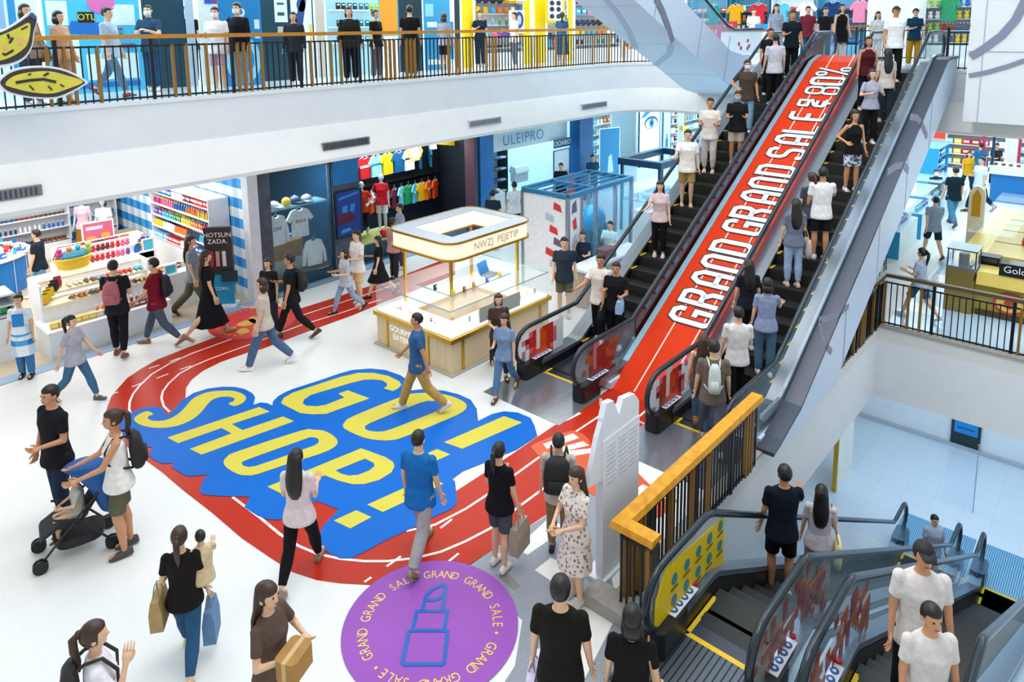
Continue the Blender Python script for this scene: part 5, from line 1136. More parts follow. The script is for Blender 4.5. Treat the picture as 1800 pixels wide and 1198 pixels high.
def poster(label, P0, w, h, rz, base, parts=(), frame=None, name='poster', cat='poster', thick=.03):
    """flat board whose face looks to local -y; parts: (name, colour, list of shapes in local x, z)"""
    t = thing(name, label, cat, P0, rz); MB().box(-w/2,-thick,0,w/2,0,h).build('board', mat('print', base, .4, 0, .03, 3), t, False)
    if frame:
        q = MB()
        for a in ((-w/2-.03,0-.03,-w/2,h+.03),(w/2,-.03,w/2+.03,h+.03),(-w/2,-.03,w/2,0),(-w/2,h,w/2,h+.03)): q.box(a[0],-thick-.01,a[1],a[2],0,a[3])
        q.build('frame', mat('poster_frame', frame, .4), t, False)
    for i, (nm, col, shapes) in enumerate(parts):
        q = MB(); k = thick+.003*(i+1)
        for s in shapes:
            if s[0] == 'r': q.box(s[1],-k-.003,s[2],s[3],-k+.002,s[4])
            elif s[0] == 'e': q.prism([(s[1]+s[3]*cos(a), s[2]+s[4]*sin(a)) for a in [2*pi*j/24 for j in range(24)]], -k+.002, -k-.003) if False else q.prism_y([(s[1]+s[3]*cos(a), s[2]+s[4]*sin(a)) for a in [2*pi*j/24 for j in range(24)]], -k-.003, -k+.002)
            elif s[0] == 'p': q.prism_y(s[1], -k-.003, -k+.002)
            elif s[0] == 't': text_mb(s[1], s[4], lambda x, y, h_, s=s, k=k: (s[2]+x, -k-.003-h_, s[3]+y), q, .001)
        q.build(nm, mat('print', col, .4, 0, 0), t, False)
    return t
def garment_mesh(kind, col, trim=None):
    k = ('g', kind, col, trim)
    if k in IT: return IT[k]
    m = MB(); L = .66; P = [(-.09,0),(-.2,-.04),(-.33,-.24),(-.25,-.3),(-.19,-.2),(-.2,-L),(.2,-L),(.19,-.2),(.25,-.3),(.33,-.24),(.2,-.04),(.09,0),(.04,-.045),(-.04,-.045)]
    if kind == 'long': P = [(-.09,0),(-.2,-.04),(-.3,-.3),(-.33,-.62),(-.26,-.63),(-.21,-.3),(-.2,-L),(.2,-L),(.21,-.3),(.26,-.63),(.33,-.62),(.3,-.3),(.2,-.04),(.09,0),(.04,-.045),(-.04,-.045)]
    m.prism_y(P, -.035, .035)
    m.mt(1).tube([(-.085,-.037,0),(-.04,-.04,-.05),(.04,-.04,-.05),(.085,-.037,0)], .008, 5)
    if trim: m.box(-.2,-.038,-.32,.2,-.034,-.25) if kind != 'long' else m.box(-.06,-.038,-.22,.06,-.034,-.16)
    me = m.mesh('garment', [mat('cloth', col, .85, 0, .1, 14, spec=.2, bump=.5), mat('cloth', trim or '#e8e8ea', .85, 0, .1, 14, spec=.2, bump=.5)]); IT[k] = me; return me
def garment(label, pos, rz, col, trim=None, kind='tee', sc=1.0, group=None, name='hanging_shirt'):
    t = thing(name, label, 'shirt', pos, rz, group); t.scale = (sc,)*3
    o = bpy.data.objects.new('fabric', garment_mesh(kind, col, trim)); C.objects.link(o); o.parent = t
    if ('hang',) not in IT: IT[('hang',)] = MB().tube([(-.18,0,-.03),(0,0,.03),(.18,0,-.03)], .008, 5).tube([(0,0,.03),(0,0,.08),(.025,0,.1),(.02,0,.13)], .005, 5).mesh('hanger', mat('hanger', '#c8ccd0', .3, .5))
    o = bpy.data.objects.new('hanger', IT[('hang',)]); C.objects.link(o); o.parent = t; return t
def mannequin(label, p, h, face, **k):
    P = person(label, p, h, face, cat='mannequin', **k); P[0].name = 'mannequin'
    for ch in P[0].children:
        if ch.name.startswith('body'): ch.material_slots[0].material = mat('mannequin_skin', '#c8d4de', .3)
    for ch in [c for c in P[0].children_recursive if c.name.startswith(('eye', 'mouth'))]: bpy.data.objects.remove(ch)
    return P

# ================================================================ the lit kiosk in the middle of the hall
K = thing('kiosk', 'brightly lit jewellery kiosk with cream canopy, gold columns and pale wooden base', 'kiosk', (9.8, 10.0, 0))
PALEW = tile_mat('pale_oak', '#e6cfa8', '#dcc298', '#b89a6c', .22, .4, .5, 12)
kx0, kx1, ky0, ky1 = 8.42, 11.2, 8.97, 11.1
def ring_box(m, x0, y0, x1, y1, w, z0, z1): return m.box(x0,y0,z0,x1,y0+w,z1).box(x0,y1-w,z0,x1,y1,z1).box(x0,y0+w,z0,x0+w,y1-w,z1).box(x1-w,y0+w,z0,x1,y1-w,z1)
ring_box(MB(), kx0, ky0, kx1, ky1, .55, .03, .62).build('wooden_base', PALEW, K)
ring_box(MB(), kx0-.06, ky0-.06, kx1+.06, ky1+.06, .3, 0, .035).build('plinth', mat('plinth_grey', '#b5b0a6', .4), K)
ring_box(MB(), kx0-.05, ky0-.05, kx1+.05, ky1+.05, .62, .62, .70).build('gold_rail', GOLD, K)
q = MB()
for x in (kx0+.25, kx0+1.3, kx1-.3): q.box(x,ky0-.02,.03,x+.06,ky0,.64)
for y in (ky0+.6, ky1-.35): q.box(kx0-.02,y,.03,kx0,y+.06,.64)
for i, (x, y) in enumerate(((kx0+.25,0),(kx0+1.3,0),(kx1-.3,0))): MB().box(x,ky0-.02,.03,x+.06,ky0,.64).build('gold_trim', GOLD, K)
for y in (ky0+.6, ky1-.35): MB().box(kx0-.02,y,.03,kx0,y+.06,.64).build('gold_trim', GOLD, K)
LITW = mat('lit_case_bed', '#ffffff', .4, 0, 0, emit=.9)
ring_box(MB(), kx0+.02, ky0+.02, kx1-.02, ky1-.02, .5, .70, .74).build('lit_display_bed', LITW, K)
CG = glass('case_glass', '#eefaff', .07)
for a in ((kx0,ky0,kx1,ky0+.012),(kx0,ky0,kx0+.012,ky1),(kx1-.012,ky0,kx1,ky1),(kx0,ky1-.012,kx1,ky1),(kx0+.55,ky0+.55,kx1-.55,ky0+.562),(kx0+.55,ky0+.55,kx0+.562,ky1-.55)): MB().box(a[0],a[1],.70,a[2],a[3],1.2).build('glass_pane', CG, K)
ring_box(MB(), kx0, ky0, kx1, ky1, .56, 1.2, 1.212).build('glass_top', CG, K)
EDG = mat('glass_edge', '#5f9aa0', .2, .2, 0)
for a in ((kx0,ky0,kx1,ky0),(kx0,ky0,kx0,ky1),(kx0+.55,ky0+.55,kx1-.55,ky0+.55),(kx0+.55,ky0+.55,kx0+.55,ky1-.55),(kx1,ky0,kx1,ky1)): MB().tube([(a[0],a[1],1.212),(a[2],a[3],1.212)], .012, 4).build('glass_edge', EDG, K)
for x, y in ((9.05,9.6),(9.05,10.95),(10.95,9.6),(10.95,10.95)): MB().box(x-.025,y-.025,.7,x+.025,y+.025,1.93).build('gold_column', GOLD, K)
def rrect(x0, y0, x1, y1, r, n=6): return [p for cx, cy, a in ((x1-r,y1-r,0),(x0+r,y1-r,90),(x0+r,y0+r,180),(x1-r,y0+r,270)) for p in arc(cx, cy, r, a, a+90, n)]
def ring_loft(m, Po, Pi, z0, z1):
    n = len(Po); vs = [(a,b,z0) for a,b in Po]+[(a,b,z1) for a,b in Po]+[(a,b,z0) for a,b in Pi]+[(a,b,z1) for a,b in Pi]; fs = []
    for i in range(n):
        j = (i+1)%n; fs += [(i,j,n+j,n+i),(n+i,n+j,3*n+j,3*n+i),(3*n+i,3*n+j,2*n+j,2*n+i),(2*n+i,2*n+j,j,i)]
    return m.add(vs, fs)
Po, Pi = rrect(8.82,9.36,11.18,11.2,.3), rrect(9.22,9.72,10.95,10.86,.03)
ring_loft(MB(), Po, Pi, 1.96, 2.25).build('lit_canopy', mat('lit_fascia', '#ffedcf', .4, 0, 0, emit=.75), K)
ring_loft(MB(), rrect(8.8,9.34,11.2,11.22,.31), Pi, 2.25, 2.275).build('canopy_roof', mat('roof_grey', '#c5ccd6', .4), K)
ring_loft(MB(), rrect(8.78,9.32,11.22,11.24,.32), Pi, 1.92, 1.96).build('gold_band', GOLD, K)
ring_loft(MB(), rrect(8.785,9.325,11.215,11.235,.32), rrect(8.81,9.35,11.19,11.21,.3), 2.245, 2.285).build('gold_edge', GOLD, K)
text_mb('NWZJ  PEJETIP', .2, on_y(10.05, 9.345, 2.1), depth=.012).build('canopy_lettering', mat('lettering_silver', '#b0a090', .4), K)
text_mb('GOURMET\nEATERY', .16, lambda x, y, h: (kx0-.004-h, ky0+1.35-x, .38+y), depth=.01).build('base_lettering', mat('lettering_lit', '#f6fbff', .4, 0, 0, emit=.6), K)
MB().box(kx0+.75,ky0+.01,.76,kx0+1.9,ky0+.03,1.05).build('back_board', mat('kiosk_board', '#a9ab9c', .5), K)
area('kiosk_light', (10.0, 10.2, 1.9), 2.0, 1.4, 55, (1, .97, .9))
W = 'in the lit glass case of the cream kiosk'
for i in range(16): item('jar' if i % 3 else 'box', ['white', 'cream', 'pink', 'brown', 'yellow'][i % 5], (kx0+.25, ky0+.5+i*.1, .742), W, 0, .55)
for i in range(18): item('bottle' if i % 2 else 'card', ['white', 'grey', 'white', 'cream'][i % 4], (kx0+.6+i*.12, ky0+.25, .742), W, 0, .9)
for i, (x, y) in enumerate([(9.2,9.75),(9.45,9.7),(9.75,9.75),(10.1,9.72),(10.5,9.75),(9.15,10.2)]): item('box', ['yellow', 'brown', 'orange', 'blue', 'yellow', 'black'][i], (x-.15, y-.2, 1.214), 'on top of the glass cases of the cream kiosk', .3, .9)
LP = thing('laptop', 'open blue-screened laptop standing on the cream kiosk counter', 'laptop', (10.3, 9.78, 1.214), .2); MB().box(-.17,-.12,0,.17,.12,.018).build('keyboard', STEEL, LP, False); MB().loft([[(-.17,.12,.018),(.17,.12,.018),(.17,.13,.018),(-.17,.13,.018)],[(-.17,.2,.25),(.17,.2,.25),(.17,.21,.25),(-.17,.21,.25)]]).build('screen', mat('screen_blue', '#2f78b8', .3), LP, False)

# ================================================================ cosmetics shop at left (ground floor)
q = shelf_unit('low white stepped counter at the shop front, nearest the shop assistant', 5.05, 15.75, 0, 2.3, .9, [.5], 0, .52, plinth=.5)
W = 'on the low white front counter'
row('carton', ['yellow', 'yellow', 'cream', 'red', 'maroon', 'blue'], (4.05,15.5,.54), (6.1,15.5,.54), 16, W, 0, .85)
row('bottle', ['orange', 'navy', 'brown', 'white'], (4.9,15.72,.54), (6.1,15.7,.54), 12, W, 0, 1.2)
T = thing('display_gondola', 'yellow-lit white tiered gondola of slippers and sunglasses behind the front counter', 'display', (5.0, 16.35, 0))
for i, (y0, z) in enumerate(((15.95,.85),(16.15,1.05),(16.4,1.25))): MB().loft([[(4.0,y0,z-.04),(6.1,y0,z-.04),(6.1,y0,z),(4.0,y0,z)],[(4.0,y0+.24,z+.04),(6.1,y0+.24,z+.04),(6.1,y0+.24,z+.08),(4.0,y0+.24,z+.08)]]).build('sloping_shelf', mat('shelf_cream', '#f6eecb', .4), T)
MB().rbox(4.0,15.98,0,6.1,16.7,.8,.02).build('cabinet', SHW, T); MB().box(3.98,15.93,.8,4.02,16.7,1.3).build('side_panel', SHW, T); MB().box(6.08,15.93,.8,6.12,16.7,1.3).build('side_panel', SHW, T)
W = 'on the tiered gondola behind the front counter'
row('slipper', ['orange', 'brown', 'sky', 'red', 'maroon', 'yellow'], (4.6,16.05,.9), (6.0,16.05,.9), 14, W, 0, .95)
row('slipper', ['cream', 'brown', 'grey', 'red', 'red', 'cyan'], (4.6,16.27,1.1), (6.0,16.27,1.1), 14, W, 0, .95)
row('sunglasses', ['cyan', 'yellow', 'orange', 'blue'], (4.55,15.98,.88), (6.0,15.98,.88), 9, W)
row('pouch', ['yellow', 'yellow', 'black', 'red'], (4.08,16.05,.9), (4.4,16.3,1.12), 6, W, 0, 1.3)
BK = thing('basket', 'blue and yellow shopping basket heaped with goods on the tiered gondola', 'basket', (4.85, 16.75, 1.28)); MB().rings([(0,0,0,.26,.18),(0,0,.1,.3,.2),(0,0,.26,.36,.25)], 20, p=3).build('basket_body', mat('basket_yellow', '#efc52a', .5), BK, False); MB().tube([(-.36,0,.26),(-.25,0,.5),(.25,0,.5),(.36,0,.26)], .012, 6).build('handle', mat('basket_handle', '#1c4a5c', .5), BK, False)
MB().ell((0,0,.25), (.33,.22,.15), 16, 8).build('goods_net', mat('net_teal', '#2e7f98', .6, 0, .4, 30), BK, False)
row('plush', ['magenta', 'orange', 'cyan', 'lime'], (4.6,16.7,1.55), (5.15,16.75,1.55), 4, 'heaped in the blue and yellow basket', 0, 1.2)
T = thing('display_gondola', 'tall white gondola with pink goods and a pink sign in the cosmetics shop', 'display', (5.9, 18.15, 0))
MB().rbox(4.9,17.65,0,6.9,18.55,1.0,.02).build('cabinet', SHW, T)
for y0, z in ((17.65,1.02),(17.9,1.18),(18.15,1.34)): MB().box(4.95,y0,z-.16,6.85,18.55,z).build('step', SHW, T)
W = 'on the tall gondola under the pink sign'
row('plush', ['magenta', 'pink', 'red', 'red', 'red', 'pink', 'purple'], (5.0,17.75,1.02), (6.3,17.75,1.02), 13, W, 0, .9)
row('plush', ['magenta', 'red', 'red', 'maroon', 'red', 'pink'], (5.0,18.0,1.18), (6.4,18.0,1.18), 14, W, 0, .9)
row('jar', ['red', 'maroon', 'red', 'orange'], (5.5,18.23,1.34), (6.5,18.23,1.34), 14, W)
row('pouch', ['blue', 'yellow', 'purple', 'white'], (6.5,17.75,1.02), (6.8,18.05,1.18), 6, W)
poster('pink framed sale sign standing on the tall white gondola', (5.9,18.35,1.36), .62, .42, -.1, '#e06a8c', (('caption', '#f6e2ea', (('r',-.25,.26,.1,.34),)), ('fruit', '#f0b04a', (('e',-.15,.06,.12,.05),('e',.15,.09,.1,.07)))), '#f2f2f4', name='sale_sign', cat='sign')
poster('small cyan price card stand at left on the tall gondola', (5.0,17.63,1.02), .22, .2, 0, '#4cc4dc', (), None, name='price_stand', cat='sign'); poster('small cyan price card stand at right end of the tall gondola', (6.78, 17.8, 1.02), .22, .24, 0, '#4cc4dc', (), '#f4f6f8', name='price_stand', cat='sign')
poster('cyan price card on the white side counter beside the slipper gondola', (6.6, 16.2, .8), .22, .2, 0, '#4cc4dc', (), '#f4f6f8', name='price_stand', cat='sign')
T = shelf_unit('white side counter right of the slipper gondola', 6.65, 16.5, 0, .9, .9, [.78], 0, .8, plinth=.78)
row('carton', ['orange', 'red', 'brown', 'cream'], (6.35,16.4,.82), (7.0,16.5,.82), 6, 'on the white side counter', 0, .9)
RCn = thing('round_counter', 'round blue counter with white top at the left of the cosmetics shop', 'counter', (3.9, 20.95, 0))
MB().prism([(3.9+1.15*cos(a), 20.95+1.05*sin(a)) for a in [2*pi*i/36 for i in range(36)]], 0, .85).build('blue_front', mat('counter_blue', '#0f78c8', .35, 0, .04), RCn)
MB().prism([(3.9+1.22*cos(a), 20.95+1.12*sin(a)) for a in [2*pi*i/36 for i in range(36)]], .85, .92).build('white_top', SHW, RCn)
q = MB()
for a in (250, 280, 305, 330): q = MB().cbox(3.9+1.155*cos(radians(a)), 20.95+1.055*sin(radians(a)), .02, .012, .02, .82); q.build('seam', SHW, RCn)
W = 'on the round blue counter'
for i in range(26):
    a = radians(-120+i*7); r = .85+.12*(i % 3); item(['carton', 'sunglasses', 'folded', 'pouch'][i % 4], ['red', 'white', 'blue', 'navy', 'cream', 'cyan'][i % 6], (3.9+r*cos(a)*.95, 20.95+r*sin(a)*.9, .92), W, a+pi/2, .9)
fn = shelf_unit('curved white back shelf of hair bands against the gingham back wall', 5.6, 22.75, 0, 1.9, .5, [.5,.85,1.2,1.55,1.9], 0, 2.25, plinth=.45)
for z, cols, k in ((.5,['red', 'navy', 'brown'],'shoe'),(.85,['navy', 'white', 'blue'],'bottle'),(1.2,['blue', 'red', 'brown'],'sunglasses'),(1.55,['blue', 'maroon', 'white'],'tube'),(1.9,['orange', 'red', 'cream'],'jar')):
    row(k, cols, (4.8,22.6,z), (6.4,22.6,z), 15, f'on the back shelf against the gingham wall', 0, 1.1)
fn = shelf_unit('low white shelf of cups at the far left of the cosmetics shop', 3.9, 22.8, 0, 1.3, .4, [.5,.9,1.3], 0, 1.6, plinth=.45)
for z in (.5,.9,1.3): row('carton', ['red', 'white', 'orange', 'blue'], (3.4,22.7,z), (4.4,22.7,z), 8, 'on the low shelf at far left', 0, 1)
fn = shelf_unit('white perfume wall shelf in the back corner by the blue gingham', 7.35, 22.75, 0, .9, .4, [.6,1.0,1.4,1.8,2.2], 0, 2.6, plinth=.5)
for z in (.6,1.0,1.4,1.8,2.2): row(['bottle', 'box', 'shoe'][int(z*5) % 3], ['white', 'sky', 'black', 'teal'], (7.0,22.65,z), (7.7,22.65,z), 7, 'on the corner shelf by the gingham wall', 0, 1.1)
T = shelf_unit('beige wicker table with a folded cloth in the back corner', 7.4, 21.4, 0, .9, .5, [.5], 0, .62, mat('wicker', '#c2a780', .7, 0, .2, 30), 'wicker_table', plinth=.6)
mannequin('mannequin in pink blouse and ochre skirt in the cosmetics shop', V((6.7, 21.9, .01)), 1.72, 170, sex='f', hair='bob', hc='b', top=(TEE, '#ecc6d4'), bot=('longskirt', '#a8701c'))
mannequin('mannequin in blue dungarees over white tee in the cosmetics shop', V((7.0, 21.2, .01)), 1.72, 172, sex='f', aR='bent', hair='bob', hc='b', top=(TEE, '#e8f0f6'), bot=('slim', '#2a86b8'))
# tall shelf along the gingham side wall, facing the shop
fn = shelf_unit('long white wall shelf of colourful toiletries along the gingham side wall', 7.72, 17.6, 0, 3.2, .5, [.95,1.25,1.55,1.85,2.15], -pi/2, 2.35, plinth=.9)
cols = [['blue','white','red','sky'], ['cyan','navy','orange','white','yellow'], ['red','orange','yellow','green','cyan','purple'], ['yellow','orange','blue','pink','magenta'], ['red','maroon','white','blue','brown']]
for i, z in enumerate((.95,1.25,1.55,1.85,2.15)):
    for dy in (0,.14): row(['carton', 'pouch', 'box', 'bottle', 'carton'][i], cols[i][::-1] if dy else cols[i], (7.55+dy,16.1,z), (7.55+dy,19.1,z), 24, f'on the long wall shelf, {["lowest", "second", "middle", "fourth", "top"][i]} board', -pi/2, 1.15)
poster('glossy magazine poster with a face and red lips on the side wall', (7.96, 19.6, .6), .5, 1.3, -pi/2, '#e9b6bc', (('hair', '#3a1c24', (('e',0,.95,.22,.25),)), ('face', '#f4d0c0', (('e',0,.85,.14,.19),)), ('dress', '#153a60', (('p', [(-.25,0),(.25,0),(.2,.5),(.05,.62),(-.18,.5)]),))), None)
ST = thing('poster_stand', 'black and blue advertising stand on a white base at the shop entrance', 'stand', (7.4, 15.45, 0), -.75)
MB().rbox(-.34,-.2,0,.34,.2,.05,.03).build('base', SHW, ST, False); MB().box(-.27,-.05,.05,.27,.05,.75).build('lower_board', mat('stand_blue', '#1798c8', .35), ST, False)
MB().box(-.3,-.05,.75,.3,.05,1.85).build('upper_board', mat('stand_black', '#3a2c30', .35), ST, False)
text_mb('HOTSUN\nZADA.', .15, lambda x, y, h: (x, -.052-h, 1.6+y), depth=.004).build('headline', mat('text_white', '#f4f4f4', .5), ST, False)
for i, (x, c) in enumerate(((-.15,'#b03048'),(-.02,'#c8a090'),(.12,'#dfe6f4'))): MB().box(x-.04,-.06,.95,x+.04,-.05,1.3).build('printed_bottle', mat('print', c, .4, 0, 0), ST, False)
MB().box(.05,-.12,.6,.4,-.07,.85).build('card_holder', mat('holder_dark', '#14303c', .3), ST, False)
text_mb('SCORN', .1, lambda x, y, h: (x, -.052-h, .42+y), depth=.004).build('footer', mat('text_white', '#f4f4f4', .5), ST, False)
# small white display at far left edge
T = shelf_unit('white display stand at the left edge beside the shop assistant', 3.25, 16.2, 0, .6, .6, [.9,1.1], 0, 1.3, plinth=.85); row('pouch', ['pink', 'white', 'green'], (3.05,16.05,.92), (3.4,16.05,.92), 4, 'on the white stand at the left edge')
# apron of the shop assistant
t0 = AP[0]; q = MB()
m = MB().loft([[(x, .135+.012*cos(x*6), z) for x in (-.1,-.05,0,.05,.1)]+[(x, .12, z) for x in (.1,0,-.1)] for z in (1.12,1.38)]); m.build('apron_bib', mat('apron_blue', '#1b86d0', .7), t0, False).location.z = AP[3]
m = MB().rings([(0,0,.5,.225,.19),(0,0,.75,.205,.17),(0,0,.95,.19,.152),(0,0,1.12,.162,.132)], 24); m.build('apron_skirt', MAT['blue_gingham'], t0, False).location.z = AP[3]

# ================================================================ glass clothes display and jersey shop
GD = thing('shop_window', 'tall glass shop window with white sweatshirts between two dark piers', 'window', (9.4, 15.3, 0))
MB().box(8.55,15.2,.25,10.25,15.22,3.4).build('glass_pane', glass('shop_glass', '#9fd0dc', .05), GD); MB().box(8.5,15.15,.0,10.3,15.3,.25).build('sill', mat('sill_teal', '#16404e', .4), GD)
for x in (8.52, 10.22): MB().box(x,15.15,.25,x+.05,15.25,3.4).build('frame', NAVY, GD)
MB().box(8.6,15.3,1.95,10.2,15.8,1.99).build('glass_shelf', glass('shelf_glass', '#8ec4d2', .5), GD)
MB().box(8.6,15.3,.26,10.2,17.5,.3).build('display_floor', mat('stage_dark', '#5c5a58', .5), GD); MB().box(8.6,16.5,.3,10.2,17.4,.75).build('stage_step', mat('wood_band', '#8a6840', .5), GD)
W = 'on the glass shelf of the clothes window'
item('cap', 'white', (8.85,15.5,1.99), W, .3, 1.5); item('cap', 'grey', (9.75,15.5,1.99), W, -.3, 1.6); item('cap', 'navy', (9.45,15.55,1.99), W, .2, 1.7)
solo(MB().ell((0,0,.11), (.11,.11,.11), 16, 12), 'ball', mat('ball_yellow', '#f0c21a', .4), 'yellow ball on the glass shelf of the clothes window', 'ball', loc=(9.15,15.45,1.99), smooth=True)
def tee_text(t, s, z=-.28): text_mb(s, .13, lambda x, y, h: (x, -.037-h, z+y), depth=.003).build('printed_word', mat('text_black', '#14161a', .6), t, False)
t = garment('white long sweatshirt lettered Dad hanging left in the glass window', (9.02,15.75,1.72), .12, '#dfeef2', None, 'long', 1.12); tee_text(t, 'Dad')
t = garment('white tee lettered Band hanging right in the glass window', (9.68,15.75,1.78), -.1, '#e2f2f6', None, 'tee', 1.1); tee_text(t, 'Band')
t = garment('white long-sleeved shirt hanging low at right in the glass window', (9.85,15.45,1.0), -.1, '#d6e8ec', None, 'long', 1.0)
MB().tube([(8.7,15.76,1.85),(10.15,15.76,1.85)], .012, 6).build('hanging_rod', STEEL, GD)
row('folded', ['navy', 'teal', 'white', 'blue'], (8.8,17.0,.76), (10.0,17.0,.76), 5, 'on the step behind the glass window', 0, 1.2)
poster('dark blue glowing screen on the pier beside the jersey shop', (10.68, 15.08, 1.0), .74, 1.15, 0, '#0e3f96', (('glow', '#2f8ae8', (('p',[(-.3,.95),(.3,1.05),(.3,1.1),(-.3,1.02)]),('p',[(-.25,.5),(-.05,.52),(-.05,.8),(-.2,.78)]),('p',[(0,.5),(.12,.52),(.2,.8),(.05,.8)]))), ('shade', '#5c1040', (('p',[(-.35,.3),(.2,.35),(.1,.6),(-.35,.62)]),)), ('shoe', '#3aa0e8', (('p',[(-.28,.08),(.05,.12),(0,.2),(-.25,.18)]),))), '#0a1828', name='wall_screen', cat='screen')
struct(MB().box(10.27,15.06,2.35,11.03,15.1,3.4), 'trim_blue', mat('pier_cyan', '#1e7cc0', .3, 0, .15, 3))
mannequin('mannequin in orange-red jersey and black leggings kicking a ball', V((11.75,15.95,.55)), 1.6, 175, sex='f', legs='walkR', aR='hip', aL='hip', hair='bald', top=(TEE, '#d83a20'), bot=('slim', '#12161c'))
mannequin('mannequin in red patterned jersey, white shorts and blue leggings', V((12.55,16.1,.5)), 1.66, 180, sex='f', legs='easy', aR='hip', hair='bald', top=(TEE, '#c8202c'), bot=('shorts', '#e6f4fa'))
PL = thing('display_plinth', 'dark teal plinth with yellow-green top before the jersey shop', 'plinth', (12.0, 15.9, 0)); MB().rbox(11.2,15.45,0,12.9,16.5,.47,.03).build('plinth_body', mat('plinth_teal', '#0e4454', .4), PL); MB().rbox(11.18,15.43,.47,12.92,16.52,.5,.03).build('plinth_top', mat('plinth_green', '#b9bf6c', .5), PL)
solo(MB().ell((0,0,.12), (.12,.12,.12), 16, 12), 'ball', mat('ball_red', '#d82a3c', .4), 'red ball at the foot of the kicking mannequin', 'ball', loc=(12.2,15.6,.502), smooth=True)
solo(MB().ell((0,0,.28), (.28,.28,.28), 20, 14), 'ball', mat('ball_teal', '#0f3d4c', .3), 'large dark teal exercise ball on the plinth behind the mannequins', 'ball', loc=(11.6,16.2,.502), smooth=True)
RL = thing('clothes_rail', 'long black double wall rail carrying football jerseys', 'rail', (14, 17.2, 0))
for z in (1.5, 2.62): MB().tube([(11.2,17.25,z),(15.7,17.25,z)], .02, 6).build('bar', BLACKM, RL)
MB().box(11.1,17.3,.0,15.85,17.4,3.0).build('back_wall', mat('rail_wall', '#101820', .5), RL); MB().box(11.2,17.05,1.62,15.75,17.3,1.66).build('shelf_board', BLACKM, RL)
UPJ = [('red','#b81c2c',None),('maroon','#7c1624','#e8e8ea'),('red','#c42028','#f0e0e0'),('light blue','#8cd4e0','#2a7f96'),('yellow','#f0c018',None),('deep blue','#125a8c',None),('white','#eaf2f6','#2a3a48'),('navy','#134a74','#dfe8ee'),('teal','#13586c','#d8e0e4')]
OR = ['first','second','third','fourth','fifth','sixth','seventh','eighth','ninth','tenth','eleventh','twelfth','thirteenth','fourteenth','fifteenth']
for i, (cn, c, tr) in enumerate(UPJ):
    x = 11.9+i*.43; zz = 2.5; sides = i in (0,1,7,8)
    garment(f'{cn} football jersey on the upper wall rail, {["first","second","third","fourth","fifth","sixth","seventh","eighth","ninth"][i]} from the left', (x,17.12,zz), (1.0 if sides else .1), c, tr, 'tee', .98)
LOJ = [('dark grey','#2a3a44'),('teal','#1a5a68'),('cream','#d8cdb8'),('blue','#1c66b8'),('blue','#1d5fae'),('orange','#e2501c'),('blue','#1f62aa'),('red and white','#cf3a30'),('plum','#6a2a3c'),('light blue','#7cc8e0'),('green','#1f9a58'),('sky','#58b4d4'),('yellow','#f0b818'),('orange','#e86a14'),('orange-red','#e24a14')]
for i, (cn, c) in enumerate(LOJ):
    x = 11.6+i*.28; garment(f'{cn} shirt on the lower wall rail, {OR[i]} from its left end', (x,17.12,1.38), .5 if i not in (3,4,10,12) else .15, c, '#f0f0f0' if i % 2 else None, 'tee', .9)
HX = thing('hexagon_lamp', 'yellow hexagon ring lamp glowing above the jerseys', 'lamp', (14.1, 16.4, 2.55)); MB().tube([(.28*cos(radians(60*i)),0,.28*sin(radians(60*i))) for i in range(6)], .03, 6, True).build('hexagon_ring', mat('lamp_yellow', '#ffd22a', .4, 0, 0, emit=3), HX, False); MB().tube([(0,0,.28),(0,0,.6)], .01, 5).build('cord', BLACKM, HX, False)
MB().prism_y([(.2*cos(radians(60*i))+.0,.2*sin(radians(60*i))-.02) for i in range(6)], -.02, .0).build('lit_face', mat('lamp_face', '#fff0b0', .4, 0, 0, emit=5), HX, False)
SPT = thing('spotlight', 'dazzling white spotlight hanging in the jersey shop', 'lamp', (14.75, 16.3, 2.7)); MB().cyl(0,0,-.1,.1,.12,.07,12).build('housing', SHW, SPT, False); MB().cyl(0,0,-.12,-.1,.11,n=12).build('bulb', mat('lamp_white', '#ffffff', .4, 0, 0, emit=25), SPT, False); MB().tube([(0,0,.1),(0,0,.4)], .012, 5).build('stem', BLACKM, SPT, False)
solo(MB().loft([[(14.7,16.5,2.72),(14.7,16.5,2.8),(14.7,16.55,2.8),(14.7,16.55,2.72)],[(15.85,16.5,2.5),(15.85,16.5,2.72),(15.85,16.55,2.72),(15.85,16.55,2.5)]]), 'ceiling_bar', mat('bar_yellow', '#f2c800', .5), 'yellow tapering bar high in the jersey shop', 'beam')

# ================================================================ shop with letters over the entrance, ground floor
SG = thing('shop_sign', 'blue three-dimensional letters ULEIPRO over the white shop front', 'sign', (17.9, 15.5, 2.5))
text_mb('ULEI?RO'.replace('?', 'P'), .5, lambda x, y, h: (17.9+x, 15.4-h*10, 2.62+y), depth=.006, spacing=1.1).build('sign_letters', mat('sign_blue', '#2a8cc4', .3), SG); MB().box(16.2,15.45,2.3,20.4,15.55,3.4).build('sign_board', mat('sign_white', '#e2f1f8', .4), SG)
fn = shelf_unit('open dark-framed shelf of folded jerseys in the white sports shop', 17.9, 17.0, 0, 1.5, .5, [.5,.9,1.3,1.7], 0, 2.2, mat('dark_frame', '#17384a', .4), plinth=.1, matb=SHW)
for z in (.5,.9,1.3,1.7): row('folded', ['sky','white','orange','blue','white'], (17.3,16.9,z), (18.5,16.9,z), 5, 'on the dark-framed shelf of the sports shop', 0, 1.0)
for i, (cn, c) in enumerate((('blue','#2a8ac0'),('dark red','#8c2a38'),('white','#eef4f8'),('sky blue','#74c8e8'),('white','#e4ecf2'),('pale grey','#c8d0d8'))): garment(f'{cn} shirt hung at the left side of the sports shop, {OR[i]} from the left', (16.35+i*.2,16.6,2.1-(i%2)*.35), .8, c, None, 'tee', .9)
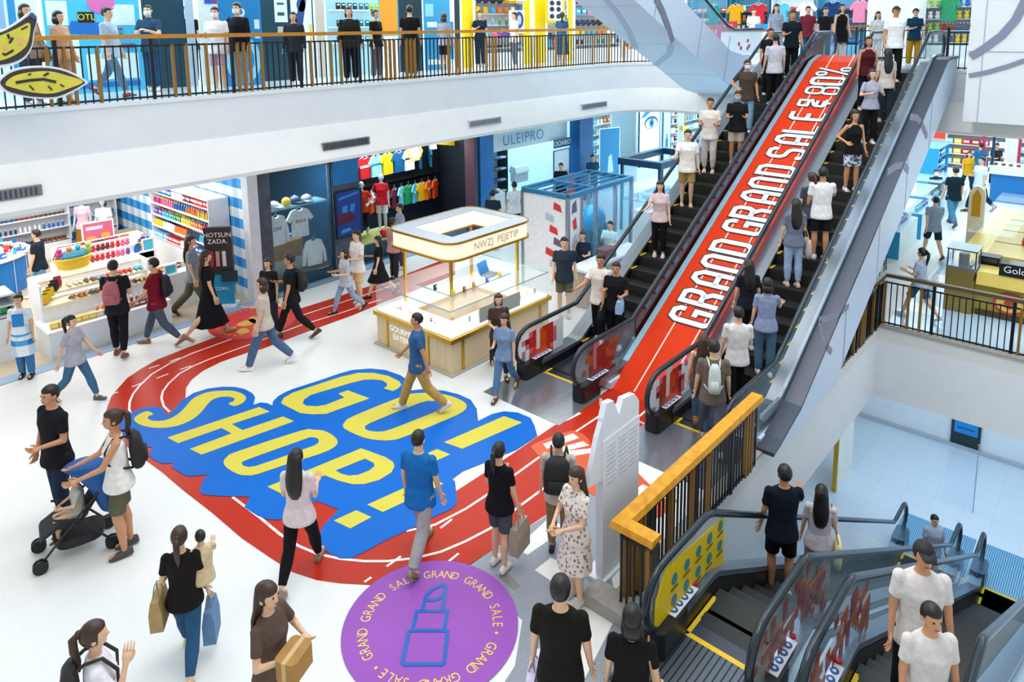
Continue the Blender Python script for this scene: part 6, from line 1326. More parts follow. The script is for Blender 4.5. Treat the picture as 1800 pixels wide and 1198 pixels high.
for i in range(8): garment('pale shirt on the right rail of the sports shop', (18.9+i*.09,16.7,1.35), 1.2, '#d2dde4', None, 'tee', .9, 'pale shirts on the right rail of the sports shop')
poster('dark signboard with white OOARIO lettering beside the blue pier', (19.9, 15.3, 2.05), .95, .3, 0, '#1c5a80', (('lettering', '#f2f8fc', (('t','OOARIO',0,.15,.24),)),), None, name='signboard', cat='sign')
poster('white framed poster of two people beside the blue pier', (19.85, 15.3, 0), .85, 1.95, 0, '#e8f4fa', (('heads', '#1b2a34', (('e',-.12,.72,.08,.12),('e',.14,.74,.07,.1))), ('caption', '#7ab0c8', (('r',.0,1.15,.3,1.2),))), '#2a6a8c')
poster('bright orange-red advertising panel with white lettering near the blue pier', (19.95, 15.1, 0), .8, 1.1, 0, '#e8481c', (('caption', '#f6e8e0', (('t','Bisolir',.1,1.0,.12),)),), None, name='advertising_panel', cat='sign')
fn = shelf_unit('white cap display table in the sports shop', 16.9, 15.9, 0, .8, .5, [.8], 0, .82, plinth=.8); row('cap', ['brown','navy','black','white'], (16.6,15.8,.84), (17.2,15.9,.84), 4, 'on the white table of the sports shop')
hd('man in white tee and dark shorts seen from behind at the sports shop', 904, 320, 1.7, 350, aR='down', top=(TEE, '#eef0f2'), bot=('pants', '#1b232c'))
hd('man in dark grey tee beside the canopy of the cream kiosk', 866, 335, 1.7, 20, top=(TEE, '#22313c'), bot=('pants', '#1b232c'))
hd('person in dark top with striped sleeve right of the man in white', 926, 330, 1.64, 30, sex='f', hair='bob', top=(TEE, '#1f3040'), bot=('slim', '#20303c'))
hd('man in black behind the glass booth roof', 986, 287, 1.7, 200, top=(TEE, '#0f1d28'), bot=('pants', '#0f1d28'))
hd('person in teal shirt inside the bright cyan shop', 1042, 272, 1.7, 170, top=(TEE, '#1b5270'), bot=('pants', '#123248'))
# bright cyan shop with shelves and the large eye poster
for i, (x, lab) in enumerate(((21.9,'first white shelf of the bright cyan shop, nearest the blue pier'),(24.0,'second white shelf of the bright cyan shop, beside the eye poster'),(28.2,'third white shelf of the bright cyan shop, right of the eye poster'),(30.4,'fourth white shelf of the bright cyan shop, at its right end'))):
    fn = shelf_unit(lab, x, 16.8 if i < 2 else 16.0, 0, 1.7, .5, [.7,1.1,1.5,1.9,2.3], 0, 2.7, plinth=.4)
    for z in (.7,1.1,1.5,1.9,2.3): row(['carton','bottle','box'][int(z*10) % 3], [['yellow','sky','white','navy'],['cyan','white','orange'],['blue','navy','white','maroon']][i % 3], (x-.75,(16.65 if i < 2 else 15.85),z), (x+.75,(16.65 if i < 2 else 15.85),z), 7, f'on the {["first","second","third","fourth"][i]} shelf of the cyan shop', 0, 1.6)
poster('tall blue and white poster of a hand in the bright cyan shop', (23.3, 15.6, 0), .95, 2.3, -.3, '#2f8fc4', (('hand', '#cfe6f2', (('p',[(-.1,.5),(.2,.6),(.1,1.3),(-.05,1.2)]),)),), '#f4f8fa')
poster('large blue and white close-up poster of an eye and eyebrow', (25.6, 15.2, .6), 1.55, 2.7, 0, '#f4fafd', (('brow', '#2b86b4', (('p',[(-.7,1.95),(-.3,2.25),(.2,2.45),(.7,2.5),(.7,2.3),(.2,2.22),(-.3,2.02)]),)), ('eyelid', '#1c5f88', (('e',.1,1.72,.52,.26),)), ('eye_white', '#e8f4fa', (('e',.1,1.68,.45,.2),)), ('iris', '#2f8fc4', (('e',.12,1.7,.19,.19),)), ('pupil', '#0c2c40', (('e',.12,1.7,.08,.08),))), '#3a4a58')
poster('narrow framed product poster right of the eye poster', (27.0, 15.2, .4), .6, 2.5, 0, '#cfe8f2', (('bottle', '#3a7fa4', (('r',-.12,.5,.12,1.1),('r',-.05,1.1,.05,1.3))),), '#2a5a74')
struct(MB().box(24.75,15.22,0,26.45,15.3,3.5).box(26.6,15.22,0,27.4,15.3,3.5), 'wall_poster', mat('shop_cyan_white', '#d8edf6', .5))
# ================================================================ glass booth and dark kiosk beyond the cream kiosk
GB = thing('glass_booth', 'cyan-lit glass booth with red and white graphics behind the cream kiosk', 'booth', (14.2, 10.4, 0))
bx0, bx1, by0, by1 = 12.9, 15.6, 9.75, 11.1
for x, y in ((bx0,by0),(bx0,by1),(14.0,by0),(bx1,by0),(bx1,by1),(13.4,by0),(14.85,by0)): MB().box(x-.04,y-.04,0,x+.04,y+.04,2.35).build('post', mat('booth_post', '#9aa6b4', .25, .6), GB)
for a in ((bx0,by0,bx1,by0),(bx0,by1,bx1,by1),(bx0,by0,bx0,by1),(bx1,by0,bx1,by1),(14.0,by0,14.0,by1)): MB().tube([(a[0],a[1],2.37),(a[2],a[3],2.37)], .07, 4, sq=True).build('top_beam', mat('booth_beam', '#3f8cb8', .25, .5), GB)
for i in range(4): y = by0+.27*(i+1); MB().tube([(bx0,y,2.4),(bx1,y,2.4)], .025, 4, sq=True).build('roof_slat', mat('booth_beam', '#3f8cb8', .25, .5), GB)
BG = glass('booth_glass', '#6fc4e4', .16)
for a in ((bx0+.05,by0,14.0,by0+.015),(14.0,by0,bx1,by0+.015),(bx0,by0,bx0+.015,by1),(bx1-.015,by0,bx1,by1)): MB().box(a[0],a[1],.5,a[2],a[3],2.3).build('glass_pane', BG, GB)
MB().box(bx0,by0-.02,0,13.4,by0-.005,2.3).build('white_panel', mat('booth_white', '#eef0f4', .4), GB); MB().box(bx0-.02,by0,0,bx0-.005,by1,2.3).build('white_panel', mat('booth_white', '#eef0f4', .4), GB)
rs = random.Random(5)
for i in range(7): z = .3+i*.28; MB().prism_x([(by0+.15+.12*(i%3),z),(by0+.4+.12*(i%3),z+.05),(by0+.38+.12*(i%3),z+.22),(by0+.2+.1*(i%3),z+.16)], bx0-.03, bx0-.021).build('graphic', mat('print', ['#d8303c','#b9c6d8','#d8303c','#6a5a74'][i%4], .4), GB)
for i in range(5): z = .35+i*.4; MB().prism_y([(bx0+.12+.08*(i%2),z),(bx0+.32,z+.03),(bx0+.28,z+.3),(bx0+.15,z+.22)], by0-.03, by0-.021).build('graphic', mat('print', ['#d8303c','#6a5a74','#b9c6d8'][i%3], .4), GB)
MC = thing('arcade_machine', 'dark glossy arcade machine with a domed screen inside the glass booth', 'machine', (14.9, 10.5, 0)); MB().rbox(14.55,10.2,0,15.25,10.85,1.0,.08).build('cabinet', mat('machine_dark', '#0d2c3e', .2), MC); MB().ell((14.9,10.45,1.3), (.36,.32,.42), 20, 12).build('dome', mat('machine_dome', '#1b7fb0', .1), MC, smooth=True)
for s in (-.14,.14): MB().ell((14.9+s,10.15,1.15), (.1,.06,.1), 14, 8).build('speaker', mat('machine_dark', '#0d2c3e', .2), MC, smooth=True)
MC = thing('arcade_machine', 'low cyan display machine at the left inside the glass booth', 'machine', (13.7, 10.5, 0)); MB().rbox(13.45,10.2,0,14.1,10.9,1.1,.06).build('cabinet', mat('machine_cyan', '#2b94c4', .2), MC); MB().rbox(13.5,10.25,1.1,14.05,10.85,1.7,.1).build('lit_head', mat('machine_lit', '#9fe0f6', .2, 0, 0, emit=.8), MC)
area('booth_light', (14.2, 10.4, 2.25), 2.2, 1.0, 40, (.45, .85, 1))
CT = thing('service_counter', 'wooden-slatted service counter with navy end in front of the glass booth', 'counter', (13.3, 9.2, 0)); MB().box(12.5,8.95,0,13.9,9.35,.85).build('counter_body', tile_mat('slats', '#cbbcae', '#b8a596', '#7a6a60', .09, .5, 0, 30), CT); MB().box(12.45,8.9,.85,14.9,9.4,.9).build('counter_top', SHW, CT); MB().box(13.9,8.93,0,14.9,9.37,.85).build('navy_panel', mat('navy_end', '#14587e', .3), CT)
p = V((13.0,9.6,0)); person('clerk in dark top bending over the service counter by the glass booth', (13.25,9.58,0), 1.5, 200, sex='f', aR='face', aL='bent', hair='bun', hc='b', top=(TEE, '#1a2a38'), bot=('pants', '#17202a'))
person('clerk in pale blue shirt looking at a phone behind the service counter', (14.35,9.56,0), 1.52, 215, aR='phone', aL='bent', hair='short', top=(TEE, '#bfe0ec'), bot=('pants', '#17202a'))
solo(MB().rbox(-.22,-.15,0,.22,.15,.22,.04), 'storage_box', mat('box_brown', '#6a4a48', .6), 'brown box lying on the service counter by the glass booth', 'box', loc=(13.6,9.15,.902))
DK = thing('market_stall', 'dark blue framed stall with lit cyan cases beyond the glass booth', 'stall', (19.5, 11.3, 0))
for x in (18.5, 20.9):
    for y in (10.6, 11.9): MB().box(x-.04,y-.04,0,x+.04,y+.04,2.2).build('post', mat('stall_navy', '#0e3a58', .3), DK)
ring_box(MB(), 18.4, 10.5, 21.0, 12.0, .2, 2.05, 2.25).build('top_frame', mat('stall_navy', '#0e3a58', .3), DK); ring_box(MB(), 18.5, 10.6, 20.9, 11.9, .5, 0, .95).build('lit_case', mat('stall_case', '#bfe6f6', .2, 0, 0, emit=.25), DK)
ring_box(MB(), 18.5, 10.6, 20.9, 11.9, .5, .95, 1.0).build('case_top', glass('stall_glass', '#a8e0f2', .5), DK)
fn = shelf_unit('cyan-lit display cabinet along the walkway behind the stall', 17.2, 9.9, 0, 1.6, .5, [.5,.9,1.2], 0, 1.3, plinth=.45, matb=mat('cabinet_cyan', '#7cc8e6', .3)); row('bottle', ['white','sky','pink','navy'], (16.5,9.8,1.32), (17.9,9.8,1.32), 12, 'on the cyan cabinet behind the stall', 0, 1.3)
solo(MB().cyl(0,0,0,.03,.14,n=16).tube([(0,0,.03),(0,0,1.15)], .015, 6).prism_y([(.16*cos(a),1.35+.2*sin(a)) for a in [2*pi*i/20 for i in range(20)]], -.02, .02), 'vanity_mirror', mat('mirror_frame', '#4a4a5c', .3), 'round-headed mirror stand beside the left escalator', 'mirror', loc=(16.0,9.0,0))

# ================================================================ right concourse
GC = thing('food_counter', 'gold and glass food counter with a red round emblem at the right edge', 'counter', (17.6, 1.8, 0))
# counter runs away from the viewer; its near face looks to -x
GM = mat('counter_gold', '#b3963a', .3, .7, .08, 10); GL2 = mat('counter_gold_light', '#dcc260', .35, .3, .05, 8)
MB().rbox(17.55,2.45,0,18.1,2.98,.95,.02).build('corner_cabinet', mat('cabinet_brass', '#9c8848', .3, .6, .08, 20), GC)
MB().box(17.7,-1.5,0,18.15,2.45,.72).build('front_panel', GM, GC); MB().loft([[(17.5,y,.72),(18.1,y,.72),(18.1,y,1.0),(17.6,y,.98)] for y in (-1.5,2.4)]).build('upper_panel', GL2, GC); MB().box(17.66,-1.5,.02,17.7,2.4,.12).build('kick_strip', mat('kick_brown', '#4a3a20', .4), GC)
MB().box(18.1,2.55,0,24.5,2.95,.9).build('side_panel', mat('counter_cream', '#d8c088', .35), GC); MB().box(18.1,2.5,.9,24.5,2.97,.95).build('side_top', GL2, GC)
MB().box(18.15,.2,0,24.5,.55,.9).build('inner_panel', mat('counter_cream', '#d8c088', .35), GC)
for i in range(4): x = 19.2+i*1.3; MB().box(x,2.56,.95,x+1.2,2.58,1.4).build('glass_pane', glass('food_glass', '#d8eef0', .1), GC); MB().box(x,2.0,1.4,x+1.2,2.9,1.412).build('glass_top', glass('food_glass', '#d8eef0', .1), GC); MB().box(x,1.7,.9,x+1.2,2.5,.95).build('tray_bed', mat('tray_bed', '#cfb45a', .4), GC)
q = MB(); q.prism_x([(1.8+.3*cos(a), .36+.24*sin(a)) for a in [2*pi*i/28 for i in range(28)]], 17.68, 17.695); q.build('emblem', mat('emblem_red', '#c8402c', .4), GC)
q = MB(); q.prism_x([(1.8+.24*cos(a), .36+.18*sin(a)) for a in [2*pi*i/28 for i in range(28)]], 17.67, 17.68); q.build('emblem_inner', mat('emblem_yellow', '#f0c850', .4), GC)
q = MB(); q.prism_x([(1.8+.1*cos(a), .36+.1*sin(a)) for a in [2*pi*i/28 for i in range(28)]], 17.66, 17.67); q.build('emblem_core', mat('emblem_red', '#c8402c', .4), GC)
poster('black signboard with white handwriting on the gold counter', (17.62, 1.65, .985), .75, .26, -pi/2, '#101214', (('lettering', '#f4f4f4', (('t','Golden',0,.14,.2),)),), None, name='signboard', cat='sign', thick=.05)
HW = thing('food_warmer', 'glass food warmer with black top on the corner of the gold counter', 'warmer', (17.85, 2.7, .95)); MB().rbox(-.3,-.28,0,.3,.28,.06,.02).build('base', STEEL, HW, False)
for a, b in ((-1,-1),(1,-1),(1,1),(-1,1)): MB().box(a*.28-.012,b*.26-.012,.06,a*.28+.012,b*.26+.012,.42).build('corner_post', STEELD, HW, False)
MB().box(-.28,-.265,.06,.28,-.255,.42).box(-.285,-.26,.06,-.275,.26,.42).build('glass_pane', glass('food_glass', '#d8eef0', .1), HW, False); MB().rbox(-.31,-.29,.42,.31,.29,.45,.02).build('lid', mat('warmer_lid', '#4a5a60', .2), HW, False); MB().cyl(0,0,.06,.3,.1,n=14).build('roller', STEELD, HW, False)
for i in range(4): item('jar', ['brown','cream'][i%2], (17.72+.1*i, 2.55, 1.01), 'in the glass food warmer', 0, .8)
BS = thing('card_terminal', 'black till block standing on the gold counter beside the warmer', 'till', (18.4, 2.3, .95)); MB().rbox(-.16,-.2,0,.16,.2,.2,.03).build('housing', DARK, BS, False); MB().box(-.165,-.15,.08,-.16,.15,.16).build('screen', mat('till_screen', '#2c3a44', .2), BS, False)
MB
for i, (cn, dx) in enumerate((('red',0),('orange',.5),('pink',.9))): item('pouch', cn, (20.5+dx, 1.9, .952), 'on the glass food counter', .4, 1.6)
AR = thing('arch_stand', 'tall cream arched stand with a golden inset rising from the food counter', 'stand', (21.9, 3.1, 0)); m = MB(); m.prism_x([(2.95,0),(3.3,0),(3.3,1.75)]+[(3.125+.175*cos(radians(a)), 1.75+.25*sin(radians(a))) for a in range(10,180,20)]+[(2.95,1.75)], 21.75, 21.95); m.build('arch_panel', mat('arch_cream', '#eadcb8', .4), AR)
m = MB(); m.prism_x([(3.03,1.2),(3.22,1.2),(3.22,1.75),(3.125,1.92),(3.03,1.75)], 21.735, 21.75); m.build('gold_inset', mat('inset_gold', '#d8a428', .35, .4), AR)
# white and blue glass cases at the left of the concourse
for i, (x, lab) in enumerate(((21.6,'nearest white and blue glass case left of the walkway'),(24.0,'second white and blue glass case left of the walkway'),(26.4,'third white and blue glass case, stacked with blue goods'))):
    t = thing('display_case', lab, 'display case', (x, 5.1, 0)); MB().rbox(x-1.0,4.62,0,x+1.0,5.6,.75,.02).build('cabinet', mat('case_white', '#d8eaf4', .3), t); MB().box(x-1.02,4.6,0,x-1.0,5.62,.75).build('blue_end', mat('case_blue', '#2a9ad0', .3), t)
    MB().box(x-.98,4.64,.75,x+.98,4.652,1.25).build('glass_pane', CG, t); MB().box(x-.99,4.64,.75,x-.978,5.58,1.25).build('glass_pane', CG, t); MB().box(x-1.0,4.63,1.25,x+1.0,5.6,1.265).build('glass_top', glass('case_top_glass', '#dff2fa', .45), t)
    row('card', ['cyan','blue','white'], (x-.8,4.8,.76), (x+.8,4.8,.76), 8, f'in the {["nearest","second","third"][i]} glass case of the concourse', -.4, 1.5)
poster('white notice with black pictures on the end of the nearest glass case', (20.57, 5.1, .35), .45, .4, -pi/2, '#eef4f8', (('picture', '#2a4a5c', (('r',-.15,.22,-.06,.3),('r',-.02,.22,.05,.3),('r',.1,.22,.16,.3),('r',-.15,.08,.16,.13))),), None, name='notice', cat='sign')
fn = shelf_unit('tall blue-sided shelf of goods further down the concourse', 27.5, 5.3, 0, 1.5, .6, [.6,1.0,1.4,1.8], 0, 2.1, mat('case_blue', '#2a9ad0', .3)); 
for z in (.6,1.0,1.4,1.8): row('carton', ['pink','navy','cyan','white'], (26.9,5.15,z), (28.1,5.15,z), 7, 'on the tall blue-sided shelf of the concourse', 0, 1.4)
def trolley(label, p, rz):
    t = thing('shopping_trolley', label, 'trolley', p, rz, 'parked shopping trolleys'); wm = mat('trolley_wire', '#1c3c4c', .3, .6)
    m = MB()
    for z, k in ((.5,.8),(.62,.87),(.74,.93),(.86,1.0)): m.tube([(-.4*k,-.22*k,z),(.4*k,-.26*k,z),(.4*k,.26*k,z),(-.4*k,.22*k,z)], .008, 4, True)
    for i in range(9):
        x = -.4+.1*i; m.tube([(x*.8,-.19,.5),(x,-.25,.86)], .005, 4).tube([(x*.8,.19,.5),(x,.25,.86)], .005, 4).tube([(x*.8,-.19,.5),(x*.8,.19,.5)], .005, 4)
    m.build('wire_basket', wm, t, False); MB().tube([(.42,-.26,.95),(.42,.26,.95)], .018, 6).tube([(.4,-.26,.86),(.42,-.26,.95)], .01, 5).tube([(.4,.26,.86),(.42,.26,.95)], .01, 5).build('handle', mat('trolley_handle', '#123c5c', .4), t, False)
    MB().tube([(.38,-.24,.6),(.3,-.24,.14),(-.42,-.2,.14)], .014, 5).tube([(.38,.24,.6),(.3,.24,.14),(-.42,.2,.14)], .014, 5).tube([(-.42,-.2,.14),(-.42,.2,.14)], .014, 5).build('undercarriage', wm, t, False)
    for x, y in ((.3,-.24),(.3,.24),(-.42,-.2),(-.42,.2)): MB().prism_y([(x+.055*cos(a), .06+.055*sin(a)) for a in [2*pi*i/12 for i in range(12)]], y-.014, y+.014).build('wheel', DARK, t, False)
trolley('shopping trolley parked nearest the corner railing', (17.9,4.6,0), .3); trolley('shopping trolley nested behind the nearest one', (18.9,4.75,0), .3); trolley('farthest shopping trolley, under the escalator side', (19.9,4.95,0), .3)
# far stalls
FS = thing('market_stall', 'white stall with dark frame and blue front at the far right of the concourse', 'stall', (30.5, 3.2, 0)); MB().rbox(29.6,1.2,0,30.4,3.9,1.0,.03).build('blue_front', mat('stall_blue', '#1a78c0', .35), FS); MB().box(29.5,1.15,1.0,30.5,3.95,1.3).build('white_counter', mat('stall_white', '#f2ead8', .4), FS)
for y in (1.2,2.5,3.9): MB().box(29.56,y-.04,1.3,29.64,y+.04,2.4).build('post', mat('stall_post', '#123c5c', .3), FS)
MB().box(29.3,1.0,2.4,31.6,4.1,2.5).build('roof', mat('stall_roof', '#e8f4fa', .4), FS)
row('jar', ['black','white','brown'], (29.7,1.4,1.3), (29.7,3.8,1.3), 12, 'along the counter of the white stall', 0, 1.6)
poster('red and orange sale sign hanging at the left of the far concourse', (31.0, 6.2, 1.9), 1.1, .9, -pi/2, '#d8322c', (('caption', '#f8ece8', (('t','SALE',0,.6,.3),('r',-.3,.2,.3,.26))),), '#e8641c', name='sale_sign', cat='sign')
MB().tube([(31.0,6.5,2.8),(31.0,6.5,3.52)], .01, 5).tube([(31.0,5.9,2.8),(31.0,5.9,3.52)], .01, 5).build('hanging_cord', STEEL, bpy.data.objects['sale_sign.001'])
for i, (x, y, lab) in enumerate(((33.5,5.0,'white far shelf with pink goods beside the red pole'),(35.5,2.8,'white far shelf between the two red poles'))):
    fn = shelf_unit(lab, x, y, 0, 2.0, .5, [.6,1.0,1.4,1.8,2.2], -pi/2, 2.6)
    for z in (.6,1.0,1.4,1.8,2.2): row('carton', ['white','pink','red','yellow','sky'], (x-.1,y-.9,z), (x-.1,y+.9,z), 7, ['on the far shelf with pink goods','on the far shelf between the red poles'][i], -pi/2, 1.6)
for x, y, lab in ((31.8,4.5,'left red pole at the back of the right concourse'),(33.8,3.6,'right dark red pole at the back of the concourse')): solo(MB().box(x-.05,y-.05,0,x+.05,y+.05,2.9), 'pole', mat('pole_red', '#b03050', .4), lab, 'pole')
LT = thing('display_table', 'low white table with a tea set on the right concourse', 'table', (28.6, 4.9, 0)); MB().box(28.0,4.5,.4,29.2,5.1,.46).build('table_top', SHW, LT)
for a in (28.05,29.15):
    for b in (4.55,5.05): MB().box(a-.02,b-.02,0,a+.02,b+.02,.4).build('leg', SHW, LT)
row('jar', ['white','red','black'], (28.2,4.8,.46), (29.0,4.8,.46), 5, 'on the low white table', 0, 1.6)
# lower level: black framed poster, panel and chair
poster('black framed board with blue poster against the lower level wall', (21.38, 2.85, ZL+.02), .62, 1.65, -pi/2, '#1b3038', (('poster', '#1c8fdc', (('r',-.27,.42,.27,1.3),)), ('caption', '#0e5f9c', (('r',-.15,.75,.15,.9),('r',-.2,.55,.2,.6)))), '#2a3a40', name='poster_board', cat='poster')
PB = thing('partition_panel', 'white rounded partition panel with gold edge on the lower level', 'panel', (17.8, 4.9, ZL)); MB().prism_y([(17.3,ZL),(18.5,ZL),(18.5,ZL+1.3),(18.35,ZL+1.45),(17.45,ZL+1.45),(17.3,ZL+1.3)], 4.86, 4.92).build('panel', mat('panel_cream', '#f2ecdf', .4), PB); MB().box(17.24,4.85,ZL,17.3,4.95,ZL+1.4).build('gold_edge', GOLD, PB)
solo(MB().tube([(0,0,0),(0,0,1.7)], .012, 6).ell((0,0,1.7), (.02,.02,.02)), 'signpost', mat('pole_lilac', '#a9aed0', .3, .5), 'thin metal post standing on the lower level floor', 'post', loc=tuple(G(1710,900,ZL)))
# ================================================================ upper gallery shop fronts (y = 15.2)
U = ZU
def upn(x0, x1, z0, z1, col, lab, parts=(), frame=None, y=15.4, name='poster', cat='poster', **k): return poster(lab, ((x0+x1)/2, y, U+z0), x1-x0, z1-z0, 0, col, parts, frame, name=name, cat=cat, **k)
CY_ = '#4cc0e8'
upn(2.4, 4.3, 0, 2.6, '#dff4fb', 'pale cyan shop window with small notices at far left of the gallery', (('stripe', '#2f8fc8', (('r',-.3,.4,-.15,1.6),('r',.5,.2,.62,1.9))), ('picture', '#8fb4e0', (('r',.2,1.25,.45,1.9),('r',.65,1.0,.9,1.5)))), name='window_display', cat='shop display')
upn(4.4, 6.1, 0, 2.6, CY_, 'cyan shop window covered with cartoon-coloured advertising beside the dark doorway', (('blocks', '#e4f6fc', (('r',-.75,.3,-.3,1.1),('r',-.2,.25,.75,.75),('r',-.8,1.3,-.45,1.75),('r',.25,1.3,.75,1.7))), ('pink', '#e070b0', (('e',.15,1.72,.25,.2),)), ('deep_blue', '#1c6fc0', (('p',[(-.5,1.15),(.3,1.1),(.1,1.35),(-.4,1.38)]),('r',-.75,.1,.75,.2))), ('logo_black', '#1a1416', (('p',[(-.28,1.35),(.0,1.35),(.0,1.55),(-.28,1.55)]),)), ('logo_yellow', '#f4e020', (('t','OTL',-.14,1.45,.16),)), ('green', '#2a9a68', (('e',-.7,1.0,.08,.08),('e',.45,1.1,.06,.05))), ('lettering', '#f2fbff', (('t','THE\nNICE',.5,1.5,.18),)), ('bars', '#9a4a6c', (('r',.35,.85,.7,.93),('r',.3,1.2,.5,1.24)))), name='window_display', cat='shop display')
upn(6.15, 7.0, 0, 2.6, '#0e3c4c', 'dark teal doorway behind the man in pale grey', name='doorway', cat='doorway')
upn(7.03, 7.2, 0, 2.6, '#b8c4cc', 'pale metal post right of the dark teal doorway', name='post', cat='post')
ARP = upn(7.35, 8.3, 0, 1.8, '#1a8ed0', 'blue arched board with white symbols behind the man with crossed arms', (('dome', '#1a8ed0', (('e',0,1.75,.46,.35),)), ('symbols', '#e8f6fc', (('e',.0,1.55,.1,.1),('r',.3,1.2,.42,1.4),('r',.3,1.0,.42,1.05))), ('bubble', '#8fd8f2', (('e',0,.55,.4,.5),)), ('dot', '#1a8ed0', (('e',.0,1.55,.05,.05),('e',.1,.55,.15,.25)))), y=14.6, name='arched_board', cat='sign')
upn(7.3, 8.5, 0, 2.6, '#efe9dc', 'cream shop front above the blue arched board', (('banner', '#f0a818', (('r',-.1,1.72,.6,1.95),)), ('banner_red', '#c83030', (('r',-.25,1.75,-.1,1.95),)), ('banner_blue', '#2a5ac0', (('r',-.45,1.75,-.25,1.95),))), y=15.4, name='window_display', cat='shop display')
upn(8.6, 9.5, 0, 2.6, '#10404e', 'dark green-blue shop entrance behind the man in black', (('notice', '#e4f2f8', (('r',.05,1.35,.38,2.0),)), ('print', '#2a5a6c', (('r',.12,1.75,.3,1.8),('r',.12,1.5,.3,1.58))), ('plate', '#b8bab0', (('r',.1,1.1,.42,1.25),))), name='doorway', cat='doorway')
upn(9.52, 10.1, 0, 2.6, '#e6f2f8', 'tall white poster with a blue ink figure on the gallery', (('figure', '#2a4a8c', (('p',[(-.15,.9),(.0,1.2),(.15,1.9),(.05,1.95),(-.15,1.5)]),('e',.0,1.75,.12,.16))), ('side', '#f0d040', (('r',.2,.9,.26,1.3),))), '#14404c')
upn(10.2, 10.45, 0, 2.6, '#c9c2b8', 'beige pillar right of the ink-figure poster', name='pillar', cat='pillar')
upn(10.5, 12.1, 0, 2.6, '#a8dcf0', 'light cyan glass cabinet wall of the phone shop', (('board', '#f2fafd', (('r',-.75,1.62,.75,1.66),('r',-.75,1.2,.75,1.24),('r',-.75,.8,.75,.84))),), name='window_display', cat='shop display')
W = 'on the cyan glass wall of the phone shop'
for z in (.84,1.24,1.66): row('card', ['black','navy','teal','lime'], (10.7,15.15,U+z+.0), (11.9,15.15,U+z), 8, W, 0, 1.3)
upn(12.15, 12.75, 1.0, 2.6, '#f0a030', 'orange panel behind the person in the dark jacket', (), CY_)
upn(12.8, 13.6, 0, 2.6, '#0f3440', 'black shop entrance beside the orange panel', (), '#4a6a7c', name='doorway', cat='doorway')
upn(13.7, 14.7, 0, 2.6, '#3aa0d0', 'blue shop window with an orange number 70 board', (('top', '#8ad4ec', (('r',-.45,1.5,-.15,1.85),)), ('board', '#e8f6fc', (('r',-.4,1.2,.35,1.35),('r',-.38,.15,.35,.3)))), name='window_display', cat='shop display')
upn(13.75, 14.35, .3, 1.35, '#2496d4', 'blue standing board with orange number 70 on the gallery', (('number', '#c04a18', (('t','70',.05,.72,.42),)), ('caption', '#cfeefa', (('t','Special',0,.95,.14),))), y=14.9, name='standing_board', cat='sign')
upn(14.9, 15.1, 0, 2.6, '#22343c', 'black metal post left of the yellow shop', name='post', cat='post')
YW = '#f4dc10'
upn(15.2, 15.65, 0, 2.6, YW, 'first yellow pillar of the eyewear shop, leftmost', name='pillar', cat='pillar')
upn(18.0, 18.3, 0, 2.6, YW, 'narrow yellow pillar of the eyewear shop left of the black-clad pair', name='pillar', cat='pillar'); upn(18.55, 19.1, 0, 2.6, YW, 'second wide yellow pillar of the eyewear shop', name='pillar', cat='pillar')
upn(20.3, 20.6, 0, 2.6, YW, 'third yellow pillar of the eyewear shop', name='pillar', cat='pillar'); upn(27.2, 28.6, 0, 2.6, YW, 'wide yellow pillar near the sloping white beam', name='pillar', cat='pillar')
for i, (a, b) in enumerate(((15.7,17.9),(19.15,20.25),(20.7,23.6),(23.8,27.1),(28.8,31.5))):
    nm = ['first', 'second', 'third', 'fourth', 'fifth'][i]
    fn = shelf_unit(f'{nm} white eyewear wall shelf of the upper gallery, counted from the left', (a+b)/2, 15.5, U, b-a, .35, [.55,.9,1.25,1.6,1.95], 0, 2.4, mat('shelf_bright', '#f6fafc', .4))
    for z in (.55,.9,1.25,1.6,1.95): row(['sunglasses','pouch','bottle','carton','cap'][(int(z*10)+i) % 5], [['yellow','cyan','orange','white','blue'],['navy','black','yellow','white'],['cyan','pink','purple','orange','yellow'],['maroon','sky','green','white','navy']][(i+int(z*3)) % 4], (a+.15,15.35,U+z), (b-.15,15.35,U+z), max(5, int((b-a)*3.2)), f'on the {nm} eyewear wall shelf', 0, 1.5)
upn(16.9, 17.6, 1.0, 1.7, '#eef2f8', 'round blue eyewear emblem poster on white by the yellow shop', (('ring', '#2a4a98', (('e',.1,.4,.2,.26),)), ('core', '#c8d4ee', (('e',.1,.4,.1,.15),))), y=15.05)
upn(18.7, 19.7, 1.3, 2.2, YW, 'yellow framed case of dark sunglasses above the black-clad pair', (('inner', '#f6f4e8', (('r',-.4,.08,.4,.82),)), ('lenses', '#1c2c50', (('e',-.2,.65,.12,.08),('e',.15,.65,.12,.08),('e',-.2,.45,.12,.08),('e',.15,.45,.12,.08),('e',-.2,.22,.12,.08),('e',.15,.22,.12,.08)))), y=15.05, name='glasses_case', cat='display case')
upn(23.7, 24.2, .3, 1.3, '#ee9c50', 'orange poster with blue strip behind the staff member in navy', (('strip', '#2a90d0', (('r',.05,0,.2,1.0),)),), y=15.05)
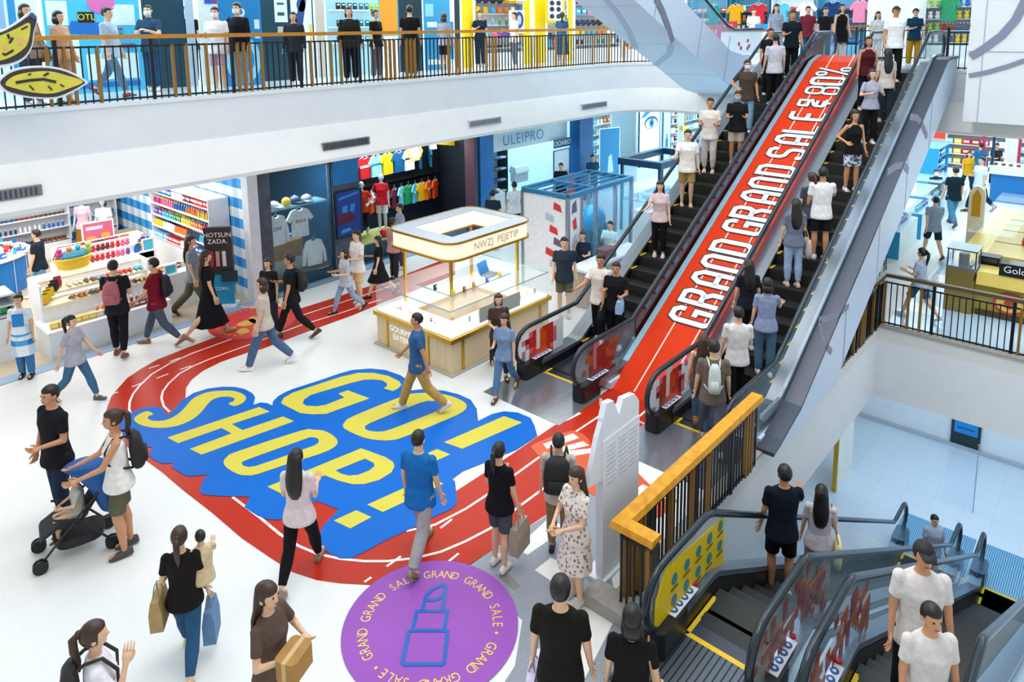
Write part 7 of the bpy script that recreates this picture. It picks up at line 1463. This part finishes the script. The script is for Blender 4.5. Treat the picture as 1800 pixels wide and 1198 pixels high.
# upper landing: colourful shops behind
for i in range(6):
    y = 14.3-i*1.75; nm = ['first','second','third','fourth','fifth','sixth'][i]
    fn = shelf_unit(f'{nm} white shop shelf behind the upper landing, counted from the left', 29.0, y, U, 1.6, .5, [.5,.9,1.3,1.7], -pi/2, 2.6, mat(['shelf_blue','shelf_teal','shelf_bright'][i%3], ['#6ab4d8','#3a8aa8','#e8f2f8'][i%3], .4))
    for z in (.5,.9,1.3,1.7): row(['folded','carton','plush','cap'][(i+int(z*10)) % 4], [['red','cyan','orange','navy'],['yellow','teal','white','magenta'],['blue','red','lime','white']][(i+int(z*4)) % 3], (28.85,y-.65,U+z), (28.85,y+.65,U+z), 7, f'on the {nm} shelf behind the landing', -pi/2, 1.4)
CLR = [('teal','#1f8a8c'),('mustard','#d8a01c'),('red','#c82c38'),('sky blue','#5ab8e0'),('white','#e8eef2'),('navy','#1c3a6c'),('pink','#e888a8'),('yellow','#f0cc20'),('cream','#d8d0b8'),('green','#3a9a6c')]
for i, (cn, c) in enumerate(CLR): garment(f'{cn} shirt hung in the shops behind the upper landing', (28.4, 13.9-i*.95, U+2.0), -pi/2+.3*(i%3-1), c, None, 'tee', 1.2)
for i, (y, cn, c) in enumerate(((13.2,'red','#c83040'),(11.2,'blue','#1a90d0'),(8.9,'violet and white','#5a6ad0'))): poster(f'{cn} sale board on the desk front behind the upper landing', (26.9, y, U+.4), .8, .8, -pi/2, c, (('caption', '#f4f4f8', (('t','SALE',0,.5,.22),)),), None, name='sale_board', cat='sign')
DS = thing('service_desk', 'white service desk with red sign behind the upper landing', 'desk', (24.6, 10.6, U)); MB().rbox(24.3,9.7,U,24.9,11.6,U+.95,.03).build('desk_body', SHW, DS); MB().box(24.25,9.65,U+.95,24.95,11.65,U+1.0).build('desk_top', WOODB, DS)
poster('red desk sign with white lettering beside the vendor in white', (24.3, 11.3, U+1.0), .6, .3, -pi/2, '#c82430', (('caption', '#f4f0f0', (('t','60.11',0,.15,.16),)),), None, name='desk_sign', cat='sign')
struct(MB().box(27.2,6.0,ZU,28.2,7.6,9), 'wall_column', WHITE)
# balustrade of the escalator to the next storey, at the landing
UB = thing('balustrade', 'glass balustrade with dark handrail at the foot of the sloping white beam', 'balustrade', (19.5, 9.0, U))
R_ = [(14.5,8.55),(15.5,8.05),(19.2,6.2),(19.7,6.08),(21.6,6.08)]
MB().tube([(x,8.98,z) for x, z in R_], .045, 8).build('handrail', RUBBER, UB, smooth=True)
MB().prism_y([(14.5,8.5),(19.2,6.16),(19.7,6.04),(21.6,6.04),(21.6,5.36),(20.1,5.36),(19.3,5.5),(14.5,7.7)], 8.97, 8.99).build('glass_pane', glass('balustrade_glass', '#8fd0ec', .3), UB)
for i, (x, z) in enumerate(((19.9,5.62),(20.05,5.5),(20.5,5.7),(20.6,5.55),(20.5,5.48))): MB().box(x,8.955,z,x+.12,8.965,z+.1).build('film_square', mat('film_pinkred', '#b8486c', .4), UB)
# ================================================================ yellow fruit cut-outs hanging from the gallery rail
def cutout(label, P, Pin, y, feats):
    t = thing('fruit_cutout', label, 'cut-out sign', tuple(GY(*P[0], y)), 0, None)
    pz = lambda L: [(GY(u,v,y).x, GY(u,v,y).z) for u, v in smooth_closed(L, 3)]
    cx = sum(p[0] for p in P)/len(P); cy = sum(p[1] for p in P)/len(P)
    MB().prism_y(pz(P), y-.02, y+.04).build('white_border', mat('cutout_white', '#eef0f8', .5), t)
    mid = [(cx+(u-cx)*.93, cy+(v-cy)*.88) for u, v in P]
    MB().prism_y(pz(mid), y-.03, y-.02).build('dark_outline', mat('cutout_dark', '#3a3434', .6), t)
    MB().prism_y(pz(Pin), y-.04, y-.03).build('yellow_fruit', mat('cutout_yellow', '#d9d04c', .6, 0, .06, 6), t)
    for f, col in feats:
        q = MB().stroke([(GY(u,v,y).x, GY(u,v,y).z) for u, v in f[1]], f[0], 0, .008); q.xf(lambda a, b, c: (a, y-.04-c, b)); q.build('drawn_line', mat('print', col, .5, 0, 0), t)
CK = '#2c2a26'
cutout('upper yellow fruit cut-out with a blushing face at the left edge', [(-30,60),(0,55),(30,38),(52,22),(62,24),(66,32),(60,55),(56,82),(42,104),(18,116),(-10,120),(-30,115)],
       [(-25,68),(0,62),(28,50),(48,40),(52,48),(49,70),(42,84),(22,98),(0,106),(-25,108)], 12.2,
       [((.03,[(12,60),(15,68)]),CK),((.09,[(16,70),(20,72)]),CK),((.03,[(3,94),(8,96),(14,93),(22,88)]),CK),((.08,[(30,73),(36,73)]),'#f0a8a0'),((.06,[(5,83),(10,83)]),'#f0a8a0'),((.09,[(53,30),(59,26)]),'#3a5a80'),((.02,[(36,52),(47,46)]),CK)])
cutout('lower yellow fruit cut-out with a long brown stroke, under the first', [(-5,142),(15,125),(45,117),(85,116),(120,124),(152,142),(148,150),(115,168),(90,174),(50,172),(15,164),(0,154)],
       [(8,148),(22,134),(50,127),(85,125),(115,132),(145,143),(120,155),(90,164),(55,162),(25,155)], 12.2,
       [((.04,[(26,145),(50,141),(75,139),(97,144)]),CK),((.03,[(75,133),(84,128)]),CK),((.02,[(50,150),(58,158)]),CK),((.02,[(48,132),(53,129)]),CK),((.02,[(83,151),(90,158)]),CK),((.02,[(104,148),(111,152)]),CK)])

# ================================================================ stroller, safety notice and lettering on the escalators
p = G(143, 962); SX = thing('stroller', 'black folding stroller with bright blue seat cover and a sleeping child', 'stroller', (p.x, p.y, 0), math.atan2(FW.y, FW.x)-radians(235)-pi/2)
fr = mat('stroller_frame', '#2a2b2f', .4, .4)
for s in (-1, 1):
    MB().tube([(s*.22,.42,.1),(s*.23,.1,.45),(s*.23,-.3,.85),(s*.23,-.48,1.02)], .014, 6).build('frame_tube', fr, SX, False); MB().tube([(s*.22,-.32,.1),(s*.22,.0,.5),(s*.22,.25,.6)], .014, 6).build('frame_tube', fr, SX, False)
    for y in (.42,-.32):
        for k in (-.025,.025): MB().prism_x([(y+.08*cos(a),.085+.08*sin(a)) for a in [2*pi*i/16 for i in range(16)]], s*.22+k-.012, s*.22+k+.012).build('wheel', DARK, SX, False)
MB().tube([(-.23,-.48,1.02),(0,-.53,1.04),(.23,-.48,1.02)], .018, 6).build('handle', DARK, SX, False)
MB().loft([[(-.19,y,z),(.19,y,z),(.19,y+.02,z-.05),(-.19,y+.02,z-.05)] for y, z in ((.38,.4),(.2,.5),(-.02,.45),(-.22,.72),(-.32,.88))]).build('seat', mat('seat_black', '#1c1d22', .7), SX, False)
MB().rings([(0,-.32,.5,.26,.1),(0,-.3,.75,.26,.16),(0,-.22,.95,.24,.2),(0,-.1,1.06,.18,.2),(0,-.05,1.1,.08,.1)], 20).build('hood', mat('hood_blue', '#15569a', .7, 0, .08, 5, bump=.5), SX, False, True)
MB().rings([(0,0,.14,.17,.25),(0,0,.26,.19,.28)], 14, p=3).build('basket', mat('seat_black', '#1c1d22', .7), SX, False)
SXP = SX.location; a = SX.rotation_euler.z
person('child with bare legs lying in the stroller under the blue hood', (SXP.x-sin(a)*(-.02), SXP.y+cos(a)*(-.02), .2), 1.0, 235, legs='sit', aR='lap', aL='lap', hair='short', hc='b', top=(TEE, '#b8b4a8'), bot=('hotpants', '#c8c0b0'), shoe='#6a5440')
# yellow notice film on the first descending escalator
YN = MB(); yy = 3.2-.03
ypts = [(5.62,.3),(5.66,.62),(5.85,.86),(6.9,.86),(7.2,.8),(7.2,.1),(6.7,.26)]
MB().prism_y([(5.62,.28),(5.64,.6),(5.82,.86),(7.15,.7),(7.15,.1),(6.75,.25)], 3.175, 3.186).build('safety_notice', mat('notice_yellow', '#eecb10', .45, 0, .03), ED)
q = MB()
for i in range(5):
    for j in range(2): x = 6.0+i*.26; z = .64-j*.24; q = MB().prism_y([(x+.055*cos(a), z+.065*sin(a)) for a in [2*pi*k/12 for k in range(12)]], 3.168, 3.174); q.build('pictogram', mat('picto_teal', '#3a8a98', .5), ED); MB().box(x-.07,3.168,z-.11,x+.07,3.174,z-.09).build('caption', mat('picto_dark', '#6a5a10', .5), ED)
